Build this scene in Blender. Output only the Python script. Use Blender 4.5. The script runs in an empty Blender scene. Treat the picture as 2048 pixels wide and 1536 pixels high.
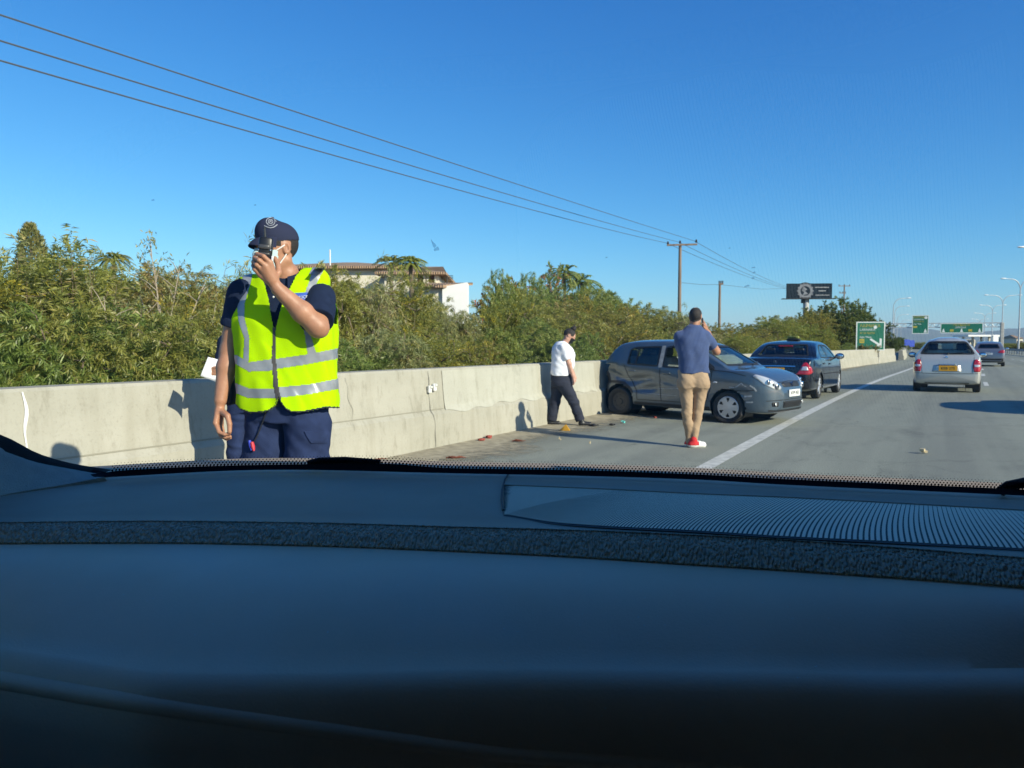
import bpy, math, random
import numpy as np
from mathutils import Vector, Matrix
from mathutils.bvhtree import BVHTree

SC = bpy.context.scene
COL = SC.collection
R = math.radians

# ------------------------------------------------------------------ camera
CAM_H = 1.36
YAW = 28.25          # degrees the camera looks left of the road direction (+Y)
PITCH = 2.98         # degrees down
F_PX = 1500.0        # focal length in pixels of a 2048 wide frame
cam_d = bpy.data.cameras.new("camera")
cam = bpy.data.objects.new("camera", cam_d)
COL.objects.link(cam)
cam_d.sensor_width = 36.0
cam_d.lens = 36.0 * F_PX / 2048.0
cam_d.clip_start = 0.02
cam_d.clip_end = 20000
cam.location = (0, 0, CAM_H)
cam.rotation_euler = (R(90 - PITCH), 0, R(YAW))
SC.camera = cam
cam_d.dof.use_dof = True            # a phone lens focused close by: the distance is a touch soft
cam_d.dof.focus_distance = 1.5
cam_d.dof.aperture_fstop = 15.0

# ------------------------------------------------------------------ sky, sun, exposure
SUN_EL = 25.0
SUN_DIR = Vector((1.0, -0.22, 0)).normalized()
SUN_AZ = math.atan2(SUN_DIR.x, SUN_DIR.y)      # clockwise from +Y
world = bpy.data.worlds.new("World")
SC.world = world
world.use_nodes = True
wn = world.node_tree
sky = wn.nodes.new("ShaderNodeTexSky")
sky.sky_type = 'NISHITA'
sky.sun_disc = False
sky.sun_elevation = R(SUN_EL)
sky.sun_rotation = SUN_AZ
sky.altitude = 0
sky.air_density = 1.0
sky.dust_density = 0.35
sky.ozone_density = 2.2
# the camera's rendering of this sky is a much purer blue: per channel response curve on the sky light
sep = wn.nodes.new("ShaderNodeSeparateColor"); comb = wn.nodes.new("ShaderNodeCombineColor")
wn.links.new(sky.outputs[0], sep.inputs[0])
for i_, (gain, power) in enumerate(((.136, 1.70), (.545, 1.15), (1.39, .80))):
    pw_ = wn.nodes.new("ShaderNodeMath"); pw_.operation = 'POWER'; pw_.inputs[1].default_value = power
    ml_ = wn.nodes.new("ShaderNodeMath"); ml_.operation = 'MULTIPLY'; ml_.inputs[1].default_value = gain
    wn.links.new(sep.outputs[i_], pw_.inputs[0]); wn.links.new(pw_.outputs[0], ml_.inputs[0]); wn.links.new(ml_.outputs[0], comb.inputs[i_])
wn.links.new(comb.outputs[0], wn.nodes["Background"].inputs[0])
wn.nodes["Background"].inputs[1].default_value = 0.125
sl = bpy.data.lights.new("sun", 'SUN')
sl.energy = 4.9
sl.angle = R(0.5)
sl.color = (1.0, 0.93, 0.74)
so = bpy.data.objects.new("sun", sl)
COL.objects.link(so)
sv = Vector((SUN_DIR.x * math.cos(R(SUN_EL)), SUN_DIR.y * math.cos(R(SUN_EL)), math.sin(R(SUN_EL))))
so.rotation_euler = sv.to_track_quat('Z', 'Y').to_euler()
so.location = (30, -10, 40)
SC.view_settings.view_transform = 'Standard'
SC.view_settings.look = 'None'
SC.view_settings.exposure = 0.5
SC.view_settings.gamma = 1.0
SC.render.engine = 'CYCLES'
SC.cycles.use_denoising = True
SC.cycles.denoising_prefilter = 'ACCURATE'
SC.cycles.max_bounces = 8
SC.cycles.transparent_max_bounces = 16
SC.cycles.caustics_reflective = False
SC.cycles.caustics_refractive = False

# ------------------------------------------------------------------ surveying helpers
cp, sp = math.cos(R(PITCH)), math.sin(R(PITCH))
FWD = np.array([-math.sin(R(YAW)), math.cos(R(YAW))])
RGT = np.array([math.cos(R(YAW)), math.sin(R(YAW))])

def ray(px, py):
    u = (px - 1024) / F_PX; v = (768 - py) / F_PX
    return u, cp + v * sp, -sp + v * cp          # right, forward, up

def cv(px, py, f):
    """camera-frame point (right, forward, z) seen at px,py at forward distance f"""
    u, fw, up = ray(px, py); t = f / fw
    return np.array([u * t, f, CAM_H + up * t])

def cz(px, py, z):
    """camera-frame point where the sight line meets height z"""
    u, fw, up = ray(px, py); t = (z - CAM_H) / up
    return np.array([u * t, fw * t, z])

def c2w(p):
    return Vector((RGT[0]*p[0] + FWD[0]*p[1], RGT[1]*p[0] + FWD[1]*p[1], p[2]))

def gw(px, py, z=0.0):
    return c2w(cz(px, py, z))

def aw(px, py, f):
    return c2w(cv(px, py, f))

def bend(y):
    """sideways drift of the road (m to the right) at distance y along it"""
    if y <= 40: return y * y / 1200.0 if y > 0 else 0.0
    if y <= 100:
        d = y - 40
        return 40*40/1200 + d/15.0 - d*d/(2*15*60)
    return 40*40/1200 + 2.0

def road(off, y, z=0.0):
    return Vector((off + bend(y), y, z))

# ------------------------------------------------------------------ objects
def tag(o, label=None, cat=None, group=None, kind=None):
    if label: o["label"] = label
    if cat: o["category"] = cat
    if group: o["group"] = group
    if kind: o["kind"] = kind
    return o

def empty(name, loc=(0, 0, 0), rz=0.0, label=None, cat=None, group=None):
    o = bpy.data.objects.new(name, None)
    COL.objects.link(o)
    o.location = loc; o.rotation_euler = (0, 0, rz)
    o.empty_display_size = 0.2
    return tag(o, label, cat, group)

def link_mesh(name, me, mat=None, parent=None, smooth=False):
    o = bpy.data.objects.new(name, me)
    COL.objects.link(o)
    if mat is not None and not me.materials: me.materials.append(mat)
    if parent: o.parent = parent
    if smooth: me.polygons.foreach_set("use_smooth", [True] * len(me.polygons))
    return o

def mesh_np(name, V, Fq, mat=None, parent=None, smooth=True, normals=None):
    me = bpy.data.meshes.new(name)
    me.from_pydata([tuple(v) for v in np.asarray(V, float)], [], [tuple(int(i) for i in f) for f in Fq])
    me.update()
    o = link_mesh(name, me, mat, parent, smooth)
    if normals is not None:
        me.normals_split_custom_set_from_vertices([tuple(n) for n in normals])
    return o

class MB:
    """collects simple shapes into one mesh"""
    def __init__(s): s.v = []; s.f = []
    def add(s, v, f):
        b = len(s.v); s.v += [tuple(p) for p in v]; s.f += [tuple(i + b for i in q) for q in f]; return s
    def box(s, c, d, rz=0.0, bev=0.0, M=None):
        hx, hy, hz = d[0]/2, d[1]/2, d[2]/2
        if bev <= 0:
            v = [(x, y, z) for z in (-hz, hz) for x, y in ((-hx,-hy),(hx,-hy),(hx,hy),(-hx,hy))]
            f = [(3,2,1,0),(4,5,6,7),(0,1,5,4),(1,2,6,5),(2,3,7,6),(3,0,4,7)]
        else:
            b = min(bev, hx*.9, hy*.9, hz*.9)
            rings = []
            for z, ins in ((-hz, b), (-hz+b*.3, b*.3), (-hz+b, 0), (hz-b, 0), (hz-b*.3, b*.3), (hz, b)):
                x1, y1 = hx-ins, hy-ins; c_ = b
                rings.append([(x1, -y1+c_, z), (x1, y1-c_, z), (x1-c_*.3, y1-c_*.3, z), (x1-c_, y1, z), (-x1+c_, y1, z), (-x1+c_*.3, y1-c_*.3, z), (-x1, y1-c_, z), (-x1, -y1+c_, z),
                              (-x1+c_*.3, -y1+c_*.3, z), (-x1+c_, -y1, z), (x1-c_, -y1, z), (x1-c_*.3, -y1+c_*.3, z)])
            v = [p for r in rings for p in r]; n = 12; f = []
            for i in range(len(rings)-1):
                for j in range(n):
                    f.append((i*n+j, i*n+(j+1) % n, (i+1)*n+(j+1) % n, (i+1)*n+j))
            f.append(tuple(range(n-1, -1, -1))); f.append(tuple((len(rings)-1)*n+j for j in range(n)))
        cr, sr = math.cos(rz), math.sin(rz)
        out = []
        for x, y, z in v:
            if M is not None:
                p = M @ Vector((x, y, z)); out.append((p.x+c[0], p.y+c[1], p.z+c[2]))
            else:
                out.append((c[0]+x*cr-y*sr, c[1]+x*sr+y*cr, c[2]+z))
        return s.add(out, f)
    def tube(s, pts, rad, n=8, caps=True):
        pts = [Vector(p) for p in pts]
        rad = rad if isinstance(rad, (list, tuple)) else [rad]*len(pts)
        v = []; f = []; up = None
        for i, p in enumerate(pts):
            d = (pts[min(i+1, len(pts)-1)] - pts[max(i-1, 0)]).normalized()
            if up is None:
                up = Vector((0, 0, 1)) if abs(d.z) < .9 else Vector((1, 0, 0))
            a = d.cross(up).normalized(); b = a.cross(d).normalized(); up = b
            for k in range(n):
                t = 2*math.pi*k/n
                v.append(p + a*math.cos(t)*rad[i] + b*math.sin(t)*rad[i])
        for i in range(len(pts)-1):
            for k in range(n):
                f.append((i*n+k, i*n+(k+1) % n, (i+1)*n+(k+1) % n, (i+1)*n+k))
        if caps:
            f.append(tuple(range(n-1, -1, -1))); f.append(tuple((len(pts)-1)*n+k for k in range(n)))
        return s.add(v, f)
    def prism(s, poly, y0, y1, axis='y'):
        n = len(poly)
        def P(a, b, t):
            return {'y': (a, t, b), 'x': (t, a, b), 'z': (a, b, t)}[axis]
        v = [P(a, b, y0) for a, b in poly] + [P(a, b, y1) for a, b in poly]
        f = [(i, (i+1) % n, n+(i+1) % n, n+i) for i in range(n)]
        f.append(tuple(range(n-1, -1, -1))); f.append(tuple(range(n, 2*n)))
        return s.add(v, f)
    def lathe(s, prof, n=24, c=(0, 0, 0), axis='z', a0=0.0, a1=2*math.pi):
        v = []; f = []; full = abs(a1-a0-2*math.pi) < 1e-6; m = n if full else n+1
        for k in range(m):
            t = a0 + (a1-a0)*k/n
            for r, h in prof:
                x, y = r*math.cos(t), r*math.sin(t)
                p = {'z': (x, y, h), 'y': (x, h, y), 'x': (h, x, y)}[axis]
                v.append((p[0]+c[0], p[1]+c[1], p[2]+c[2]))
        q = len(prof)
        for k in range(n):
            for i in range(q-1):
                a = (k % m)*q+i; b = ((k+1) % m)*q+i
                f.append((a, b, b+1, a+1))
        return s.add(v, f)
    def ell(s, c, r, nu=16, nv=10, M=None):
        prof = []
        v = []; f = []
        for i in range(nv+1):
            ph = -math.pi/2 + math.pi*i/nv
            for k in range(nu):
                t = 2*math.pi*k/nu
                p = Vector((r[0]*math.cos(ph)*math.cos(t), r[1]*math.cos(ph)*math.sin(t), r[2]*math.sin(ph)))
                if M is not None: p = M @ p
                v.append((p.x+c[0], p.y+c[1], p.z+c[2]))
        for i in range(nv):
            for k in range(nu):
                f.append((i*nu+k, i*nu+(k+1) % nu, (i+1)*nu+(k+1) % nu, (i+1)*nu+k))
        return s.add(v, f)
    def grid(s, P):
        """P[i][j] points"""
        n, m = len(P), len(P[0])
        return s.add([p for r in P for p in r], [(i*m+j, i*m+j+1, (i+1)*m+j+1, (i+1)*m+j) for i in range(n-1) for j in range(m-1)])
    def build(s, name, mat, parent=None, smooth=False):
        me = bpy.data.meshes.new(name)
        me.from_pydata(s.v, [], s.f); me.validate(); me.update()
        o = link_mesh(name, me, mat, parent, smooth)
        if smooth:
            try: me.set_sharp_from_angle(angle=R(38))
            except Exception: pass
        return o

def text_mesh(name, s, size, mat, parent, loc, rot, ext=0.001, align='CENTER'):
    cu = bpy.data.curves.new(name, 'FONT'); cu.body = s; cu.size = size; cu.extrude = ext
    cu.align_x = align; cu.align_y = 'CENTER'; cu.resolution_u = 2
    t = bpy.data.objects.new(name + "_source", cu); COL.objects.link(t)
    dg = bpy.context.evaluated_depsgraph_get()
    me = bpy.data.meshes.new_from_object(t.evaluated_get(dg))
    bpy.data.objects.remove(t)
    bpy.data.curves.remove(cu)
    o = link_mesh(name, me, None, parent)
    me.materials.clear(); me.materials.append(mat)
    o.location = loc; o.rotation_euler = rot
    return o

def copy_tree(o, parent=None):
    c = o.copy(); COL.objects.link(c); c.parent = parent
    for ch in list(o.children): copy_tree(ch, c)
    return c

# ------------------------------------------------------------------ materials
def s2l(*c):
    return tuple(((v/255.0+.055)/1.055)**2.4 if v > 10 else v/255.0/12.92 for v in c)

def mat(name, col, rough=.6, metal=0.0, var=0.0, vscale=5.0, bump=0.0, bscale=40.0, coat=0.0, spec=.5, col2=None, detail=4.0, stretch=None, sheen=0.0):
    m = bpy.data.materials.new(name); m.use_nodes = True
    nt = m.node_tree; b = nt.nodes["Principled BSDF"]
    b.inputs["Base Color"].default_value = (*col, 1)
    b.inputs["Roughness"].default_value = rough
    b.inputs["Metallic"].default_value = metal
    b.inputs["Specular IOR Level"].default_value = spec
    if coat: b.inputs["Coat Weight"].default_value = coat; b.inputs["Coat Roughness"].default_value = .04
    if sheen: b.inputs["Sheen Weight"].default_value = sheen
    tc = nt.nodes.new("ShaderNodeTexCoord")
    vec = tc.outputs["Object"]
    if stretch:
        mp = nt.nodes.new("ShaderNodeMapping"); mp.inputs["Scale"].default_value = stretch
        nt.links.new(vec, mp.inputs[0]); vec = mp.outputs[0]
    if var > 0 or col2:
        n = nt.nodes.new("ShaderNodeTexNoise"); n.inputs["Scale"].default_value = vscale; n.inputs["Detail"].default_value = detail
        nt.links.new(vec, n.inputs["Vector"])
        rp = nt.nodes.new("ShaderNodeValToRGB")
        c2 = col2 if col2 else tuple(c*(1-var) for c in col)
        c1 = col if col2 else tuple(min(1, c*(1+var)) for c in col)
        rp.color_ramp.elements[0].position = .32; rp.color_ramp.elements[1].position = .68
        rp.color_ramp.elements[0].color = (*c2, 1); rp.color_ramp.elements[1].color = (*c1, 1)
        nt.links.new(n.outputs["Fac"], rp.inputs[0]); nt.links.new(rp.outputs[0], b.inputs["Base Color"])
    if bump > 0:
        n2 = nt.nodes.new("ShaderNodeTexNoise"); n2.inputs["Scale"].default_value = bscale; n2.inputs["Detail"].default_value = 3
        nt.links.new(vec, n2.inputs["Vector"])
        bp = nt.nodes.new("ShaderNodeBump"); bp.inputs["Strength"].default_value = bump; bp.inputs["Distance"].default_value = .01
        nt.links.new(n2.outputs["Fac"], bp.inputs["Height"]); nt.links.new(bp.outputs[0], b.inputs["Normal"])
    return m

def glass_mat(name, tint=(1, 1, 1), refl=1.0, rough=.0):
    """thin pane: see-through with a fresnel reflection"""
    m = bpy.data.materials.new(name); m.use_nodes = True; nt = m.node_tree
    nt.nodes.remove(nt.nodes["Principled BSDF"])
    tr = nt.nodes.new("ShaderNodeBsdfTransparent"); tr.inputs[0].default_value = (*tint, 1)
    gl = nt.nodes.new("ShaderNodeBsdfGlossy"); gl.inputs["Roughness"].default_value = rough
    gl.inputs["Color"].default_value = (refl, refl, refl, 1)
    lw = nt.nodes.new("ShaderNodeLayerWeight"); lw.inputs["Blend"].default_value = .5      # facing: same from either side of the pane
    pw = nt.nodes.new("ShaderNodeMath"); pw.operation = 'POWER'; pw.inputs[1].default_value = 5
    fr = nt.nodes.new("ShaderNodeMath"); fr.operation = 'MULTIPLY_ADD'; fr.inputs[1].default_value = .92; fr.inputs[2].default_value = .07
    nt.links.new(lw.outputs["Facing"], pw.inputs[0]); nt.links.new(pw.outputs[0], fr.inputs[0])
    mx = nt.nodes.new("ShaderNodeMixShader")
    nt.links.new(fr.outputs[0], mx.inputs[0]); nt.links.new(tr.outputs[0], mx.inputs[1]); nt.links.new(gl.outputs[0], mx.inputs[2])
    nt.links.new(mx.outputs[0], nt.nodes["Material Output"].inputs[0])
    return m

def interp(x, pts):
    xs = [p[0] for p in pts]; ys = [p[1] for p in pts]
    return np.interp(x, xs, ys)

def smooth_interp(x, pts):
    """monotone cubic through the points"""
    xs = np.array([p[0] for p in pts], float); ys = np.array([p[1] for p in pts], float)
    h = np.diff(xs); d = np.diff(ys)/h
    m = np.zeros(len(xs)); m[0] = d[0]; m[-1] = d[-1]
    for i in range(1, len(xs)-1):
        if d[i-1]*d[i] > 0:
            w1 = 2*h[i]+h[i-1]; w2 = h[i]+2*h[i-1]
            m[i] = (w1+w2)/(w1/d[i-1]+w2/d[i])
    x = np.asarray(x, float); xc = np.clip(x, xs[0], xs[-1])
    i = np.clip(np.searchsorted(xs, xc, side='right')-1, 0, len(xs)-2)
    t = (xc-xs[i])/h[i]
    return (2*t**3-3*t**2+1)*ys[i]+(t**3-2*t**2+t)*h[i]*m[i]+(-2*t**3+3*t**2)*ys[i+1]+(t**3-t**2)*h[i]*m[i+1]

def in_poly(x, y, poly):
    x = np.asarray(x, float); y = np.asarray(y, float)
    r = np.zeros(x.shape, bool); n = len(poly); j = n-1
    for i in range(n):
        xi, yi = poly[i]; xj, yj = poly[j]
        c = ((yi > y) != (yj > y)) & (x < (xj-xi)*(y-yi)/((yj-yi) if yj != yi else 1e-9)+xi)
        r ^= c; j = i
    return r
# ================================================================== the setting
# the land: one sheet to the horizon
m_soil = mat("dry soil", (.17, .135, .085), .95, var=.35, vscale=.4, bump=.4, bscale=6, col2=(.085, .085, .04))
g = MB()
ring = [3, 15, 40, 100, 300, 900, 3000, 9000]
xs = [-9000, -3000, -900, -300, -100, -40, -20, -10, 0, 10, 20, 40, 100, 300, 900, 3000, 9000]
g.grid([[(x, y, -.03) for x in xs] for y in xs])
tag(g.build("ground", m_soil), kind="structure")

# asphalt
def asphalt():
    m = mat("asphalt", (.2, .2, .18), .88, spec=.25)
    nt = m.node_tree; b = nt.nodes["Principled BSDF"]
    tc = nt.nodes.new("ShaderNodeTexCoord"); at = nt.nodes.new("ShaderNodeAttribute"); at.attribute_name = "lane_offset"
    sx_ = nt.nodes.new("ShaderNodeSeparateXYZ"); cx_ = nt.nodes.new("ShaderNodeCombineXYZ")
    nt.links.new(tc.outputs["Object"], sx_.inputs[0]); nt.links.new(at.outputs["Fac"], cx_.inputs[0]); nt.links.new(sx_.outputs[1], cx_.inputs[1])
    lane = cx_.outputs[0]
    def noise(scale, detail, sc=(1, 1, 1), rough=.6, vec=None):
        mp = nt.nodes.new("ShaderNodeMapping"); mp.inputs["Scale"].default_value = sc
        n = nt.nodes.new("ShaderNodeTexNoise"); n.inputs["Scale"].default_value = scale; n.inputs["Detail"].default_value = detail; n.inputs["Roughness"].default_value = rough
        nt.links.new(vec or lane, mp.inputs[0]); nt.links.new(mp.outputs[0], n.inputs["Vector"]); return n.outputs["Fac"]
    def ramp(src, p0, c0, p1, c1):
        r = nt.nodes.new("ShaderNodeValToRGB"); r.color_ramp.elements[0].position = p0; r.color_ramp.elements[1].position = p1
        r.color_ramp.elements[0].color = (*c0, 1); r.color_ramp.elements[1].color = (*c1, 1); nt.links.new(src, r.inputs[0]); return r.outputs[0]
    def mul(a, c, f=1.0):
        x = nt.nodes.new("ShaderNodeMix"); x.data_type = 'RGBA'; x.blend_type = 'MULTIPLY'; x.inputs[0].default_value = f
        nt.links.new(a, x.inputs[6]); nt.links.new(c, x.inputs[7]); return x.outputs[2]
    base = ramp(noise(.55, 5, (1, .10, 1)), .3, (.222, .234, .195), .7, (.29, .302, .25))
    tracks = ramp(noise(1.15, 3, (1, .012, 1)), .36, (.80, .80, .82), .56, (1.03, 1.03, 1.02))      # long wheel tracks
    fine = ramp(noise(70, 3), .35, (.66, .66, .66), .65, (1.2, 1.2, 1.17))
    blot = ramp(noise(1.3, 7, (1, .5, 1), .72), .28, (.74, .74, .76), .48, (1.0, 1.0, 1.0))
    drips = ramp(noise(4.5, 4, (1, .22, 1), .6), .24, (.55, .55, .56), .33, (1.0, 1.0, 1.0))
    vo = nt.nodes.new("ShaderNodeTexVoronoi"); vo.feature = 'DISTANCE_TO_EDGE'; vo.inputs["Scale"].default_value = .30
    wob = nt.nodes.new("ShaderNodeMixRGB"); wob.blend_type = 'ADD'; wob.inputs[0].default_value = .9
    nn = nt.nodes.new("ShaderNodeTexNoise"); nn.inputs["Scale"].default_value = 1.7; nn.inputs["Detail"].default_value = 5; nt.links.new(lane, nn.inputs["Vector"])
    nt.links.new(lane, wob.inputs[1]); nt.links.new(nn.outputs["Color"], wob.inputs[2]); nt.links.new(wob.outputs[0], vo.inputs["Vector"])
    crack = ramp(vo.outputs["Distance"], .002, (.45, .45, .46), .006, (1.0, 1.0, 1.0))
    c = mul(mul(mul(mul(mul(base, tracks), fine), blot), drips), crack, .38)
    nt.links.new(c, b.inputs["Base Color"])
    bp = nt.nodes.new("ShaderNodeBump"); bp.inputs["Strength"].default_value = .45; bp.inputs["Distance"].default_value = .006
    nt.links.new(noise(110, 3), bp.inputs["Height"]); nt.links.new(bp.outputs[0], b.inputs["Normal"])
    return m
m_asph = asphalt()

def strip(off0, off1, y0, y1, z, step=1.0, n=2):
    P = []; y = y0
    while y < y1 - 1e-6:
        P.append([tuple(road(off0 + (off1-off0)*k/(n-1), y, z)) for k in range(n)]); y += step
    P.append([tuple(road(off0 + (off1-off0)*k/(n-1), y1, z)) for k in range(n)])
    return P
g = MB(); g.grid(strip(-6.2, 26.0, -30, 100, .0, 2.0, 6)); g.grid(strip(-6.2, 26.0, 100, 700, .0, 50.0, 6))
road_o = tag(g.build("road", m_asph), kind="structure")
la = road_o.data.attributes.new("lane_offset", 'FLOAT', 'POINT')
la.data.foreach_set("value", [v.co.x-bend(v.co.y) for v in road_o.data.vertices])

# sandy edge along the foot of the wall, ragged outline
m_sand = mat("roadside sand", (.34, .30, .215), .95, bump=.5, bscale=60, var=.25, vscale=7, spec=.2)
nt = m_sand.node_tree; at_ = nt.nodes.new("ShaderNodeAttribute"); at_.attribute_name = "thinning"; tc_ = nt.nodes.new("ShaderNodeTexCoord")
n_ = nt.nodes.new("ShaderNodeTexNoise"); n_.inputs["Scale"].default_value = 5; n_.inputs["Detail"].default_value = 9; n_.inputs["Roughness"].default_value = .75; nt.links.new(tc_.outputs["Object"], n_.inputs["Vector"])
sm_ = nt.nodes.new("ShaderNodeMath"); sm_.operation = 'ADD'; nt.links.new(n_.outputs["Fac"], sm_.inputs[0]); nt.links.new(at_.outputs["Fac"], sm_.inputs[1])
mr_ = nt.nodes.new("ShaderNodeMapRange"); mr_.inputs[1].default_value = .85; mr_.inputs[2].default_value = 1.20; nt.links.new(sm_.outputs[0], mr_.inputs[0])
tr_ = nt.nodes.new("ShaderNodeBsdfTransparent"); mx_ = nt.nodes.new("ShaderNodeMixShader")
nt.links.new(mr_.outputs[0], mx_.inputs[0]); nt.links.new(nt.nodes["Principled BSDF"].outputs[0], mx_.inputs[1]); nt.links.new(tr_.outputs[0], mx_.inputs[2]); nt.links.new(mx_.outputs[0], nt.nodes["Material Output"].inputs[0])
rnd = random.Random(5)
g = MB(); P = []
y = -8.0
while y < 75:
    w = .75 + .16*math.sin(y*.9) + .12*math.sin(y*2.3+1) + .06*rnd.random() + (.55*math.exp(-((y-12.5)/2.2)**2)) + (.4 if y < 9 else 0)
    P.append([tuple(road(-5.9, y, .02))]+[tuple(road(-5.5+w*k/5, y, .014-.009*k/5)) for k in range(6)]); y += .18
g.grid(P)
sv_o = tag(g.build("sand_verge", m_sand), kind="structure")
th_ = sv_o.data.attributes.new("thinning", 'FLOAT', 'POINT'); th_.data.foreach_set("value", [0.0 if j == 0 else .12+.66*(j-1)/5 for r_ in P for j in range(7)])

# markings
m_line = mat("road paint", (.64, .63, .56), .8, var=.18, vscale=9, bump=.2, bscale=90, col2=(.40, .40, .36), detail=10)
g = MB(); g.grid(strip(-2.17, -1.99, -10, 95, .004, 1.0)); g.grid(strip(-2.17, -1.99, 95, 500, .004, 20))
tag(g.build("edge_line", m_line), kind="structure")
g = MB()
for k in range(16):
    y0 = 29.4 + 9.2*k if k else 29.4
    g.grid(strip(1.33, 1.47, y0, y0+3.0, .004, 1.0)); g.grid(strip(4.93, 5.07, y0, y0+3.0, .004, 1.0))
tag(g.build("lane_line", m_line), kind="structure")

# hills far away
m_hill = mat("far hills", (.06, .085, .09), .95, var=.25, vscale=.004)
def ridge(px0, px1, prof, dist, z0, name):
    g = MB(); P = []
    n = 60
    for k in range(n+1):
        px = px0 + (px1-px0)*k/n
        py = interp(px, prof) + 1.2*math.sin(px*.13) + .7*math.sin(px*.31+2)
        a = c2w(cv(px, py, dist)); b = Vector((a.x, a.y, -.5))
        fr = c2w(cv(px, 690, dist*.80)); bk = c2w(cv(px, 690, dist*1.15))
        mid = (a*0.6 + Vector((fr.x, fr.y, 0))*.4)
        P.append([(fr.x, fr.y, -.5), tuple(mid + Vector((0, 0, 8*math.sin(px*.5)))), tuple(a), (bk.x, bk.y, -.5)])
    g.grid(P)
    return tag(g.build(name, m_hill, smooth=True), kind="structure")
ridge(1300, 2600, [(1300, 684), (1600, 676), (1740, 664), (1800, 655), (1850, 656), (1900, 664), (1950, 667), (2000, 660), (2060, 655), (2200, 650), (2600, 676)], 5200, 0, "hills")

# ================================================================== concrete wall along the shoulder
def concrete(name, c1, c2, stain):
    m = mat(name, c1, .92, spec=.2)
    nt = m.node_tree; b = nt.nodes["Principled BSDF"]; tc = nt.nodes.new("ShaderNodeTexCoord")
    def noise(scale, detail, sc=(1, 1, 1), rough=.6):
        mp = nt.nodes.new("ShaderNodeMapping"); mp.inputs["Scale"].default_value = sc
        n = nt.nodes.new("ShaderNodeTexNoise"); n.inputs["Scale"].default_value = scale; n.inputs["Detail"].default_value = detail; n.inputs["Roughness"].default_value = rough
        nt.links.new(tc.outputs["Object"], mp.inputs[0]); nt.links.new(mp.outputs[0], n.inputs["Vector"]); return n.outputs["Fac"]
    def ramp(src, p0, c0, p1, c1):
        r = nt.nodes.new("ShaderNodeValToRGB"); r.color_ramp.elements[0].position = p0; r.color_ramp.elements[1].position = p1
        r.color_ramp.elements[0].color = (*c0, 1); r.color_ramp.elements[1].color = (*c1, 1); nt.links.new(src, r.inputs[0]); return r.outputs[0]
    def mul(a, c, f=1.0):
        x = nt.nodes.new("ShaderNodeMix"); x.data_type = 'RGBA'; x.blend_type = 'MULTIPLY'; x.inputs[0].default_value = f
        nt.links.new(a, x.inputs[6]); nt.links.new(c, x.inputs[7]); return x.outputs[2]
    base = ramp(noise(1.1, 6, (1, .6, 1.4)), .3, c2, .7, c1)
    st = ramp(noise(7, 8, (1, 1.0, .35), .75), .34, stain, .48, (1, 1, 1))
    run = ramp(noise(5, 4, (1, 1, .12), .6), .3, tuple(min(1, s*1.12) for s in stain), .52, (1, 1, 1))
    spk = ramp(noise(45, 4), .3, (.8, .8, .8), .45, (1, 1, 1))
    c = mul(mul(mul(base, st, .8), run, .7), spk, .6)
    nt.links.new(c, b.inputs["Base Color"])
    bp = nt.nodes.new("ShaderNodeBump"); bp.inputs["Strength"].default_value = .4; bp.inputs["Distance"].default_value = .008
    nt.links.new(noise(28, 6), bp.inputs["Height"]); nt.links.new(bp.outputs[0], b.inputs["Normal"])
    return m
m_conc = concrete("weathered concrete", (.415, .395, .33), (.345, .33, .27), (.74, .73, .70))
m_conc_w = concrete("whitewashed concrete", (.455, .445, .375), (.40, .39, .33), (.78, .78, .76))
m_seal = mat("white joint filler", (.72, .72, .70), .7, var=.1, vscale=20)
m_dark = mat("dark metal", (.02, .02, .022), .5, spec=.4)

def wall_off(y):
    return -5.58 if y < 42 else -5.58 + 1.35*min(1, (y-42)/30)**1.3
# profile (outwards from the face: dx to the left is minus), foot to top to back
PROF = [(0.0, 0.0), (-.015, .30), (-.03, .44), (-.075, .50), (-.10, .70), (-.125, 1.02), (-.14, 1.045), (-.40, 1.045), (-.42, 1.02), (-.46, 0.0)]
def wall_mesh(y0, y1, step, rough_amp=.002):
    g = MB(); P = []; y = y0; rr = random.Random(3)
    while True:
        row = []
        for dx, z in PROF:
            jig = rough_amp*(math.sin(y*3.1+z*9)+math.sin(y*7.7+z*5))*.5
            p = road(wall_off(y)+dx+jig, y, z + (jig*1.2 if z > 1 else 0)); row.append(tuple(p))
        P.append(row)
        if y >= y1: break
        y = min(y1, y+step)
    g.grid(P)
    n = len(PROF)
    g.f.append(tuple(range(n))); g.f.append(tuple(range(len(g.v)-1, len(g.v)-1-n, -1)))
    return g
wall = wall_mesh(-9, 71, .5).build("concrete_wall", m_conc)
tag(wall, "long weathered concrete wall with sloped foot beside the road shoulder", "wall")
for p in wall.data.polygons: p.use_smooth = False

def face_x(y, z, proud=.004):
    zs = [p[1] for p in PROF[:6]]; ds = [p[0] for p in PROF[:6]]
    jig = .006*(math.sin(y*3.1+z*9)+math.sin(y*7.7+z*5))*.5
    return wall_off(y) + float(np.interp(z, zs, ds)) + jig*.0 + proud + .006
def wall_patch(name, pts_y, z0f, z1f, m, proud=.004, nz=6, parent=wall):
    g = MB(); P = []
    for y in pts_y:
        a, b = z0f(y), z1f(y)
        P.append([tuple(road(face_x(y, a+(b-a)*k/nz, proud), y, a+(b-a)*k/nz)) for k in range(nz+1)])
    g.grid(P)
    return g.build(name, m, parent)
def wall_y(px):
    """distance along the road at which the sight line of column px meets the wall face"""
    y = 5.0
    for _ in range(60):
        u = (px-1024)/F_PX
        # direction in world
        d = np.array([RGT[0]*u + FWD[0]*cp, RGT[1]*u + FWD[1]*cp])
        x = wall_off(y)-.08 + bend(y)
        t = x/d[0]; y = .5*y + .5*t*d[1]
    return y
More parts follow.
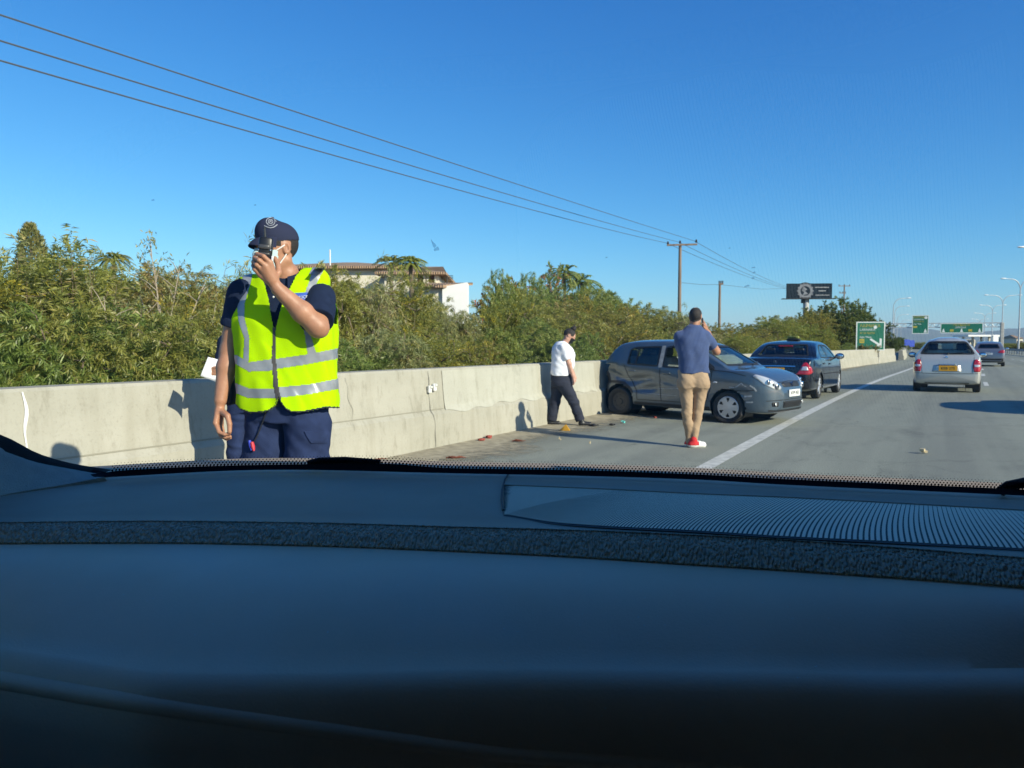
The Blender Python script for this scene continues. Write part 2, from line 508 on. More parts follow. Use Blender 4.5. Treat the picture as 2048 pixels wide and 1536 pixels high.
# the repainted stretch, with its own ragged lower edge
ya, yb = wall_y(888), wall_y(1190)
ys = np.linspace(ya, yb, 60)
o = wall_patch("repainted_panel", ys, lambda y: .47 + .05*math.sin(y*2.6)*.4 + .02*math.sin(y*9), lambda y: 1.015, m_conc_w, .004)
o["label"] = "paler repainted stretch of the wall"
# joints in the wall: white filler at the left, dark cracks further on
def joint(px, w, m, name, z0=.02, z1=1.02, wob=.012):
    y = wall_y(px); g = MB(); P = []
    for k in range(25):
        z = z0+(z1-z0)*k/24
        yy = y + wob*math.sin(z*9+px) + wob*.6*math.sin(z*23)
        ww = w*(.8+.35*math.sin(z*17+px))
        P.append([tuple(road(face_x(yy, z, .0045), yy-ww/2, z)), tuple(road(face_x(yy, z, .0045), yy+ww/2, z))])
    g.grid(P); return g.build(name, m, wall)
m_crack = mat("dark joint", (.17, .16, .13), .95)
m_cast = mat("cast line", (.27, .255, .2), .95)
joint(50, .024, m_seal, "joint_filler")
joint(860, .010, m_crack, "joint", .02, 1.02, .012)
joint(1215, .010, m_crack, "joint")
joint(700, .006, m_cast, "joint", .40, .99, .03)
for y in (26, 33, 40, 47, 54, 61):
    g = MB(); g.grid([[tuple(road(face_x(y, z, .0045), y-.012, z)), tuple(road(face_x(y, z, .0045), y+.012, z))] for z in np.linspace(.02, 1.0, 8)]); g.build("joint", m_crack, wall)
# the cast line just above the foot
g = MB(); g.grid([[tuple(road(face_x(y, .505, .003), y, .50)), tuple(road(face_x(y, .52, .003), y, .512))] for y in np.linspace(-6, wall_y(885), 60)]); g.build("cast_line", m_cast, wall)
# small white box pair fixed across the joint
for px, py in ((858, 796), (868, 792)):
    y = wall_y(px); z = .78 if px == 858 else .80
    g = MB(); g.box(tuple(road(face_x(y, z, .03), y, z)), (.04, .06, .10), bev=.012)
    g.box(tuple(road(face_x(y, z, .06), y, z+.03)), (.02, .03, .03), bev=.006)
    g.build("bracket", mat("bracket white", (.7, .7, .66), .6, var=.2, vscale=30), wall)

# the wall beyond the lay-by end
g = MB(); P = []
for y in np.linspace(76, 150, 30):
    o_ = -3.9 - .9*(y-76)/74
    P.append([tuple(road(o_+dx, y, z*.85)) for dx, z in PROF])
g.grid(P); n = len(PROF); g.f.append(tuple(range(n)))
tag(g.build("far_wall", m_conc), "far low concrete wall continuing past the green roadside sign", "wall")

# steel median barrier on the right
m_steel = mat("galvanised steel", (.18, .19, .2), .55, metal=.5, var=.2, vscale=8)
med = empty("median_barrier", tuple(road(9.2, 60)), 0, "dark steel guard rail along the right edge of the carriageway", "guard rail")
g = MB(); P = []
for y in np.linspace(26, 160, 60):
    P.append([tuple(road(9.2+dx, y, z) - med.location) for dx, z in ((0, .5), (-.06, .56), (0, .62), (0, .68), (-.06, .74), (0, .8), (.03, .8), (.03, .5))])
g.grid(P); g.build("rail", m_steel, med)
for y in np.linspace(26, 160, 46):
    g = MB(); g.box(tuple(road(9.28, y, .42) - med.location), (.1, .1, .84)); g.build("post", m_steel, med)
# ================================================================== plants behind the wall
def leaf_mat(name, trans=.48):
    m = bpy.data.materials.new(name); m.use_nodes = True; nt = m.node_tree
    nt.nodes.remove(nt.nodes["Principled BSDF"])
    at = nt.nodes.new("ShaderNodeAttribute"); at.attribute_name = "leaf_colour"
    oi = nt.nodes.new("ShaderNodeObjectInfo")
    hs = nt.nodes.new("ShaderNodeHueSaturation")
    mr = nt.nodes.new("ShaderNodeMapRange"); mr.inputs[3].default_value = .485; mr.inputs[4].default_value = .515
    nt.links.new(oi.outputs["Random"], mr.inputs[0]); nt.links.new(mr.outputs[0], hs.inputs["Hue"])
    nt.links.new(at.outputs["Color"], hs.inputs["Color"])
    df = nt.nodes.new("ShaderNodeBsdfDiffuse"); tl = nt.nodes.new("ShaderNodeBsdfTranslucent"); gl = nt.nodes.new("ShaderNodeBsdfGlossy")
    gl.inputs["Roughness"].default_value = .45; gl.inputs["Color"].default_value = (.9, .9, .9, 1)
    for n in (df, tl): nt.links.new(hs.outputs[0], n.inputs["Color"])
    m1 = nt.nodes.new("ShaderNodeMixShader"); m1.inputs[0].default_value = trans
    nt.links.new(df.outputs[0], m1.inputs[1]); nt.links.new(tl.outputs[0], m1.inputs[2])
    m2 = nt.nodes.new("ShaderNodeMixShader"); m2.inputs[0].default_value = .035
    nt.links.new(m1.outputs[0], m2.inputs[1]); nt.links.new(gl.outputs[0], m2.inputs[2])
    nt.links.new(m2.outputs[0], nt.nodes["Material Output"].inputs[0])
    return m
m_leaf = leaf_mat("leaves")
m_bark = mat("bark", (.16, .12, .085), .9, var=.3, vscale=14, bump=.5, bscale=30)
m_palebark = mat("pale dead twigs", (.36, .30, .23), .9, var=.2, vscale=10)

PAL = {
 'olive':  ([(.082, .094, .026), (.105, .112, .034), (.060, .074, .020), (.118, .114, .034)], [.4, .3, .2, .1]),
 'yellow': ([(.088, .092, .028), (.175, .145, .026), (.070, .078, .022), (.12, .108, .030), (.060, .070, .020)], [.40, .10, .28, .10, .12]),
 'green':  ([(.060, .086, .026), (.085, .108, .034), (.044, .062, .020), (.115, .128, .048)], [.4, .3, .2, .1]),
 'grey':   ([(.095, .105, .055), (.12, .125, .075), (.07, .078, .04), (.15, .13, .07)], [.4, .25, .25, .1]),
 'dark':   ([(.036, .050, .016), (.050, .066, .022), (.026, .036, .012), (.075, .08, .03)], [.4, .3, .2, .1]),
 'brown':  ([(.095, .085, .036), (.13, .108, .05), (.075, .074, .028), (.085, .095, .035)], [.35, .25, .2, .2]),
}

def leaves_obj(name, pos, dirs, nrm, ln, wd, cols, parent, bend_amt=.15):
    """kite shaped leaves, one quad each"""
    n = len(pos)
    side = np.cross(dirs, nrm); side /= np.linalg.norm(side, axis=1, keepdims=True)+1e-9
    up = np.cross(side, dirs)
    V = np.empty((n, 4, 3))
    V[:, 0] = pos
    mid = pos + dirs*(ln*.45)[:, None] + up*(ln*bend_amt*.5)[:, None]
    V[:, 1] = mid - side*(wd*.5)[:, None]
    V[:, 2] = pos + dirs*ln[:, None] - up*(ln*bend_amt*.4)[:, None]
    V[:, 3] = mid + side*(wd*.5)[:, None]
    me = bpy.data.meshes.new(name)
    me.vertices.add(n*4); me.loops.add(n*4); me.polygons.add(n)
    me.vertices.foreach_set("co", V.astype(np.float32).ravel())
    me.loops.foreach_set("vertex_index", np.arange(n*4, dtype=np.int32))
    me.polygons.foreach_set("loop_start", np.arange(0, n*4, 4, dtype=np.int32))
    try: me.polygons.foreach_set("loop_total", np.full(n, 4, dtype=np.int32))
    except Exception: pass
    ca = me.color_attributes.new("leaf_colour", 'FLOAT_COLOR', 'POINT')
    c4 = np.ones((n, 4, 4), np.float32); c4[:, :, :3] = cols[:, None, :]*np.array([3.3, 3.15, 2.2])
    ca.data.foreach_set("color", c4.ravel())
    me.update(calc_edges=True)
    return link_mesh(name, me, m_leaf, parent)

def norm(a):
    return a/(np.linalg.norm(a, axis=-1, keepdims=True)+1e-9)

def make_bush(name, seed, W=2.4, D=1.8, H=2.4, lobes=9, shoots=520, per=46, ll=.11, lw=.016, slen=.65, droop=.35, pal='olive', open_=0.0, label=None, cat="bush", group=None, trunk=None):
    """a bush (or a crown on a trunk) about 1 unit of its given size, origin at its foot"""
    rg = np.random.default_rng(seed)
    root = empty(name, (0, 0, 0), 0, label, cat, group)
    zlo = 0.0 if trunk is None else trunk
    # lobes of the crown
    lc = np.stack([rg.uniform(-.36, .36, lobes)*W, rg.uniform(-.34, .34, lobes)*D, zlo + (H-zlo)*rg.uniform(.22, .72, lobes)], 1)
    lr = np.stack([rg.uniform(.20, .34, lobes)*W, rg.uniform(.22, .36, lobes)*D, (H-zlo)*rg.uniform(.22, .34, lobes)], 1)
    lc[:, 2] = np.minimum(lc[:, 2], H-lr[:, 2]*.9)
    k = rg.integers(0, lobes, shoots)
    d = norm(rg.normal(size=(shoots, 3)) + np.array([0, 0, .25]))
    rad = np.where(rg.random(shoots) < .72, rg.uniform(.78, 1.12, shoots), rg.uniform(.3, .8, shoots))
    tip = lc[k] + d*lr[k]*rad[:, None]
    sd = norm(d + np.array([0, 0, .55]) + rg.normal(scale=.4, size=(shoots, 3)))
    sl = slen*rg.uniform(.55, 1.25, shoots)
    start = tip - sd*(sl*.75)[:, None]
    low = start[:, 2] < .05
    start[low, 2] = .05 + rg.random(low.sum())*.3
    t = np.linspace(.12, 1.0, per)
    P = start[:, None, :] + sd[:, None, :]*(sl[:, None]*t)[..., None]
    P[..., 2] -= droop*sl[:, None]*(t**2.2)
    keep = rg.random(P.shape[:2]) > open_
    ax = norm(sd[:, None, :] + np.array([0, 0, -1.])*(droop*2.2*t**1.2)[None, :, None])
    perp = norm(np.cross(ax, rg.normal(size=ax.shape)))
    ang = rg.uniform(.45, 1.1, P.shape[:2])
    ld = norm(ax*np.cos(ang)[..., None] + perp*np.sin(ang)[..., None] + np.array([0, 0, -.25])*droop)
    nr = norm(rg.normal(size=ld.shape) + np.array([0, 0, 1.2]))
    ln = ll*rg.uniform(.6, 1.25, P.shape[:2]); wd = lw*rg.uniform(.7, 1.3, P.shape[:2])
    cols, wts = PAL[pal]
    cols = np.array(cols); wts = np.array(wts)/np.sum(wts)
    base = rg.choice(len(cols), size=shoots, p=wts)
    own = rg.choice(len(cols), size=P.shape[:2], p=wts)
    pick = np.where(rg.random(P.shape[:2]) < .62, base[:, None], own)
    cc = cols[pick]*rg.uniform(.78, 1.25, P.shape[:2])[..., None]
    kf = keep.ravel()
    leaves_obj("foliage", P.reshape(-1, 3)[kf], ld.reshape(-1, 3)[kf], nr.reshape(-1, 3)[kf], ln.ravel()[kf], wd.ravel()[kf], cc.reshape(-1, 3)[kf], root)
    # stems to the lobes
    g = MB(); rr = random.Random(seed)
    for i in range(lobes):
        b = Vector((rr.uniform(-.08, .08)*W, rr.uniform(-.08, .08)*D, 0)); e = Vector(lc[i])
        if trunk: b = Vector((rr.uniform(-.04, .04), rr.uniform(-.04, .04), trunk*.9))
        m1 = b.lerp(e, .5) + Vector((rr.uniform(-.1, .1)*W, rr.uniform(-.1, .1)*D, .06*H))
        r0 = .010*H if trunk is None else .012*H
        g.tube([b, b.lerp(m1, .6), m1, m1.lerp(e, .6), e], [r0, r0*.8, r0*.6, r0*.4, r0*.15], 6)
    for i in rg.choice(shoots, size=min(shoots, 90), replace=False):
        a = Vector(start[i]); c = Vector(P[i, -1]); mm = Vector(P[i, per//2])
        q = Vector(lc[k[i]])
        th_ = .0045*H if droop < .8 else .0018*H
        g.tube([q.lerp(a, .15), q.lerp(a, .75), a.lerp(mm, .3), mm, c], [th_, th_*.9, th_*.75, th_*.5, th_*.22], 4, False)
    g.build("branches", m_bark, root)
    if trunk:
        g = MB(); g.tube([(0, 0, -.1), (.03, 0, trunk*.3), (-.03, .03, trunk*.7), (0, 0, trunk)], [.034*H, .026*H, .022*H, .018*H], 10); g.build("trunk", m_bark, root, True)
    return root

# one of each kind; every further bush is a copy of one of them
KIND = {}
KIND['acacia'] = make_bush("acacia_bush", 11, pal='olive', lobes=13, shoots=1150, per=64, ll=.078, lw=.0105, droop=.6)
KIND['flowering'] = make_bush("acacia_bush", 12, pal='yellow', lobes=13, shoots=1150, per=64, ll=.066, lw=.0105, droop=.4, slen=.55)
KIND['leafy'] = make_bush("leafy_bush", 13, pal='green', lobes=13, shoots=1050, per=60, ll=.085, lw=.012, droop=.45, slen=.55)
KIND['greygreen'] = make_bush("acacia_bush", 14, pal='grey', lobes=12, shoots=1000, per=64, ll=.08, lw=.010, droop=.75, slen=.7)
KIND['dark'] = make_bush("dark_tree", 15, pal='dark', lobes=14, shoots=700, per=44, ll=.10, lw=.03, droop=.15, slen=.45, cat="tree")
KIND['wispy'] = make_bush("wispy_acacia", 16, pal='grey', W=2.0, D=1.4, H=2.6, lobes=6, shoots=200, per=46, ll=.11, lw=.012, droop=.9, slen=1.1, open_=.25, cat="tree")
KIND['brown'] = make_bush("dry_bush", 17, pal='brown', lobes=9, shoots=800, per=56, ll=.062, lw=.011, droop=.5, slen=.6)
KIND['weed'] = make_bush("weed_clump", 18, pal='green', W=2.4, D=.7, H=1.4, lobes=12, shoots=950, per=54, ll=.10, lw=.011, droop=.5, slen=.45)
BASE = {'acacia': (2.4, 1.8, 2.4), 'flowering': (2.4, 1.8, 2.4), 'leafy': (2.4, 1.8, 2.4), 'greygreen': (2.4, 1.8, 2.4), 'dark': (2.4, 1.8, 2.4), 'wispy': (2.0, 1.4, 2.6), 'brown': (2.4, 1.8, 2.4), 'weed': (2.4, .7, 1.4)}
USED = set()

def place_on(px, off):
    """where column px crosses a line running off metres beside the road"""
    y = 8.0
    u = (px-1024)/F_PX
    d = np.array([RGT[0]*u + FWD[0]*cp, RGT[1]*u + FWD[1]*cp])
    for _ in range(80):
        t = (off + bend(y))/d[0]; y = .6*y + .4*max(-5, t*d[1])
    return Vector((off+bend(y), y, 0))

def bush(kind, px, off, top_py, width, label, group="bushes behind the concrete wall", depth=None, rz=None, seed=None):
    p = place_on(px, off) if depth is None else Vector((*c2w(cv(px, 690, depth))[:2], 0))
    f = FWD[0]*p.x + FWD[1]*p.y
    h = cv(px, top_py, f)[2]*(1.12 if px < 580 or px > 1180 else 1.04)
    first = kind not in USED
    o = KIND[kind] if first else copy_tree(KIND[kind])
    USED.add(kind)
    b = BASE[kind]
    o.location = p
    s = width/b[0]
    o.scale = (s, min(max(s*.8, .6), (-off-6.15)/(b[1]*.62) if off < -6 else 9), h/(b[2]*1.02))
    rr = random.Random(hash((px, off)) & 0xffff if seed is None else seed)
    o.rotation_euler = (0, 0, (R(90) + R(rr.uniform(-12, 12)) + (math.pi if rr.random() < .5 else 0)) if rz is None else rz)
    o["label"] = label
    if group: o["group"] = group
    return o
# ---- low growth right behind the wall, left to right
bush('weed', -260, -6.75, 640, 2.6, "low leafy clump behind the wall, beyond the left edge of the photo")
bush('leafy', -60, -7.0, 600, 2.6, "low green bush behind the wall at the far left edge")
bush('weed', 60, -6.75, 700, 2.4, "low bright green weeds hanging over the wall left of the white joint")
bush('acacia', 165, -7.1, 590, 2.4, "low olive bush behind the wall just right of the white joint")
bush('weed', 260, -6.75, 690, 2.4, "low green weeds above the wall between the white joint and the officer")
bush('leafy', 345, -7.2, 610, 2.4, "green bush behind the wall left of the white paper")
bush('weed', 430, -6.75, 680, 2.4, "green weeds over the wall directly behind the white paper")
bush('flowering', 470, -7.2, 600, 2.2, "yellow flecked bush behind the officer's hanging arm")
bush('greygreen', 600, -7.2, 620, 2.4, "grey green bush hidden mostly behind the officer in the vest")
bush('leafy', 700, -6.9, 650, 2.2, "dark green low bush just right of the officer's vest")
bush('weed', 745, -6.75, 705, 2.4, "low grassy weeds over the wall right of the officer")
bush('greygreen', 800, -7.1, 640, 2.2, "grey green bush above the wall left of the repainted panel")
bush('flowering', 880, -7.1, 640, 2.4, "yellow flowered low bush above the left end of the repainted panel")
bush('brown', 950, -7.0, 665, 2.2, "dry brownish bush above the repainted wall panel")
bush('leafy', 1020, -6.9, 640, 2.6, "glossy green bush above the wall left of the walking woman")
bush('leafy', 1090, -7.2, 620, 3.0, "bright green bush directly behind the walking woman")
bush('leafy', 1165, -7.0, 650, 2.4, "bright green bush between the walking woman and the crashed hatchback")
bush('flowering', 1230, -7.4, 640, 3.0, "yellow flecked bush behind the rear of the crashed hatchback")
bush('acacia', 1310, -7.6, 650, 3.4, "olive bush behind the side windows of the crashed hatchback")
bush('greygreen', 1385, -7.6, 655, 3.6, "grey green bush behind the man in the blue polo shirt")
bush('acacia', 1455, -7.6, 665, 4.0, "olive bush behind the windscreen of the crashed hatchback")
bush('flowering', 1515, -7.4, 668, 4.2, "low yellowish bush behind the left half of the black taxi")
bush('leafy', 1580, -7.4, 672, 4.0, "low green bush just above the roof of the black taxi")
bush('acacia', 1640, -7.4, 672, 4.0, "low olive bush right of the black taxi above the wall")
bush('leafy', 1690, -7.4, 684, 2.6, "low green bush at the foot of the big green sign")
# ---- the tall growth behind that makes the skyline
bush('acacia', -420, -9.2, 500, 4.0, "tall olive bush beyond the left edge of the photo")
bush('flowering', -130, -9.0, 505, 3.4, "tall yellowish bush at the left edge of the photo, back row")
bush('flowering', 25, -9.2, 508, 3.2, "tall yellow flecked bush at the far left, below the pale cypress")
bush('acacia', 140, -8.8, 470, 2.6, "tall dark olive bush with a pointed shoot, left of the rounded pine")
bush('acacia', 235, -9.2, 535, 2.6, "olive bush in the back row left of the bare pale branches")
bush('brown', 330, -9.0, 530, 2.8, "brownish bush around the bare pale branches left of the officer")
bush('flowering', 425, -9.2, 540, 2.8, "yellow flowered bush in the back row just left of the officer's shoulder")
bush('wispy', 455, -8.6, 470, 2.2, "feathery drooping acacia rising left of the officer's cap", group=None)
bush('acacia', 560, -9.4, 540, 3.0, "tall olive bush hidden behind the officer's head and vest")
bush('acacia', 655, -9.0, 496, 3.0, "tall olive bush right of the officer's ear below the villa roof")
bush('flowering', 612, -9.6, 520, 2.6, "yellow flecked bush just right of the officer's neck, under the left end of the villa")
bush('wispy', 725, -8.6, 488, 2.2, "feathery acacia with fine shoots in front of the long villa roof", group=None)
bush('flowering', 760, -9.4, 523, 3.0, "tall yellow flecked bush under the middle of the villa")
bush('greygreen', 838, -9.6, 566, 2.4, "grey green bush in front of the villa's shuttered windows")
bush('greygreen', 905, -10.0, 594, 2.8, "grey bush below the white gable of the villa")
bush('flowering', 1010, -9.4, 562, 2.6, "tall yellow green bush right of the white gable")
bush('leafy', 1020, -13.0, 520, 2.5, "tall dark green bush on the skyline right of the villa")
bush('leafy', 1085, -13.5, 528, 3.4, "tall rounded green bush at the top of the skyline", seed=4)
bush('acacia', 1070, -9.8, 590, 4.2, "wide olive bush in the back row above the walking woman")
bush('brown', 1130, -10.0, 585, 4.2, "brownish bush in the back row right above the woman's head")
bush('acacia', 1150, -13.0, 550, 5.0, "tall olive bush on the falling skyline left of the tall pole")
bush('flowering', 1200, -10.0, 595, 4.4, "tall yellowish bush above the roof of the crashed hatchback")
bush('leafy', 1225, -13.0, 572, 6.0, "rounded green bush on the skyline left of the tall pole")
bush('acacia', 1280, -10.5, 608, 5.0, "olive bush in the back row left of the tall pole")
bush('greygreen', 1335, -10.0, 622, 5.0, "pale loose bush at the foot of the tall pole")
bush('wispy', 1345, -9.0, 608, 3.6, "loose feathery bush around the foot of the tall pole", group=None)
bush('brown', 1410, -10.0, 652, 5.5, "brownish bush right of the man in the blue polo shirt")
bush('flowering', 1470, -10.5, 648, 6.5, "yellowish bush in the back row right of the second pole")
bush('acacia', 1525, -10.5, 632, 7.5, "olive bush in the back row left of the billboard")
bush('flowering', 1585, -10.5, 622, 8.0, "broad yellowish bush below the dark billboard")
bush('dark', 1645, -10.5, 598, 9.5, "big dark green tree under the right end of the billboard", group="dark trees behind the big green sign")
bush('dark', 1702, -10.5, 594, 11.0, "big dark green tree behind the big green sign", group="dark trees behind the big green sign")
bush('acacia', 1625, -8.0, 645, 6.0, "olive bush in front of the big dark trees, behind the taxi")
bush('dark', 1742, -10.0, 632, 8.0, "smaller dark tree right of the big green sign", group="dark trees behind the big green sign")

# ---- special shapes on the skyline
def conifer(name, px, py_top, depth, w, label, pal='grey'):
    p = c2w(cv(px, 690, depth)); h = cv(px, py_top, depth)[2]
    root = empty(name, (p.x, p.y, 0), 0, label, "tree")
    rg = np.random.default_rng(int(px)); n = 9000
    z = rg.uniform(.1, 1, n)*h; prof = np.interp(z/h, [0, .2, .6, .9, 1.0], [.8, 1, .85, .5, .1])*w/2
    th = rg.uniform(0, 2*math.pi, n); rr = np.sqrt(rg.uniform(.3, 1, n))*prof*(1+.2*np.sin(3*th+z*4))
    pos = np.stack([rr*np.cos(th), rr*np.sin(th), z], 1)
    d = norm(np.stack([np.cos(th)*.6, np.sin(th)*.6, np.full(n, .9)], 1) + rg.normal(scale=.35, size=(n, 3)))
    cols = np.array(PAL[pal][0])[rg.integers(0, 4, n)]*rg.uniform(.8, 1.2, n)[:, None]
    leaves_obj("foliage", pos, d, norm(rg.normal(size=(n, 3))), rg.uniform(.5, 1.1, n)*.03*h, rg.uniform(.5, 1, n)*.012*h, cols, root)
    g = MB(); g.tube([(0, 0, 0), (0, 0, h*.9)], [.02*h, .004*h], 8); g.build("trunk", m_bark, root)
    return root
conifer("cypress", 68, 450, 24, 1.3, "pale grey cypress rising above the bushes at the far left")

def dome_pine(px, py_top, depth, w, label):
    p = c2w(cv(px, 690, depth)); h = cv(px, py_top, depth)[2]
    o = copy_tree(KIND['dark']); o.name = "umbrella_pine"
    o.location = (p.x, p.y, h*.38); o.scale = (w/2.4, w/2.4, h*.62/2.4); o["label"] = label; o["category"] = "tree"
    if "group" in o: del o["group"]
    g = MB(); g.tube([(0, 0, -2.4*.66), (.02, 0, .6)], [.05, .04], 8); g.build("trunk", m_bark, o)
    return o
dome_pine(180, 512, 34, 3.6, "rounded dark pine crown behind the bushes at the left")
dome_pine(322, 528, 36, 4.2, "rounded pine crown behind the bare pale branches")

# dry bush of bare pale branches with a few leaf tufts
def bare_branches(px, off, top, label, seed=3, n_main=7, spread=.9):
    p = place_on(px, off); f = FWD[0]*p.x+FWD[1]*p.y; h = cv(px, top, f)[2]
    root = empty("bare_shrub", p, R(YAW), label, "bush")
    rr = random.Random(seed); rg = np.random.default_rng(seed)
    g = MB(); tips = []
    for k in range(n_main):
        a = -1 + 2*k/(n_main-1)
        b = Vector((0, 0, h*.35)); e = Vector((a*spread*.75 + rr.uniform(-.1, .1), rr.uniform(-.3, .3), h*(1.0-.28*abs(a)**1.5 - rr.uniform(0, .12))))
        mid = b.lerp(e, .5) + Vector((rr.uniform(-.06, .06), 0, rr.uniform(-.05, .06)))
        g.tube([Vector((0, 0, 0)), b, mid, e], [.02, .013, .008, .003], 5)
        for j in range(6):
            t = rr.uniform(.35, .95); q = b.lerp(mid, t*2) if t < .5 else mid.lerp(e, t*2-1)
            tw = q + Vector((rr.uniform(-.22, .22), rr.uniform(-.2, .2), rr.uniform(.05, .25)))
            g.tube([q, q.lerp(tw, .5)+Vector((0, 0, .02)), tw], [.006, .004, .0015], 4); tips.append(tw)
        tips.append(e)
    g.build("branches", m_palebark, root)
    pos = []; 
    for t in tips:
        for _ in range(16): pos.append(np.array(t) + rg.normal(scale=.045, size=3))
    pos = np.array(pos); n = len(pos)
    cols = np.array(PAL['grey'][0])[rg.integers(0, 4, n)]*rg.uniform(.8, 1.3, n)[:, None]
    leaves_obj("foliage", pos, norm(rg.normal(size=(n, 3))), norm(rg.normal(size=(n, 3))), rg.uniform(.04, .08, n), rg.uniform(.012, .02, n), cols, root)
    return root
bare_branches(338, -7.6, 468, "bare shrub of pale fanning branches left of the officer", 3)
bare_branches(205, -6.9, 560, "two thin pale dead stems in the bushes at the left", 8, 3, .35)

# leafy shoots sticking out of the left bushes
def shoot(px, off, top, lean, label, seed, pal='olive'):
    p = place_on(px, off); f = FWD[0]*p.x+FWD[1]*p.y; h = cv(px, top, f)[2]
    root = empty("leafy_shoot", p, R(YAW), label, "plant")
    rg = np.random.default_rng(seed); g = MB(); pos = []; dr = []
    ns = 5
    for k in range(ns):
        a = (k-(ns-1)/2)*.16
        e = np.array([lean*h*.18+a*1.2, rg.uniform(-.15, .15), h*(1-.07*abs(k-2)-.02*k)])
        b = np.array([0, 0, h*.3]); m_ = (b+e)/2+np.array([a*.2, 0, 0])
        ts = np.linspace(0, 1, 90)
        c = ((1-ts)**2)[:, None]*b+(2*ts*(1-ts))[:, None]*m_+(ts**2)[:, None]*e
        g.tube([Vector(q) for q in c[::15]], [.009, .008, .006, .005, .004, .003], 5)
        for i, t in enumerate(ts):
            if t < .25: continue
            for _ in range(2):
                v = rg.normal(size=3); v[2] = abs(v[2])*.4-.25
                pos.append(c[i]); dr.append(v)
    g.build("stems", m_bark, root)
    pos = np.array(pos); dr = norm(np.array(dr)); n = len(pos)
    cols = np.array(PAL[pal][0])[rg.integers(0, 4, n)]*rg.uniform(.8, 1.25, n)[:, None]
    leaves_obj("foliage", pos, dr, norm(rg.normal(size=(n, 3))+np.array([0, 0, 1])), rg.uniform(.07, .13, n), rg.uniform(.012, .022, n), cols, root)
shoot(150, -8.2, 432, .15, "tall pointed leafy shoot on the skyline, tallest at the left", 1, 'olive')
shoot(200, -8.0, 462, -.05, "thin leafy shoot just right of the tallest one at the left", 2, 'grey')
shoot(44, -8.4, 448, -.1, "thin leafy shoot in front of the pale cypress", 4, 'grey')

# palms
def palm(px, py_top, depth, crown, label, n=26, pal='green'):
    p = c2w(cv(px, 690, depth)); h = cv(px, py_top, depth)[2]
    root = empty("palm_tree", (p.x, p.y, 0), 0, label, "palm tree", "palms behind the bushes")
    hz = h - crown*.35
    g = MB(); g.tube([(0, 0, 0), (.1, 0, hz*.5), (0, 0, hz)], [.12, .10, .09], 10); g.build("trunk", m_bark, root)
    rg = np.random.default_rng(int(px)); pos = []; dr = []; nn = []
    for k in range(n):
        th = 2*math.pi*k/n*1.618*2; el = rg.uniform(-.1, 1.1)
        d0 = np.array([math.cos(th)*math.cos(el), math.sin(th)*math.cos(el), math.sin(el)])
        side = np.array([-math.sin(th), math.cos(th), 0])
        for t in np.linspace(.1, 1, 40):
            c = np.array([0, 0, hz]) + d0*crown*t + np.array([0, 0, -.55*crown*t*t])
            tang = norm(d0+np.array([0, 0, -1.1*t]))
            for s in (-1, 1):
                pos.append(c); dr.append(norm(tang*.7+side*s*.8+np.array([0, 0, -.25]))); nn.append(np.cross(tang, side))
    pos = np.array(pos); m_ = len(pos)
    cols = np.array(PAL[pal][0])[rg.integers(0, 4, m_)]*rg.uniform(.8, 1.2, m_)[:, None]
    leaves_obj("fronds", pos, np.array(dr), np.array(nn), np.full(m_, crown*.27), np.full(m_, crown*.022), cols, root)
palm(232, 505, 40, 1.1, "small palm crown on the skyline left of the bare branches", 26, 'olive')
palm(822, 512, 30, .80, "drooping palm in front of the villa's shuttered windows", 30, 'olive')
palm(782, 512, 34, .85, "smaller palm left of the villa's shuttered windows", 24, 'olive')
palm(1128, 530, 46, 1.3, "palm crown on the skyline above the walking woman", 24, 'green')
palm(1162, 548, 46, 1.3, "lower palm crown just right of the other skyline palm", 22, 'green')
# reddish flowering crown behind
PAL['red'] = ([(.085, .10, .03), (.20, .07, .04), (.07, .09, .03), (.16, .08, .045)], [.4, .2, .3, .1])
rb = make_bush("flowering_tree", 31, pal='red', lobes=8, shoots=320, per=36, ll=.10, lw=.03, droop=.2, slen=.5, label="rounded tree with reddish flowers on the skyline right of the villa", cat="tree")
p_ = c2w(cv(1075, 690, 34)); rb.location = (p_.x, p_.y, 0); rb.scale = (2.0, 1.6, cv(1075, 518, 34)[2]/2.45)

# far trees at the end of the road
for i, (px, top, dep, w, lab) in enumerate([(1795, 672, 190, 9, "distant dark tree left of the small blue signs"), (1772, 668, 150, 8, "distant tree behind the left gantry post"),
        (1838, 684, 240, 14, "low distant trees behind the silver hatchback's roof"), (1930, 684, 260, 16, "distant tree line below the wide gantry sign"),
        (1990, 685, 230, 14, "distant low trees right of the gantry post"), (2040, 684, 230, 16, "distant low trees at the right edge of the photo")]):
    bush('dark' if i < 2 else 'acacia', px, 20, top, w, lab, "far trees along the road", depth=dep)
# ================================================================== villa behind the bushes
m_plaster = mat("cream plaster", (.70, .64, .52), .9, var=.06, vscale=2, bump=.1, bscale=20)
m_white = mat("white plaster", (.80, .79, .76), .9, var=.04, vscale=2)
def tile_mat():
    m = mat("clay roof tiles", (.40, .26, .16), .9, var=.3, vscale=3, col2=(.30, .20, .13))
    nt = m.node_tree; b = nt.nodes["Principled BSDF"]
    w = nt.nodes.new("ShaderNodeTexWave"); w.inputs["Scale"].default_value = 2.4; w.inputs["Distortion"].default_value = .4
    tc = nt.nodes.new("ShaderNodeTexCoord"); nt.links.new(tc.outputs["Object"], w.inputs["Vector"])
    bp = nt.nodes.new("ShaderNodeBump"); bp.inputs["Strength"].default_value = .8; bp.inputs["Distance"].default_value = .05
    nt.links.new(w.outputs["Fac"], bp.inputs["Height"]); nt.links.new(bp.outputs[0], b.inputs["Normal"]); return m
m_tile = tile_mat()
m_shut = mat("brown shutters", (.12, .055, .035), .7, var=.2, vscale=20)
VF = 42.0
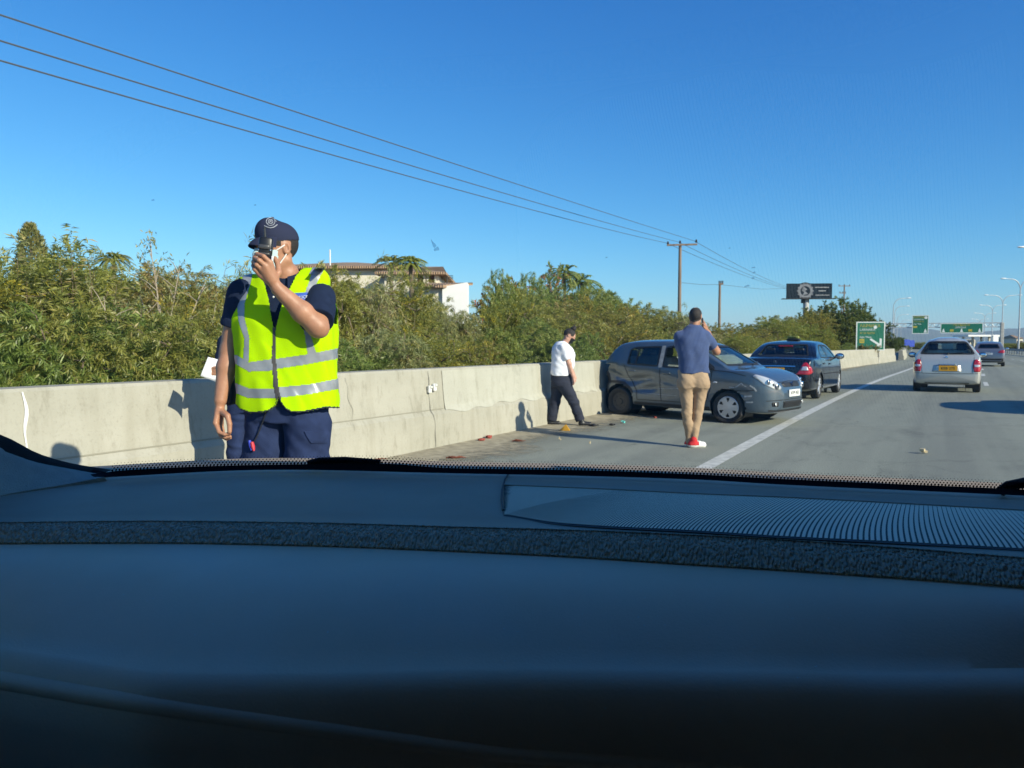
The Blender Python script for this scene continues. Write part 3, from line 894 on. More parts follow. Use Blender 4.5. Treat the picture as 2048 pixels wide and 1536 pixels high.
vo = c2w(cv(760, 690, VF)); 
villa = empty("villa", (vo.x, vo.y, 0), R(YAW), "cream villa with brown tiled roofs and shuttered windows behind the bushes", "house")
def vx(px, d=0): return cv(px, 690, VF+d)[0] - cv(760, 690, VF)[0]
def vz(py, px=760, d=0): return cv(px, py, VF+d)[2]
def villa_block(x0, x1, y0, y1, z1, m, name="wall"):
    g = MB(); g.box(((x0+x1)/2, (y0+y1)/2, z1/2), (x1-x0, y1-y0, z1)); return g.build(name, m, villa)
def hip_roof(x0, x1, y0, y1, z0, z1, ov=.5, hip0=True, hip1=True, th=.14):
    x0 -= ov; x1 += ov; y0 -= ov; y1 += ov; ym = (y0+y1)/2; hh = (y1-y0)/2
    a = x0 + (hh if hip0 else 0); b = x1 - (hh if hip1 else 0)
    v = [(x0, y0, z0), (x1, y0, z0), (x1, y1, z0), (x0, y1, z0), (a, ym, z1), (b, ym, z1)]
    v += [(p[0], p[1], p[2]-th) for p in v[:4]]
    f = [(0, 1, 5, 4), (1, 2, 5), (2, 3, 4, 5), (3, 0, 4), (6, 9, 8, 7), (0, 6, 7, 1), (1, 7, 8, 2), (2, 8, 9, 3), (3, 9, 6, 0)]
    g = MB(); g.add(v, f); return g.build("roof", m_tile, villa)
# long low wing on the left
xl, xr = vx(520), vx(800)
villa_block(xl, xr, 2, 9, vz(530), m_plaster)
hip_roof(xl, xr, 2, 9, vz(526), vz(503))
# taller right wing with shuttered windows
xl2, xr2 = vx(770), vx(878)
villa_block(xl2, xr2, 0, 6, vz(548), m_plaster)
hip_roof(xl2, xr2, 0, 6, vz(545), vz(522), .45)
for px in (842, 864):
    w0, w1 = vx(px-6), vx(px+6)
    fr = MB(); 
    for sx in (w0-.05, w1+.05): fr.box((sx, -.05, (vz(551)+vz(566))/2), (.1, .12, vz(551)-vz(566)+.2))
    for z in (vz(551)+.05, vz(566)-.05): fr.box(((w0+w1)/2, -.05, z), (w1-w0, .12, .1))
    wdw = fr.build("window", m_plaster, villa)
    s = MB()
    for k in range(12): s.box(((w0+w1)/2, -.03, vz(566)+(vz(551)-vz(566))*(k+.5)/12), (w1-w0, .05, (vz(551)-vz(566))/12*.8), M=Matrix.Rotation(R(20), 3, 'X'))
    s.box(((w0+w1)/2, -.004, (vz(551)+vz(566))/2), (w1-w0, .02, vz(551)-vz(566)))
    s.build("shutter", m_shut, wdw)
# lean-to roof and bright white gable end on the right
x3, x4, x5 = vx(832), vx(895), vx(937)
g = MB(); g.add([(x3, -2.2, vz(573)), (x4, -2.2, vz(576)), (x5+.2, 1.0, vz(562)), (x3+.4, 1.0, vz(566)), (x3, -2.2, vz(573)-.15), (x4, -2.2, vz(576)-.15), (x5+.2, 1.0, vz(562)-.15), (x3+.4, 1.0, vz(566)-.15)],
      [(0, 1, 2, 3), (7, 6, 5, 4), (0, 4, 5, 1), (1, 5, 6, 2), (2, 6, 7, 3), (3, 7, 4, 0)])
g.build("porch_roof", m_tile, villa)
g = MB(); g.prism([(x4-.1, 0), (x5+.05, 0), (x5+.05, vz(570)), (x4-.1, vz(579))], -1.9, -.4); g.build("gable_wall", m_white, villa)
g = MB(); g.prism([(x3+.3, 0), (x4-.12, 0), (x4-.12, vz(579)), (x3+.3, vz(577))], -1.7, -.6); g.build("porch_wall", m_plaster, villa)
g = MB(); g.tube([(vx(645), 2, vz(525)), (vx(645), 2, vz(490))], .04, 6); g.build("mast", m_white, villa)
g = MB(); g.tube([(vx(893), .5, vz(565)), (vx(893), .5, vz(549))], .03, 6)
for k in range(3): g.tube([(vx(893)-.35, .5, vz(550+k*3)), (vx(893)+.35, .5, vz(550+k*3))], .02, 5)
g.build("aerial", m_dark, villa)

# ================================================================== power lines
m_wood = mat("weathered pole wood", (.21, .15, .11), .9, var=.25, vscale=6, stretch=(1, 1, .1))
m_wire = mat("wire", (.07, .085, .105), .7)
m_ins = mat("brown insulators", (.05, .035, .03), .35)
PF = 62.0
pp = c2w(cv(1358, 690, PF))
ptop = cv(1358, 490, PF)[2]
pole = empty("power_pole", (pp.x, pp.y, 0), R(YAW), "tall brown wooden power pole with crossarm above the man in blue", "utility pole")
def cxp(px): return cv(px, 690, PF)[0]-cv(1358, 690, PF)[0]
def czp(py): return cv(1358, py, PF)[2]
g = MB(); g.tube([(0, 0, 0), (0, 0, ptop)], [.18, .12], 12); g.build("pole", m_wood, pole, True)
g = MB(); g.box(((cxp(1331)+cxp(1391))/2, -.15, czp(490)), (cxp(1391)-cxp(1331), .12, .14), M=Matrix.Rotation(R(-1.5), 3, 'Y')); g.build("crossarm", m_wood, pole)
ends = []
for px, py in ((1333, 486), (1357, 484), (1389, 482)):
    g = MB(); g.lathe([(.02, 0), (.07, .03), (.10, .10), (.05, .14), (.09, .18), (.04, .26), (0, .27)], 10, (cxp(px), -.15, czp(py)-.16)); g.build("insulator", m_ins, pole, True)
    ends.append(c2w(cv(px, py, PF-.15)))
# next poles
def tpole(px, ytop, ybase, f, arms, label, group=None):
    p = c2w(cv(px, 690, f)); h = cv(px, ytop, f)[2]
    o = empty("power_pole", (p.x, p.y, 0), R(YAW), label, "utility pole", group)
    k = f/F_PX
    g = MB(); g.tube([(0, 0, 0), (0, 0, h)], [.17, .12], 10); g.build("pole", m_wood, o, True)
    for (dy, x0, x1) in arms:
        z = h - dy*k; g = MB(); g.box(((x0+x1)/2*k, -.12, z), ((x1-x0)*k, .12, .14)); g.build("crossarm", m_wood, o)
        for x in (x0+1, (x0+x1)/2, x1-1):
            g = MB(); g.lathe([(.02, 0), (.09, .05), (.05, .14), (.09, .2), (.0, .3)], 8, (x*k, -.12, z+.06)); g.build("insulator", m_ins, o, True)
    return o
p2 = tpole(1438, 567, 640, 80, [(1, -3, 6)], "shorter grey power pole right of the man in blue")
p3 = tpole(1686, 569, 610, 150, [(3, -12, 11), (17, -10, 3)], "distant power pole with two crossarms right of the billboard")
left_px = [(0, 101), (0, 66), (0, 25)]
far_px = [(1575, 578), (1578, 577), (1576, 574)]
mids = [(700, 318), (690, 292), (700, 257)]
def wire(pts, sag, r, label):
    g = MB()
    a, b = Vector(pts[0]), Vector(pts[1]); P = []
    for k in range(41):
        t = k/40; p = a.lerp(b, t); p.z -= sag*4*t*(1-t); P.append(p)
    g.tube(P, r, 5)
    return tag(g.build("power_line", m_wire), label, "power line", "overhead wires")
nm = ("lowest and leftmost", "middle", "topmost")
for i in range(3):
    # near end: extend past the left edge of the picture, the cable hangs off a pole behind the viewer
    a = c2w(cv(left_px[i][0], left_px[i][1], 13.0))
    e = ends[i]
    start = e + (a - e)*1.25
    # choose the sag so the cable passes the surveyed middle point
    def err(s):
        best = 1e9; val = 0
        for k in range(200):
            t = k/199; p = start.lerp(e, t); p = Vector((p.x, p.y, p.z - s*4*t*(1-t)))
            f = FWD[0]*p.x+FWD[1]*p.y; r = RGT[0]*p.x+RGT[1]*p.y; z = p.z-CAM_H
            w = f*cp - z*sp
            if w <= 0: continue
            px = 1024+F_PX*r/w; py = 768-F_PX*(f*sp+z*cp)/w
            if abs(px-mids[i][0]) < best: best = abs(px-mids[i][0]); val = py-mids[i][1]
        return val
    lo, hi = 0.0, 3.0
    for _ in range(30):
        m_ = (lo+hi)/2
        if err(m_) < 0: lo = m_
        else: hi = m_
    wire((start, e), (lo+hi)/2, .017, f"{nm[i]} of three overhead wires running from the upper left to the tall pole")
    b = c2w(cv(far_px[i][0], far_px[i][1], 128))
    wire((e, b), .35, .02, f"{('lower', 'middle', 'upper')[i]} of the three wires descending from the tall pole to the billboard")
g = MB(); a = c2w(cv(1360, 565, PF+10)); b = c2w(cv(1438, 569, 80)); g.tube([a, a.lerp(b, .5)-Vector((0, 0, .1)), b], .02, 5)
b2 = c2w(cv(1575, 577, 128)); g.tube([b, b.lerp(b2, .5)-Vector((0, 0, .3)), b2], .02, 5)
tag(g.build("power_line", m_wire), "thin wire at the top of the shorter grey pole", "power line", "overhead wires")

# ================================================================== billboard
m_board = mat("dark poster", (.012, .020, .030), .9, var=.5, vscale=.5, col2=(.022, .034, .046), spec=.1)
m_grey = mat("poster grey", (.16, .17, .19), .6, var=.3, vscale=2)
m_pale = mat("poster pale", (.42, .42, .42), .6)
BF = 120.0
bp_ = c2w(cv(1616, 690, BF)); bk = BF/F_PX
bb = empty("billboard", (bp_.x, bp_.y, 0), R(YAW)-R(4), "dark billboard with a round grey emblem on a post above the bushes", "billboard")
def bx(px): return (px-1616)*bk*1.02
def bz(py): return cv(1616, py, BF)[2]
g = MB(); g.box(((bx(1573)+bx(1659))/2, 0, (bz(567)+bz(597))/2), (bx(1659)-bx(1573), .35, bz(567)-bz(597)), M=None)
g.lathe([(0, -.2), (bk*17, -.2), (bk*17, .2), (0, .2)], 36, (bx(1608), 0, bz(582)), 'y'); g.build("panel", m_board, bb)
g = MB()
g.lathe([(bk*9.5, -.225), (bk*14.5, -.225), (bk*14.5, -.205), (bk*9.5, -.205), (bk*9.5, -.225)], 36, (bx(1608), 0, bz(582)), 'y')
for k in range(14):
    a = 2*math.pi*k/14; g.box((bx(1608)+bk*15*math.cos(a), -.215, bz(582)+bk*15*math.sin(a)), (bk*3.0, .02, bk*2.4), M=Matrix.Rotation(-a, 3, 'Y'))
g.prism([(bx(1604), bz(573)), (bx(1612), bz(579)), (bx(1607), bz(582)), (bx(1614), bz(588)), (bx(1603), bz(591)), (bx(1606), bz(584)), (bx(1601), bz(582))], -.225, -.205)
g.build("emblem", m_grey, bb)
for x0, x1, y0, h in ((1626, 1653, 575, 1.6), (1633, 1647, 582, 2.0), (1627, 1654, 590.5, 1.4)):
    n = int((x1-x0)/2.4); g = MB()
    for k in range(n):
        g.box((bx(x0+(x1-x0)*(k+.5)/n), -.185, bz(y0)), ((x1-x0)/n*bk*.72, .02, h*bk*(.8+.3*((k*7) % 3)/2)))
    g.build("lettering", m_pale, bb)
g = MB(); g.box(((bx(1563)+bx(1664))/2, -.5, bz(598)), (bx(1664)-bx(1563), .9, .12))
g.box(((bx(1595)+bx(1622))/2, 0, bz(600.5)), (bx(1608)-bx(1594), .5, .9)); g.build("catwalk", m_dark, bb)
g = MB(); g.tube([(bx(1611), .1, 0), (bx(1611), .1, bz(598))], .45, 14); g.build("post", mat("billboard post", (.4, .4, .4), .6, var=.1, vscale=1), bb, True)

# ================================================================== street lamps
m_lamp = mat("lamp grey", (.42, .44, .46), .45, metal=.3, var=.1, vscale=3)
m_lens = mat("lamp head", (.70, .72, .74), .35)
def lamp(px, py_top, f, arms, label, group, base_py=690, reach=None):
    p = c2w(cv(px, 690, f)); h = cv(px, py_top, f)[2]
    k = f/F_PX
    o = empty("street_lamp", (p.x, p.y, 0), R(YAW), label, "street lamp", group)
    zj = h - 1.9
    g = MB(); g.tube([(0, 0, 0), (0, 0, zj*.5), (0, 0, zj)], [.15, .11, .08], 10); g.build("pole", m_lamp, o, True)
    rc = reach or 2.6
    for s in arms:
        P = []
        for t in np.linspace(0, math.pi/2, 9): P.append((s*rc*.55*(1-math.cos(t)), 0, zj + 1.8*math.sin(t)))
        P.append((s*rc*.9, 0, h-.02))
        g = MB(); g.tube(P, [.07]*8+[.06, .05], 8); g.build("arm", m_lamp, o, True)
        g = MB(); g.ell((s*rc*1.08, 0, h), (.52, .17, .11), 12, 8); g.build("lamp_head", m_lens, o, True)
    return o
lamp(2037, 557, 118, (-1, 1), "nearest fully visible twin street lamp near the right edge", "twin lamps on the median", reach=2.5)
lamp(2003, 590, 160, (-1, 1), "second twin street lamp from the right edge", "twin lamps on the median", reach=3.3)
lamp(1983, 610, 205, (-1, 1), "third twin street lamp from the right edge", "twin lamps on the median", reach=3.0)
lamp(1968, 626, 255, (-1, 1), "fourth twin street lamp from the right edge", "twin lamps on the median", reach=3.1)
lamp(1958, 638, 320, (-1, 1), "farthest twin street lamp, left of the others", "twin lamps on the median", reach=3.0)
o = lamp(2072, 494, 86, (-1, 1), "near twin street lamp with only its head inside the right edge", "twin lamps on the median", reach=1.9)
lamp(1785, 596, 155, (1,), "nearest single arm street lamp above the left verge", "single lamps on the left verge", reach=2.9)
lamp(1788, 612, 200, (1,), "second single arm street lamp on the left verge", "single lamps on the left verge", reach=3.2)
lamp(1793, 629, 260, (1,), "third single arm street lamp on the left verge", "single lamps on the left verge", reach=3.2)
lamp(1801, 640, 330, (1,), "farthest single arm street lamp on the left verge", "single lamps on the left verge", reach=3.2)

# ================================================================== road signs
m_green = mat("sign green", (.0, .13, .075), .5, var=.06, vscale=2)
m_swhite = mat("sign white", (.62, .66, .64), .5)
m_syel = mat("sign yellow", (.42, .34, .04), .5)
m_sblue = mat("sign blue", (.008, .05, .40), .5)
m_post = mat("sign post", (.42, .40, .36), .6, metal=.2, var=.15, vscale=3)
def sign_frame(root, x0, x1, z0, z1, bw, back=.05, y=0.0):
    g = MB(); g.box(((x0+x1)/2, y, (z0+z1)/2), (x1-x0, back, z1-z0)); pn = g.build("panel", m_green, root)
    g = MB(); yy = y-back/2-.004
    g.box(((x0+x1)/2, yy, z1-bw/2), (x1-x0, .008, bw)); g.box(((x0+x1)/2, yy, z0+bw/2), (x1-x0, .008, bw))
    g.box((x0+bw/2, yy, (z0+z1)/2), (bw, .008, z1-z0-2*bw)); g.box((x1-bw/2, yy, (z0+z1)/2), (bw, .008, z1-z0-2*bw))
    g.build("border", m_swhite, root)
    return yy
SF = 55.0; k = SF/F_PX
p = c2w(cv(1740, 690, SF))
sg = empty("road_sign", (p.x, p.y, 0), R(YAW)-R(8), "big green direction sign with yellow and white lines and a slanting white arrow", "road sign")
def sx(px): return (px-1740)*k
def sz(py): return cv(1740, py, SF)[2]
yy = sign_frame(sg, sx(1713), sx(1767.5), sz(701), sz(643.5), .075)
rot = (R(90), 0, 0)
for s, py, m, sz_ in (("ΛΑΡΝΑΚΑ", 652, m_syel, .30), ("LARNAKA", 659.5, m_swhite, .24), ("ΑΓΙΑ ΝΑΠΑ", 666.5, m_syel, .20), ("Agia Napa", 674, m_swhite, .20)):
    t = text_mesh("lettering", s, sz_, m, sg, (sx(1719.5), yy-.004, sz(py)), rot, align='LEFT')
g = MB(); g.box((sx(1724), yy-.004, sz(682)), (.34, .008, .30)); g.build("route_panel", m_syel, sg)
text_mesh("lettering", "A3", .22, m_green, sg, (sx(1724), yy-.012, sz(682)), rot)
g = MB(); g.lathe([(0, -.006), (.12, -.006), (.12, .004), (0, .004)], 20, (sx(1749), yy-.004, sz(654.5)), 'y'); g.build("symbol", m_swhite, sg)
g = MB(); aw_ = .10
def bar(x0, z0, x1, z1, w):
    d = Vector((x1-x0, 0, z1-z0)); n = Vector((-d.z, 0, d.x)).normalized()*w/2
    a = Vector((x0, 0, z0)); b = Vector((x1, 0, z1))
    return [((a+n).x, (a+n).z), ((b+n).x, (b+n).z), ((b-n).x, (b-n).z), ((a-n).x, (a-n).z)]
g.prism(bar(sx(1740), sz(678), sx(1757.5), sz(690), .15), yy-.012, yy-.004)
g.prism(bar(sx(1759.5), sz(677), sx(1759.5), sz(695), .15), yy-.0118, yy-.0042)
g.prism([(sx(1752), sz(691)), (sx(1757.6), sz(687)), (sx(1757.6), sz(694.5))], yy-.0119, yy-.0041); g.build("arrow", m_swhite, sg)
for px in (1724, 1758):
    g = MB(); g.tube([(sx(px), .08, 0), (sx(px), .08, sz(648))], .06, 8); g.build("post", m_post, sg, True)
g = MB(); g.ell((sx(1736), -.3, sz(703)), (.45, .3, .62), 10, 7)
tb = make_bush("dry_weed", 44, W=2.4, D=1.2, H=1.5, pal='brown', lobes=5, shoots=160, per=30, ll=.12, lw=.03, label="dry orange brown weed standing against the foot of the big green sign", cat="weed")
q = c2w(cv(1735, 690, SF-.8)); tb.location = (q.x, q.y, .55); tb.scale = (.6, .5, .62)

# gantry with two green boards
GF = 112.0; k = GF/F_PX
p = c2w(cv(1880, 690, GF))
ga = empty("sign_gantry", (p.x, p.y, 0), R(YAW)-R(20), "overhead gantry spanning the carriageway in front of the hills", "sign gantry")
def gx(px): return (px-1880)*k*1.0
def gz(py): return cv(1880, py, GF)[2]
for px in (1772, 1987):
    g = MB(); g.box((gx(px), .4, gz(646)/2), (.42, .42, gz(646)), bev=.05); g.build("post", m_post, ga)
g = MB()
for py in (646.5, 654.5): g.box(((gx(1772)+gx(1987))/2, .4, gz(py)), (gx(1987)-gx(1772), .14, .14))
n = 34
for i in range(n):
    x0 = gx(1772)+(gx(1987)-gx(1772))*i/n; x1 = x0+(gx(1987)-gx(1772))/n
    a, b = (gz(646.5), gz(654.5)) if i % 2 else (gz(654.5), gz(646.5)); g.tube([(x0, .4, a), (x1, .4, b)], .04, 5)
g.build("truss", m_lamp, ga)
def board(x0, x1, y0, y1, label):
    o = empty("gantry_sign", tuple(ga.matrix_basis @ Vector((0, 0, 0))), R(YAW)-R(20), label, "road sign", "green boards on the gantry")
    yy = sign_frame(o, gx(x0), gx(x1), gz(y1), gz(y0), .10, .12, .15)
    return o, yy
o, yy = board(1829.5, 1859, 630, 667.5, "tall narrow green board on the left half of the gantry")
for s, py, m, sz_ in (("ΛΑΡΝΑΚΑ", 634, m_syel, .36), ("LARNAKA", 638.5, m_swhite, .30), ("ΑΓΙΑ ΝΑΠΑ", 643, m_syel, .26), ("Agia Napa", 647.5, m_swhite, .26)):
    text_mesh("lettering", s, sz_, m, o, (gx(1832), yy-.006, gz(py)), rot, align='LEFT')
g = MB(); g.box((gx(1835), yy-.005, gz(653.5)), (.55, .01, .28)); g.build("route_panel", m_syel, o)
g = MB(); g.lathe([(0, -.008), (.21, -.008), (.21, .004), (0, .004)], 18, (gx(1854), yy-.004, gz(635)), 'y'); g.build("symbol", m_swhite, o)
g = MB(); g.prism([(gx(1850.5), gz(665)), (gx(1856.5), gz(665)), (gx(1854), gz(657.5)), (gx(1853), gz(657.5))], yy-.012, yy-.002); g.build("arrow", m_swhite, o)
o, yy = board(1880, 1954, 646.5, 666.5, "wide green board with three white arrows on the right half of the gantry")
text_mesh("lettering", "ΛΕΥΚΩΣΙΑ", .44, m_syel, o, (gx(1917), yy-.006, gz(650.3)), rot)
text_mesh("lettering", "LEFKOSIA", .34, m_swhite, o, (gx(1915), yy-.006, gz(655.2)), rot)
for px in (1885.5, 1917, 1948):
    g = MB(); g.prism([(gx(px-2.6), gz(664.5)), (gx(px+2.6), gz(664.5)), (gx(px+.6), gz(657.5)), (gx(px-.6), gz(657.5))], yy-.012, yy-.002); g.build("arrow", m_swhite, o)
for px in (1900, 1932):
    g = MB(); g.box((gx(px), yy-.005, gz(661)), (.5, .01, .34)); g.build("route_panel", m_syel, o)

# small blue signs
for px, py, w, h, f, lab in ((1814, 685, 11, 12, 150, "small blue sign left of the silver hatchback's roof"), (1824, 687, 10, 13, 152, "second small blue sign beside the silver hatchback's roof")):
    p = c2w(cv(px, 690, f)); k2 = f/F_PX; z = cv(px, py, f)[2]
    o = empty("blue_sign", (p.x, p.y, 0), R(YAW), lab, "road sign", "blue signs beside the road")
    g = MB(); g.box((0, 0, z), (w*k2, .06, h*k2), bev=.02); g.build("panel", m_sblue, o)
    g = MB(); g.tube([(0, .08, 0), (0, .08, z)], .05, 6); g.build("post", m_post, o)

# ================================================================== filling station and far houses
m_far = mat("far plaster", (.62, .57, .47), .9, var=.08, vscale=.4)
m_fwin = mat("far window", (.03, .035, .045), .2)
FF = 230.0; k3 = FF/F_PX
p = c2w(cv(1950, 690, FF))
fs = empty("filling_station", (p.x, p.y, 0), R(YAW), "distant building with a long white flat canopy below the gantry's right end", "building")
def fx(px): return (px-1950)*k3
def fz(py): return cv(1950, py, FF)[2]
g = MB(); g.box(((fx(1920)+fx(1983))/2, 0, fz(671.8)), (fx(1983)-fx(1920), 8, .55), bev=.05); g.build("canopy", m_white, fs)
for px in (1926, 1945, 1962, 1978):
    g = MB(); g.box((fx(px), 0, fz(673.5)/2), (.5, .5, fz(673.5))); g.build("column", m_post, fs)
g = MB(); g.box((fx(1973), -4.2, fz(678)), (1.6, .3, 2.2)); g.build("price_board", m_white, fs)
g = MB(); g.box((fx(1952), 9, fz(679)/2), (fx(1975)-fx(1930), 6, fz(679))); b_ = g.build("wall", m_far, fs)
for i in range(5):
    g = MB(); g.box((fx(1933+i*9), 5.98, fz(684)), (.9, .06, .8)); g.build("window", m_fwin, b_)
def far_house(px, top, f, w, label, d=8, mroof=None, roof=1.2):
    p = c2w(cv(px, 690, f)); h = cv(px, top, f)[2]; w_ = w*f/F_PX
    o = empty("house", (p.x, p.y, 0), R(YAW)+R((px*7) % 20-10), label, "house", "far houses beyond the road")
    h = max(h, 2.4)
    g = MB(); g.box((0, 0, h/2), (w_, d, h)); b_ = g.build("wall", m_far, o)
    n = max(2, int(w_/2.6))
    for i in range(n):
        g = MB(); g.box((-w_/2+w_*(i+.5)/n, -d/2-.01, h*.62), (.9, .06, 1.0)); g.build("window", m_fwin, o)
    g = MB(); g.add([(-w_/2-.4, -d/2-.4, h), (w_/2+.4, -d/2-.4, h), (w_/2+.4, d/2+.4, h), (-w_/2-.4, d/2+.4, h), (-w_*.2, 0, h+roof), (w_*.2, 0, h+roof)], [(0, 1, 5, 4), (1, 2, 5), (2, 3, 4, 5), (3, 0, 4), (3, 2, 1, 0)]); g.build("roof", mroof or m_tile, o)
far_house(1784, 684.5, 210, 15, "low pale distant building left of the blue signs", mroof=m_far, roof=.3)
far_house(2022, 677, 260, 13, "distant cream house right of the gantry post")
far_house(2002, 683, 280, 18, "distant low house between the two right lamp posts")
far_house(1903, 682, 300, 22, "distant house behind the silver hatchback's roof")
far_house(2045, 683, 300, 16, "distant low house at the right edge of the photo", mroof=m_far, roof=.3)
# ================================================================== vehicles
def car_paint(name, col, metal=.5, rough=.32, dirt=0.0, coat=1.0):
    m = mat(name, col, rough, metal=metal, coat=coat)
    nt = m.node_tree; b = nt.nodes["Principled BSDF"]; tc = nt.nodes.new("ShaderNodeTexCoord")
    n = nt.nodes.new("ShaderNodeTexNoise"); n.inputs["Scale"].default_value = 3; n.inputs["Detail"].default_value = 6
    nt.links.new(tc.outputs["Object"], n.inputs["Vector"])
    r = nt.nodes.new("ShaderNodeMapRange"); r.inputs[3].default_value = rough*.8; r.inputs[4].default_value = rough*1.35
    nt.links.new(n.outputs["Fac"], r.inputs[0]); nt.links.new(r.outputs[0], b.inputs["Roughness"])
    if dirt:
        mx = nt.nodes.new("ShaderNodeMix"); mx.data_type = 'RGBA'
        rr = nt.nodes.new("ShaderNodeMapRange"); rr.inputs[1].default_value = .4; rr.inputs[2].default_value = .75; rr.inputs[4].default_value = dirt
        nt.links.new(n.outputs["Fac"], rr.inputs[0]); nt.links.new(rr.outputs[0], mx.inputs[0])
        mx.inputs[6].default_value = (*col, 1); mx.inputs[7].default_value = (.22, .20, .16, 1)
        nt.links.new(mx.outputs[2], b.inputs["Base Color"])
    return m
m_tyre = mat("tyre rubber", (.022, .022, .022), .85, bump=.3, bscale=60, var=.25, vscale=8)
m_black = mat("black plastic", (.014, .014, .015), .55)
m_inner = mat("dark cabin trim", (.09, .09, .09), .8)
m_seat = mat("seat cloth", (.13, .13, .13), .9, var=.2, vscale=10)
m_chrome = mat("chrome", (.75, .75, .76), .12, metal=1.0)
m_hub = mat("silver wheel cover", (.50, .51, .53), .35, metal=.55, var=.08, vscale=6)
m_steelw = mat("bare steel wheel", (.045, .045, .047), .55, metal=.4)
m_cglass = glass_mat("car glass", (.62, .72, .68), .9)
m_cdark = glass_mat("tinted car glass", (.34, .40, .40), 1.0)
m_red = mat("red lamp lens", (.42, .012, .02), .15, coat=1.0)
m_clear = mat("clear lamp lens", (.62, .62, .62), .12, coat=1.0, metal=.3)
m_amber = mat("amber lens", (.55, .2, .03), .2, coat=1.0)
m_plate_w = mat("white plate", (.72, .72, .70), .45)
m_plate_y = mat("yellow plate", (.74, .36, .012), .4)
m_ink = mat("plate ink", (.012, .012, .014), .5)
m_seam = mat("door gap", (.006, .006, .007), .8)
m_primer = mat("scraped primer", (.30, .32, .33), .7, var=.3, vscale=30)

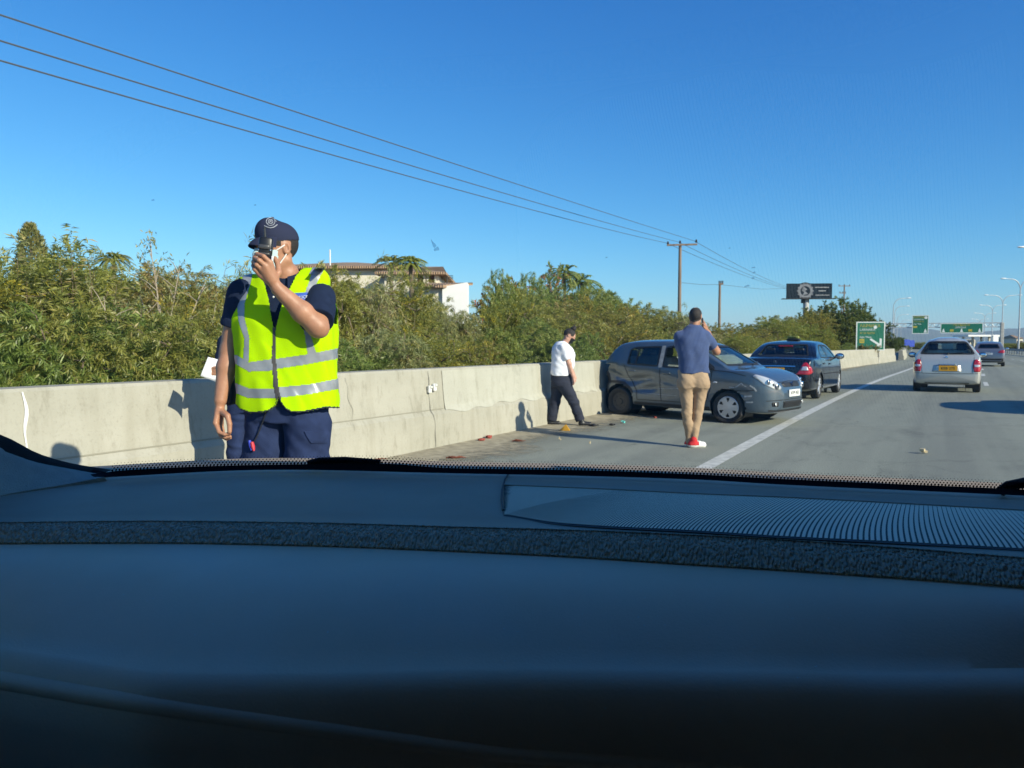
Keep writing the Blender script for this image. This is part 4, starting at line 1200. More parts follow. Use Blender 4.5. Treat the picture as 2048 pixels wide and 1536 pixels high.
class Car:
    def __init__(s, name, L, zt, zb, w, belt, xs=None, tumble=.30, wheels=None, wr=.30, arch=.35, paint=None, parent_args=None, crown=.03, M=56, dent=None, scale=1.0, step=.03):
        s.L, s.zt, s.zb, s.w, s.belt = L, zt, zb, w, belt
        s.paint = paint; s.wheels = wheels; s.wr = wr; s.arch = arch
        s.root = empty(name, (0, 0, 0), 0, *parent_args)
        s.root.scale = (scale,)*3
        # stations, dense where the outline is steep
        xx = np.linspace(0, L, 3000)
        a = np.concatenate([[0], np.cumsum(np.hypot(np.hypot(np.diff(xx), np.diff(smooth_interp(xx, zt))), np.diff(smooth_interp(xx, w))*.7))])
        n = int(a[-1]/step)
        st = np.interp(np.linspace(0, a[-1], n), a, xx); st[0] = 0; st[-1] = L
        V = []
        for x in st:
            V.append(s.section(x, M, tumble, crown))
        V = np.array(V)                      # n, M, 3 half section (y>=0)
        n = len(st); s.st = st
        full = np.concatenate([V, (V*np.array([1, -1, 1]))[:, ::-1][:, 1:]], 1)
        m = full.shape[1]
        P = full.reshape(-1, 3)
        if dent is not None: P = dent(P)
        Fq = [(i*m+j, i*m+j+1, (i+1)*m+j+1, (i+1)*m+j) for i in range(n-1) for j in range(m-1)]
        # blunt ends
        c0 = len(P); P = np.vstack([P, P[:m].mean(0), P[(n-1)*m:].mean(0)])
        for j in range(m-1):
            Fq.append((c0, j+1, j)); Fq.append((c0+1, (n-1)*m+j, (n-1)*m+j+1))
        s.P = P; s.F = Fq
        s.bvh = BVHTree.FromPolygons([Vector(p) for p in P], Fq)
        s.cent = np.array([P[list(f)].mean(0) for f in Fq])
        nr = []
        for f in Fq:
            a_, b_, c_ = P[f[0]], P[f[1]], P[f[2]]
            q = np.cross(b_-a_, c_-a_)
            if len(f) == 4: q = q + np.cross(c_-a_, P[f[3]]-a_)
            nr.append(q/(np.linalg.norm(q)+1e-12))
        s.nr = np.array(nr)
        s.keep = np.ones(len(Fq), bool)
        # wheel arches
        for (wx, wz, _) in wheels:
            dx = s.cent[:, 0]-wx; dz = s.cent[:, 2]-wz
            s.keep &= ~((dx*dx+dz*dz < arch*arch) & (np.abs(s.cent[:, 1]) > .45) & (np.abs(s.nr[:, 1]) > .25))
            s.keep &= ~((dx*dx+dz*dz < arch*arch) & (s.nr[:, 2] < -.5))
    def section(s, x, M, tumble, crown):
        zb = float(smooth_interp(x, s.zb)); zt = float(smooth_interp(x, s.zt)); w = float(smooth_interp(x, s.w))
        hb = min(float(interp(x, s.belt)), zt); hl = max(hb-zb, .02); g = max(zt-hb, 0)
        q = min(1, g/.12)
        hw = .955*w
        ty = hw-tumble*g
        pts = [(.80*w, zb), (.955*w, zb+.05*hl), (.985*w, zb+.18*hl), (w, zb+.45*hl), (.992*w, zb+.72*hl), (.972*w, zb+.90*hl), (hw, hb)]
        pg = [(hw-.018-tumble*g*.5, hb+.52*g), (ty-.01, hb+.86*g), (ty-.055, hb+.955*g), (ty-.17, zt+.004), (ty*.45, zt+crown*.75), (0, zt+crown)]
        ph = [(.93*w, hb+.012), (.86*w, hb+.022), (.74*w, hb+.030), (.55*w, hb+.036), (.3*w, hb+.040), (0, hb+.042)]
        up = [(a[0]*q+b[0]*(1-q), a[1]*q+b[1]*(1-q)) for a, b in zip(pg, ph)]
        pts = pts + up
        seg = np.array([.10, .10, .14, .14, .10, .06, .16, .12, .06, .08, .14, .14])
        t = np.concatenate([[0], np.cumsum(seg)]); t /= t[-1]
        u = np.linspace(0, 1, M)
        y = smooth_interp(u, list(zip(t, [p[0] for p in pts]))); z = smooth_interp(u, list(zip(t, [p[1] for p in pts])))
        # underside closes towards the middle
        return np.stack([np.full(M+1, x), np.concatenate([[0], y]), np.concatenate([[zb], z])], 1)
    # projections:  'R' right side (y<0), 'L' left side, 'B' from behind, 'F' from the front, 'T' from above
    DIRS = {'R': (Vector((0, 1, 0)),), 'L': (Vector((0, -1, 0)),), 'B': (Vector((1, 0, 0)),), 'F': (Vector((-1, 0, 0)),), 'T': (Vector((0, 0, -1)),)}
    def proj(s, view, a, b, off=.004):
        if view == 'R': o, d = Vector((a, -4, b)), Vector((0, 1, 0))
        elif view == 'L': o, d = Vector((a, 4, b)), Vector((0, -1, 0))
        elif view == 'B': o, d = Vector((-4, a, b)), Vector((1, 0, 0))
        elif view == 'F': o, d = Vector((s.L+4, a, b)), Vector((-1, 0, 0))
        else: o, d = Vector((a, b, 5)), Vector((0, 0, -1))
        h = s.bvh.ray_cast(o, d)
        if h[0] is None:
            q = s.bvh.find_nearest(Vector((min(max(o.x, 0), s.L), max(-.8, min(.8, o.y)), min(o.z, 1.6))))
            return q[0], q[1]
        n = h[1]
        if n.dot(d) > 0: n = -n
        return h[0] + n*off, n
    def in_view(s, view, poly):
        c = s.cent; n = s.nr
        if view == 'R': return in_poly(c[:, 0], c[:, 2], poly) & (n[:, 1] < -.2)
        if view == 'L': return in_poly(c[:, 0], c[:, 2], poly) & (n[:, 1] > .2)
        if view == 'B': return in_poly(c[:, 1], c[:, 2], poly) & (c[:, 0] < s.L*.5) & (n[:, 0] < -.12)
        if view == 'F': return in_poly(c[:, 1], c[:, 2], poly) & (c[:, 0] > s.L*.4) & (n[:, 0] > .12)
        return in_poly(c[:, 0], c[:, 1], poly) & (n[:, 2] > .4)
    def scaled(s, poly, k):
        c = np.mean(np.array(poly), 0); return [tuple(c+(np.array(p)-c)*k) for p in poly]
    def inset(s, poly, d):
        """shift every edge inwards by d (convex-ish polygons)"""
        P = [Vector((a, b)) for a, b in poly]; n = len(P)
        area = sum(P[i].x*P[(i+1) % n].y-P[(i+1) % n].x*P[i].y for i in range(n)); sg = 1 if area > 0 else -1
        out = []
        for i in range(n):
            e0 = (P[i]-P[i-1]).normalized(); e1 = (P[(i+1) % n]-P[i]).normalized()
            n0 = Vector((-e0.y, e0.x))*sg; n1 = Vector((-e1.y, e1.x))*sg
            b = (n0+n1); b = b/max(b.length, 1e-6); c = max(.35, b.dot(n0)); out.append(tuple(P[i]+b*d/c))
        return out
    def dense(s, poly, step=.05, rnd=0.0):
        if rnd > 0:
            Q = []
            n = len(poly)
            for i in range(n):
                p = Vector(poly[i]); a = Vector(poly[i-1]); b = Vector(poly[(i+1) % n])
                r1 = min(rnd, (a-p).length*.4); r2 = min(rnd, (b-p).length*.4)
                A = p+(a-p).normalized()*r1; B = p+(b-p).normalized()*r2
                for t in (0, .33, .67, 1): Q.append(tuple((1-t)**2*A+2*t*(1-t)*p+t*t*B))
            poly = Q
        out = []; n = len(poly)
        for i in range(n):
            a = np.array(poly[i]); b = np.array(poly[(i+1) % n]); k = max(1, int(np.hypot(*(b-a))/step))
            for j in range(k): out.append(tuple(a+(b-a)*j/k))
        return out
    def patch(s, name, view, poly, m, off=.005, rings=5, parent=None, rnd=.02, smooth=True, depth=0.0):
        D = s.dense(poly, .04, rnd); c = np.mean(np.array(D), 0); V = []; Fq = []; n = len(D)
        for k in range(rings):
            t = 1-k/rings
            for q in D:
                uv = c+(np.array(q)-c)*t; V.append(tuple(s.proj(view, uv[0], uv[1], off)[0]))
        V.append(tuple(s.proj(view, c[0], c[1], off)[0]))
        for k in range(rings-1):
            for i in range(n): Fq.append((k*n+i, k*n+(i+1) % n, (k+1)*n+(i+1) % n, (k+1)*n+i))
        for i in range(n): Fq.append(((rings-1)*n+i, (rings-1)*n+(i+1) % n, len(V)-1))
        # a rim that runs back into the body so the piece has thickness
        b0 = len(V)
        for q in D: V.append(tuple(s.proj(view, q[0], q[1], -.012)[0]))
        for i in range(n): Fq.append((i, b0+i, b0+(i+1) % n, (i+1) % n))
        return mesh_np(name, V, Fq, m, parent or s.root, smooth)
    def ribbon(s, name, view, line, width, m, off=.003, parent=None, closed=False, build=True, acc=None):
        L = [np.array(p) for p in line]
        if closed: L = L+[L[0]]
        pts = []
        for a, b in zip(L[:-1], L[1:]):
            k = max(1, int(np.hypot(*(b-a))/.04))
            for j in range(k): pts.append(a+(b-a)*j/k)
        pts.append(L[-1]); V = []; Fq = []
        for i, p in enumerate(pts):
            d = pts[min(i+1, len(pts)-1)]-pts[max(i-1, 0)] if not closed else pts[(i+1) % (len(pts)-1)]-pts[(i-1) % (len(pts)-1)]
            nn = np.array([-d[1], d[0]])/(np.hypot(*d)+1e-9)
            for q in (p-nn*width/2, p+nn*width/2): V.append(tuple(s.proj(view, q[0], q[1], off)[0]))
        for i in range(len(pts)-1): Fq.append((2*i, 2*i+1, 2*i+3, 2*i+2))
        if acc is not None: acc.add(V, Fq); return
        return mesh_np(name, V, Fq, m, parent or s.root, True)
    def window(s, view, poly, m, frame=.03, name="window", frame_mat=None, hole=True, rnd=.05):
        if hole: s.keep &= ~s.in_view(view, s.inset(poly, .012))
        w = s.patch(name, view, s.inset(poly, .01), m, -.006, 6, rnd=rnd)
        if frame:
            D = s.dense(poly, .04, rnd)
            g = MB(); n = len(D); c = np.mean(np.array(D), 0); V = []; Fq = []
            E = s.inset(s.dense(poly, 10, rnd), frame)
            Dn = s.dense(poly, 10, rnd)
            n = len(Dn)
            K = []
            for i in range(n):
                a0, a1 = np.array(Dn[i]), np.array(Dn[(i+1) % n]); b0, b1 = np.array(E[i]), np.array(E[(i+1) % n])
                k = max(1, int(np.hypot(*(a1-a0))/.05))
                for j in range(k): K.append((a0+(a1-a0)*j/k, b0+(b1-b0)*j/k))
            for a, b in K:
                V.append(tuple(s.proj(view, a[0], a[1], .003)[0])); V.append(tuple(s.proj(view, b[0], b[1], .003)[0]))
            n = len(K)
            for i in range(n): Fq.append((2*i, 2*i+1, 2*((i+1) % n)+1, 2*((i+1) % n)))
            mesh_np("window_frame", V, Fq, frame_mat or m_black, w, True)
        return w
    def finish(s, hollow=True):
        idx = np.nonzero(s.keep)[0]
        vn = np.zeros_like(s.P)
        for i, f in enumerate(s.F):
            for v in f: vn[v] += s.nr[i]
        vn = norm(vn)
        used = np.unique(np.concatenate([np.array(s.F[i]) for i in idx])); mp = -np.ones(len(s.P), int); mp[used] = np.arange(len(used))
        s.body = mesh_np("body", s.P[used], [tuple(mp[list(s.F[i])]) for i in idx], s.paint, s.root, True, vn[used])
        # arch liners
        g = MB()
        for (wx, wz, wy) in s.wheels:
            sgn = 1 if wy > 0 else -1
            P = []
            for t in np.linspace(-.5, math.pi+.5, 22):
                P.append([(wx+(s.arch+.005)*math.cos(t), sgn*(abs(wy)+.06), wz+(s.arch+.005)*math.sin(t)), (wx+(s.arch+.005)*math.cos(t), sgn*(abs(wy)-.28), wz+(s.arch+.005)*math.sin(t))])
            g.grid(P)
            g.lathe([(0, sgn*(abs(wy)-.27)), (s.arch, sgn*(abs(wy)-.27))], 20, (wx, 0, wz), 'y')
        g.build("arch_liner", m_black, s.root, True)
        return s
    def seats(s, front=1.75, rear=.85, half=.36, z=.52, headrest=True, wheel_side=-1, dash=2.35, cloth=None):
        cloth = cloth or m_seat
        def one(x, y, wd, hr):
            g = MB(); g.box((x+.18, y, z), (.52, wd, .16), bev=.05)
            g.box((x-.12, y, z+.34), (.14, wd*.95, .62), bev=.06, M=Matrix.Rotation(R(-10), 3, 'Y'))
            st = g.build("seat", cloth, s.root, True)
            if hr:
                g = MB(); g.box((x-.20, y, z+.74), (.09, .27, .18), bev=.04); g.build("headrest", m_black, st, True)
        one(front, half, .5, headrest); one(front, -half, .5, headrest)
        one(rear, 0, 1.15, False)
        g = MB()
        for y in (-.36, .36): g.box((rear-.20, y, z+.70), (.08, .25, .15), bev=.035)
        g.build("headrest", m_black, s.root, True)
        g = MB(); g.box((s.L*.42, 0, .30), (s.L*.62, 1.2, .05)); g.box((dash+.15, 0, z+.28), (.35, 1.25, .22), bev=.08); g.build("cabin_floor", m_inner, s.root, True)
        g = MB(); P = []
        for k in range(25):
            t = 2*math.pi*k/24; P.append((dash-.32+.06*math.cos(t), wheel_side*half+.18*math.sin(t), z+.34+.17*math.cos(t)))
        g.tube(P, .016, 8, False); g.tube([(dash-.32, wheel_side*half-.16, z+.34), (dash-.32, wheel_side*half+.16, z+.34)], .02, 6); g.tube([(dash-.32, wheel_side*half, z+.34), (dash, wheel_side*half, z+.22)], .025, 6)
        g.build("steering_wheel", m_black, s.root, True)
    def wheel(s, wx, wy, wz, r=None, style='cover', width=.19, flat=0.0, steer=0.0, hubr=.68):
        r = r or s.wr; sgn = -1 if wy < 0 else 1
        o = empty("wheel", (wx, wy, wz)); o.parent = s.root; o.rotation_euler = (0, 0, steer)
        hw = width/2; hr = r*hubr
        g = MB(); g.lathe([(hr*.92, -hw*.75), (hr+.01, -hw*.95), (r*.90, -hw), (r*.975, -hw*.8), (r, -hw*.45), (r, hw*.45), (r*.975, hw*.8), (r*.90, hw), (hr+.01, hw*.95), (hr*.92, hw*.75)], 40, (0, 0, 0), 'y')
        if flat:
            g.v = [(x*(1+(.10 if z < -r*.4 else 0)), y*(1.12 if z < -r*.4 else 1), max(z, -r+flat)) for x, y, z in g.v]
        g.build("tyre", m_tyre, o, True)
        e = sgn*hw
        g = MB(); g.lathe([(hr*.95, -sgn*hw*.7), (hr*.95, e*.72)], 32, (0, 0, 0), 'y'); g.lathe([(0, e*.1), (hr*.96, e*.1)], 24, (0, 0, 0), 'y'); g.build("rim_barrel", m_steelw, o, True)
        if style == 'cover':
            # disc with six openings near the rim
            g = MB(); n = 72
            def ringpt(rr, k, y): t = 2*math.pi*k/n; return (rr*math.cos(t), y, rr*math.sin(t))
            rs = [0, .16, .32, .48, .60, .70, .80, .88, 1.0]; ysn = [.88, .88, .86, .84, .83, .82, .80, .82, .70]
            for i in range(len(rs)-1):
                for k in range(n):
                    ph = (k % 12)
                    if 3 <= i <= 5 and 4 <= ph <= 7 and not (i == 3 and ph in (4, 7)): continue
                    g.add([ringpt(hr*rs[i], k, e*ysn[i]), ringpt(hr*rs[i+1], k, e*ysn[i+1]), ringpt(hr*rs[i+1], k+1, e*ysn[i+1]), ringpt(hr*rs[i], k+1, e*ysn[i])], [(0, 1, 2, 3)])
            g.build("wheel_cover", m_hub, o, True)
        elif style == 'steel':
            g = MB(); g.lathe([(0, e*.5), (hr*.25, e*.55), (hr*.3, e*.35), (hr*.55, e*.3), (hr*.75, e*.5), (hr*.9, e*.55), (hr*.97, e*.8)], 32, (0, 0, 0), 'y')
            for k in range(8):
                t = 2*math.pi*k/8; g.ell((hr*.66*math.cos(t), e*.42, hr*.66*math.sin(t)), (.016, .012, .016), 8, 6)
            g.build("wheel_disc", m_steelw, o, True)
        else:
            g = MB()
            for k in range(5):
                for dt in (-.13, .13):
                    t = 2*math.pi*k/5+dt; g.tube([(hr*.1*math.cos(t), e*.7, hr*.1*math.sin(t)), (hr*.97*math.cos(t), e*.72, hr*.97*math.sin(t))], [.026, .02], 6)
            g.lathe([(hr*.9, e*.75), (hr*1.0, e*.8), (hr*1.02, e*.7)], 32, (0, 0, 0), 'y'); g.lathe([(0, e*.85), (hr*.22, e*.8)], 16, (0, 0, 0), 'y')
            g.build("alloy_spokes", m_hub, o, True)
        return o
    def mirror(s, x, z, side, m, size=(.09, .17, .12)):
        p, n = s.proj('R' if side < 0 else 'L', x, z)
        o = MB(); o.ell((p.x-.02, p.y+side*.13, p.z+.05), (size[0], size[1]*.72, size[2]*.72), 14, 10)
        o.tube([(p.x, p.y-side*.02, p.z), (p.x-.01, p.y+side*.06, p.z+.03)], .03, 8)
        mm = o.build("mirror", m, s.root, True)
        g = MB(); g.ell((p.x-.02-size[0]*.86, p.y+side*.13, p.z+.05), (.018, size[1]*.6, size[2]*.58), 12, 8); g.build("mirror_glass", m_chrome, mm, True)
    def handle(s, x, z, view, m, ln=.18):
        p, n = s.proj(view, x, z, .012)
        g = MB(); g.box(tuple(p), (ln, .03, .034), bev=.012); return g.build("door_handle", m, s.root, True)

def plate_on(car, view, a, b, w, h, m, txt, tilt=0.0, size=.09, off=.02):
    p, n = car.proj(view, a, b, off)
    sgn = 1 if view == 'F' else -1
    g = MB(); g.box(tuple(p), (.012, w, h), bev=.004); o = g.build("number_plate", m, car.root)
    t = text_mesh("lettering", txt, size, m_ink, o, (p.x+sgn*.0075, p.y, p.z), (R(90), 0, R(90) if sgn > 0 else R(-90)))
    return o

def park(car, loc, heading):
    """heading: angle of the nose measured from +X towards +Y"""
    car.root.location = loc; car.root.rotation_euler = (0, 0, heading)

# ------------------------------------------------------------------ the crashed grey-blue hatchback
def crush(P):
    P = P.copy()
    x, y, z = P[:, 0], P[:, 1], P[:, 2]
    k = np.clip(1-x/.55, 0, 1)*(z < 1.02)
    k2 = k*np.clip((.4-y)/1.0, 0.2, 1)
    P[:, 0] += np.clip((x-2.96)/.74, 0, 1)*.10
    P[:, 0] += k2*(.13+.05*np.sin(z*17+y*5)+.03*np.sin(y*21+z*9))
    P[:, 2] += k2*.03*np.sin(y*13+x*20)
    side = (y < -.5)
    # dented rear door and wing
    for cx, cz_, rx, rz_, dp in ((.95, .68, .45, .14, .060), (.40, .82, .26, .13, .070), (1.35, .52, .40, .09, .028), (.72, .60, .16, .07, -.022), (3.18, .55, .16, .07, .025)):
        q = np.exp(-((x-cx)/rx)**2-((z-cz_)/rz_)**2); P[:, 1] += side*q*dp*(1+.2*np.sin(x*9-z*17+cx*5))
    # sharp creases in the doors and the rear wing
    for (x0, z0, x1, z1, dp, wd) in ((.18, .90, .70, .72, .040, .05), (.70, .72, 1.30, .78, .034, .045), (.80, .52, 1.55, .60, .030, .04), (1.30, .78, 1.95, .66, .020, .05), (.30, .74, .52, .98, -.022, .04)):
        dx, dz = x1-x0, z1-z0; L2 = dx*dx+dz*dz; t = np.clip(((x-x0)*dx+(z-z0)*dz)/L2, 0, 1); d = np.hypot(x-x0-t*dx, z-z0-t*dz)
        P[:, 1] += side*dp*np.maximum(0, 1-d/(wd*2.2))**1.3*(.5+.5*np.sin(t*math.pi))
    return P
p_sw = car_paint("dusty grey blue paint", (.064, .096, .128), .35, .36, dirt=.20)
sw = Car("crashed_hatchback", 3.70,
    [(0, .62), (.02, .80), (.06, .98), (.12, 1.06), (.22, 1.20), (.36, 1.37), (.5, 1.45), (.9, 1.495), (1.4, 1.50), (1.9, 1.475), (2.15, 1.42), (2.5, 1.235), (2.85, 1.04), (2.97, .985), (3.2, .94), (3.42, .865), (3.56, .78), (3.65, .68), (3.7, .54)],
    [(0, .42), (.05, .30), (.3, .22), (3.3, .19), (3.58, .20), (3.66, .27), (3.7, .40)],
    [(0, .56), (.05, .68), (.2, .78), (.6, .835), (1.5, .845), (3.0, .845), (3.3, .82), (3.5, .73), (3.62, .59), (3.7, .38)],
    [(0, 1.02), (.6, 1.005), (2.0, .97), (2.97, .94), (3.7, .94)],
    wheels=[(.56, .29, .74), (2.94, .29, .74), (.56, .29, -.74), (2.94, .29, -.74)], wr=.295, arch=.345, paint=p_sw, dent=crush, scale=.96, step=.022, M=64,
    parent_args=("crashed grey blue hatchback with dented rear standing across the shoulder against the wall", "car"))
fd = [(1.56, .985), (1.56, 1.375), (1.72, 1.405), (1.98, 1.385), (2.30, 1.235), (2.66, 1.005), (2.66, .955)]
rd = [(.72, 1.025), (.74, 1.335), (.86, 1.38), (1.46, 1.40), (1.46, .99)]
for v in 'RL':
    if v == 'R':
        s_ = sw; sw.keep &= ~sw.in_view('R', sw.inset(fd, .02))       # driver's window is wound down
        Dn = sw.dense(fd, 10, .05); E = sw.inset(Dn, .025); acc = MB()
        sw.ribbon("", 'R', sw.inset(sw.dense(fd, .05, .05), .012), .03, m_black, .003, None, True, acc=acc); acc.build("window_frame", m_black, sw.root, True)
    else: sw.window(v, fd, m_cglass)
    sw.window(v, rd, m_cglass, name="window")
sw.ribbon("window_divider", 'R', [(.93, 1.02), (.95, 1.38)], .035, m_black, .004)
sw.ribbon("pillar_trim", 'R', [(1.51, .98), (1.51, 1.40)], .085, mat("bare pillar", (.30, .30, .29), .5, var=.2, vscale=15), .005)
sw.window('F', [(-.66, 1.03), (.66, 1.03), (.555, 1.41), (-.555, 1.41)], m_cglass, .035, "windscreen")
sw.window('B', [(-.52, 1.10), (.52, 1.10), (.46, 1.36), (-.46, 1.36)], m_cglass, .03, "rear_window")
# gaps
acc = MB()
sw.ribbon("", 'R', [(1.51, .97), (1.52, .60), (1.56, .34)], .014, m_seam, acc=acc)
sw.ribbon("", 'R', [(2.62, .95), (2.60, .60), (2.50, .34)], .014, m_seam, acc=acc)
sw.ribbon("", 'R', [(.66, 1.02), (.78, .78), (.98, .50), (1.0, .34)], .014, m_seam, acc=acc)
sw.ribbon("", 'R', [(1.0, .34), (2.5, .33)], .012, m_seam, acc=acc)
sw.ribbon("", 'R', [(2.64, .955), (3.0, .925), (3.28, .865)], .012, m_seam, acc=acc)
sw.ribbon("", 'R', [(3.06, .60), (3.3, .60), (3.44, .62)], .012, m_seam, acc=acc)
sw.ribbon("", 'F', [(-.56, .765), (-.42, .75), (0, .765), (.42, .75), (.56, .765)], .012, m_seam, acc=acc)
sw.ribbon("", 'F', [(-.70, .43), (-.4, .445), (0, .45), (.4, .445), (.70, .43)], .012, m_seam, acc=acc)
acc.build("door_gap", m_seam, sw.root, True)
sw.ribbon("sill_trim", 'R', [(.92, .27), (2.58, .255)], .05, m_black, .006)
# lamps: a slanted clear lens that wraps the corner
for sg_ in (-1, 1):
    poly = [(sg_*.43, .665), (sg_*.46, .625), (sg_*.60, .640), (sg_*.72, .725), (sg_*.785, .865), (sg_*.76, .895), (sg_*.64, .85), (sg_*.49, .755)]
    h = sw.patch("headlight", 'F', poly, m_clear, .008, 6)
    for a, b, r_ in ((.525, .685, .055), (.65, .765, .05)):
        p, n = sw.proj('F', sg_*a, b, .016); g = MB(); g.ell(tuple(p), (.012, r_, r_), 16, 8); g.build("reflector", m_chrome, h, True)
    p, n = sw.proj('F', sg_*.59, .715, .014); g = MB(); g.ell(tuple(p), (.012, .018, .028), 10, 6); g.build("lamp_surround", m_inner, h, True)
    fgp = [(sg_*.50, .325), (sg_*.615, .33), (sg_*.625, .405), (sg_*.50, .41)]
    fg = sw.patch("fog_lamp_recess", 'F', fgp, m_black, .004, 3)
    p, n = sw.proj('F', sg_*.56, .368, .012); g = MB(); g.ell(tuple(p), (.012, .032, .032), 14, 8); g.build("fog_lamp", m_clear, fg, True)
sw.patch("upper_grille", 'F', [(-.37, .725), (-.32, .665), (.32, .665), (.37, .725), (.30, .745), (-.30, .745)], m_black, .005, 4)
g = MB()
p, n = sw.proj('F', 0, .703, .018)
for dz, sl_ in ((.022, 1), (-.022, 1)):
    g.box((p.x, p.y, p.z+dz), (.012, .075, .016), M=Matrix.Rotation(R(32), 3, 'X'))
g.box((p.x, p.y, p.z), (.012, .09, .016), M=Matrix.Rotation(R(-38), 3, 'X')); g.build("emblem", m_chrome, sw.root)
lg = sw.patch("lower_grille", 'F', [(-.40, .42), (-.36, .30), (.36, .30), (.40, .42)], m_black, .005, 4)
for z in (.325, .35, .375, .40): sw.ribbon("grille_bar", 'F', [(-.36, z), (0, z), (.36, z)], .008, m_steelw, .012, lg)
plate_on(sw, 'F', .03, .555, .46, .125, m_plate_w, "KVM 403", off=.012)
sw.ribbon("bumper_lip", 'F', [(-.66, .255), (0, .245), (.66, .255)], .03, m_black, .006)
# indicator on the wing and scrapes
g = MB(); p, n = sw.proj('R', 2.70, .735, .008); g.ell(tuple(p), (.045, .012, .018), 12, 8); g.build("side_indicator", m_clear, sw.root, True)
acc = MB()
rr = random.Random(8)
for line, w in (([(3.10, .66), (3.16, .70), (3.21, .735), (3.24, .70)], .022), ([(3.24, .70), (3.30, .675)], .012), ([(3.36, .70), (3.43, .655), (3.47, .60)], .026), ([(3.26, .50), (3.40, .515)], .03), ([(3.30, .40), (3.42, .405)], .028), ([(2.98, .66), (3.08, .655)], .016), ([(1.05, .60), (1.6, .575), (2.1, .60)], .008), ([(.5, .72), (.9, .76), (1.3, .74)], .010), ([(1.1, .47), (1.9, .45)], .007)):
    sw.ribbon("", 'R', line, w, m_primer, .003, acc=acc)
acc.build("scrape", m_primer, sw.root, True)
# the torn open rear corner
sw.patch("torn_corner", 'R', [(.10, .24), (.24, .24), (.27, .50), (.23, .62), (.29, .72), (.25, .80), (.18, .90), (.11, 1.0), (.06, .80), (.10, .60)], m_black, .007, 3, rnd=.01)
sw.ribbon("arch_tear", 'R', [(.22, .66), (.34, .67), (.50, .672), (.66, .655), (.80, .57), (.88, .46)], .05, m_black, .005)
for v in ('R', 'L'):
    sw.handle(1.66, .875, v, p_sw); sw.handle(.86, .90, v, p_sw)
sw.mirror(2.52, .98, -1, p_sw); sw.mirror(2.52, .98, 1, p_sw)
g = MB(); p, n = sw.proj('R', 2.60, .985, .004)
tri = [(2.50, .965), (2.68, .955), (2.50, 1.10)]
sw.patch("mirror_base", 'R', tri, m_black, .006, 3, rnd=.01)
sw.seats(1.62, .78, .36, .54, True, -1, 2.45)
g = MB(); g.box((1.74, -.36, .80), (.30, .46, .40), bev=.14); g.build("deflated_airbag", mat("airbag cloth", (.62, .60, .55), .9, var=.1, vscale=10), sw.root, True)
# wipers
for y in (-.30, .25):
    acc = MB(); a, _ = sw.proj('F', y, 1.025, .02); b, _ = sw.proj('F', y+.42, 1.075, .02); acc.tube([a, b], .009, 6); acc.build("wiper", m_black, sw.root)
sw.finish()
sw.wheel(.56, -.735, .275, .285, 'steel', flat=.03, hubr=.70); sw.wheel(2.94, -.735, .285, .295, 'cover', flat=.01, steer=R(3), hubr=.74)
sw.wheel(.56, .735, .285, .295, 'cover'); sw.wheel(2.94, .735, .285, .295, 'cover')
SWH = math.radians(0.5)
a = gw(1241, 829); b = gw(1461, 846)
hd = math.atan2(b.y-a.y, b.x-a.x)
off_ = Matrix.Rotation(hd, 3, 'Z') @ Vector((1.75*.96, -.735*.96, 0))
mid = (a+b)/2
park(sw, (mid.x-off_.x, mid.y-off_.y, 0), hd)

# ------------------------------------------------------------------ silver hatchback driving ahead
p_mi = car_paint("silver paint", (.53, .53, .485), .45, .30)
mi = Car("silver_hatchback", 3.72,
    [(0, .56), (.02, .72), (.06, .90), (.12, .985), (.17, 1.04), (.26, 1.18), (.40, 1.38), (.52, 1.47), (.75, 1.525), (1.3, 1.545), (1.8, 1.53), (2.2, 1.43), (2.6, 1.2), (2.85, 1.03), (3.0, .99), (3.3, .93), (3.55, .80), (3.68, .66), (3.72, .5)],
    [(0, .34), (.04, .26), (.3, .22), (3.4, .20), (3.65, .24), (3.72, .38)],
    [(0, .70), (.03, .78), (.10, .825), (.3, .855), (.8, .87), (3.0, .865), (3.35, .80), (3.6, .66), (3.72, .42)],
    [(0, 1.03), (.4, 1.02), (3.0, .96), (3.72, .94)],
    tumble=.60, crown=.055, wheels=[(.62, .29, .755), (3.05, .29, .755), (.62, .29, -.755), (3.05, .29, -.755)], wr=.295, arch=.34, paint=p_mi, step=.026,
    parent_args=("silver rounded hatchback with yellow number plate driving away in the left lane", "car"))
mi.window('B', [(-.67, 1.085), (.67, 1.085), (.675, 1.13), (.51, 1.43), (.42, 1.47), (-.42, 1.47), (-.51, 1.43), (-.675, 1.13)], glass_mat('clear rear glass', (.88, .93, .90), .8), .045, "rear_window", rnd=.12)
for v in 'RL':
    mi.window(v, [(.72, 1.06), (.80, 1.36), (.95, 1.42), (1.42, 1.44), (1.42, 1.03)], m_cdark)
    mi.window(v, [(1.52, 1.02), (1.52, 1.44), (1.90, 1.41), (2.35, 1.20), (2.66, 1.0)], m_cdark)
mi.window('F', [(-.62, 1.06), (.62, 1.06), (.5, 1.44), (-.5, 1.44)], m_cglass, .04, "windscreen")
for sg_ in (-1, 1):
    poly = [(sg_*.66, .60), (sg_*.80, .60), (sg_*.835, .70), (sg_*.815, .88), (sg_*.72, .955), (sg_*.665, .93), (sg_*.635, .76)]
    t = mi.patch("tail_light", 'B', poly, m_red, .012, 5)
    mi.patch("reversing_lens", 'B', [(sg_*.665, .735), (sg_*.80, .74), (sg_*.80, .80), (sg_*.66, .80)], m_clear, .017, 3, t)
mi.patch("plate_recess", 'B', [(-.36, .595), (.37, .595), (.33, .79), (-.33, .79)], p_mi, .003, 3)
plate_on(mi, 'B', -.03, .69, .46, .15, m_plate_y, "KEB 275", size=.10, off=.022)
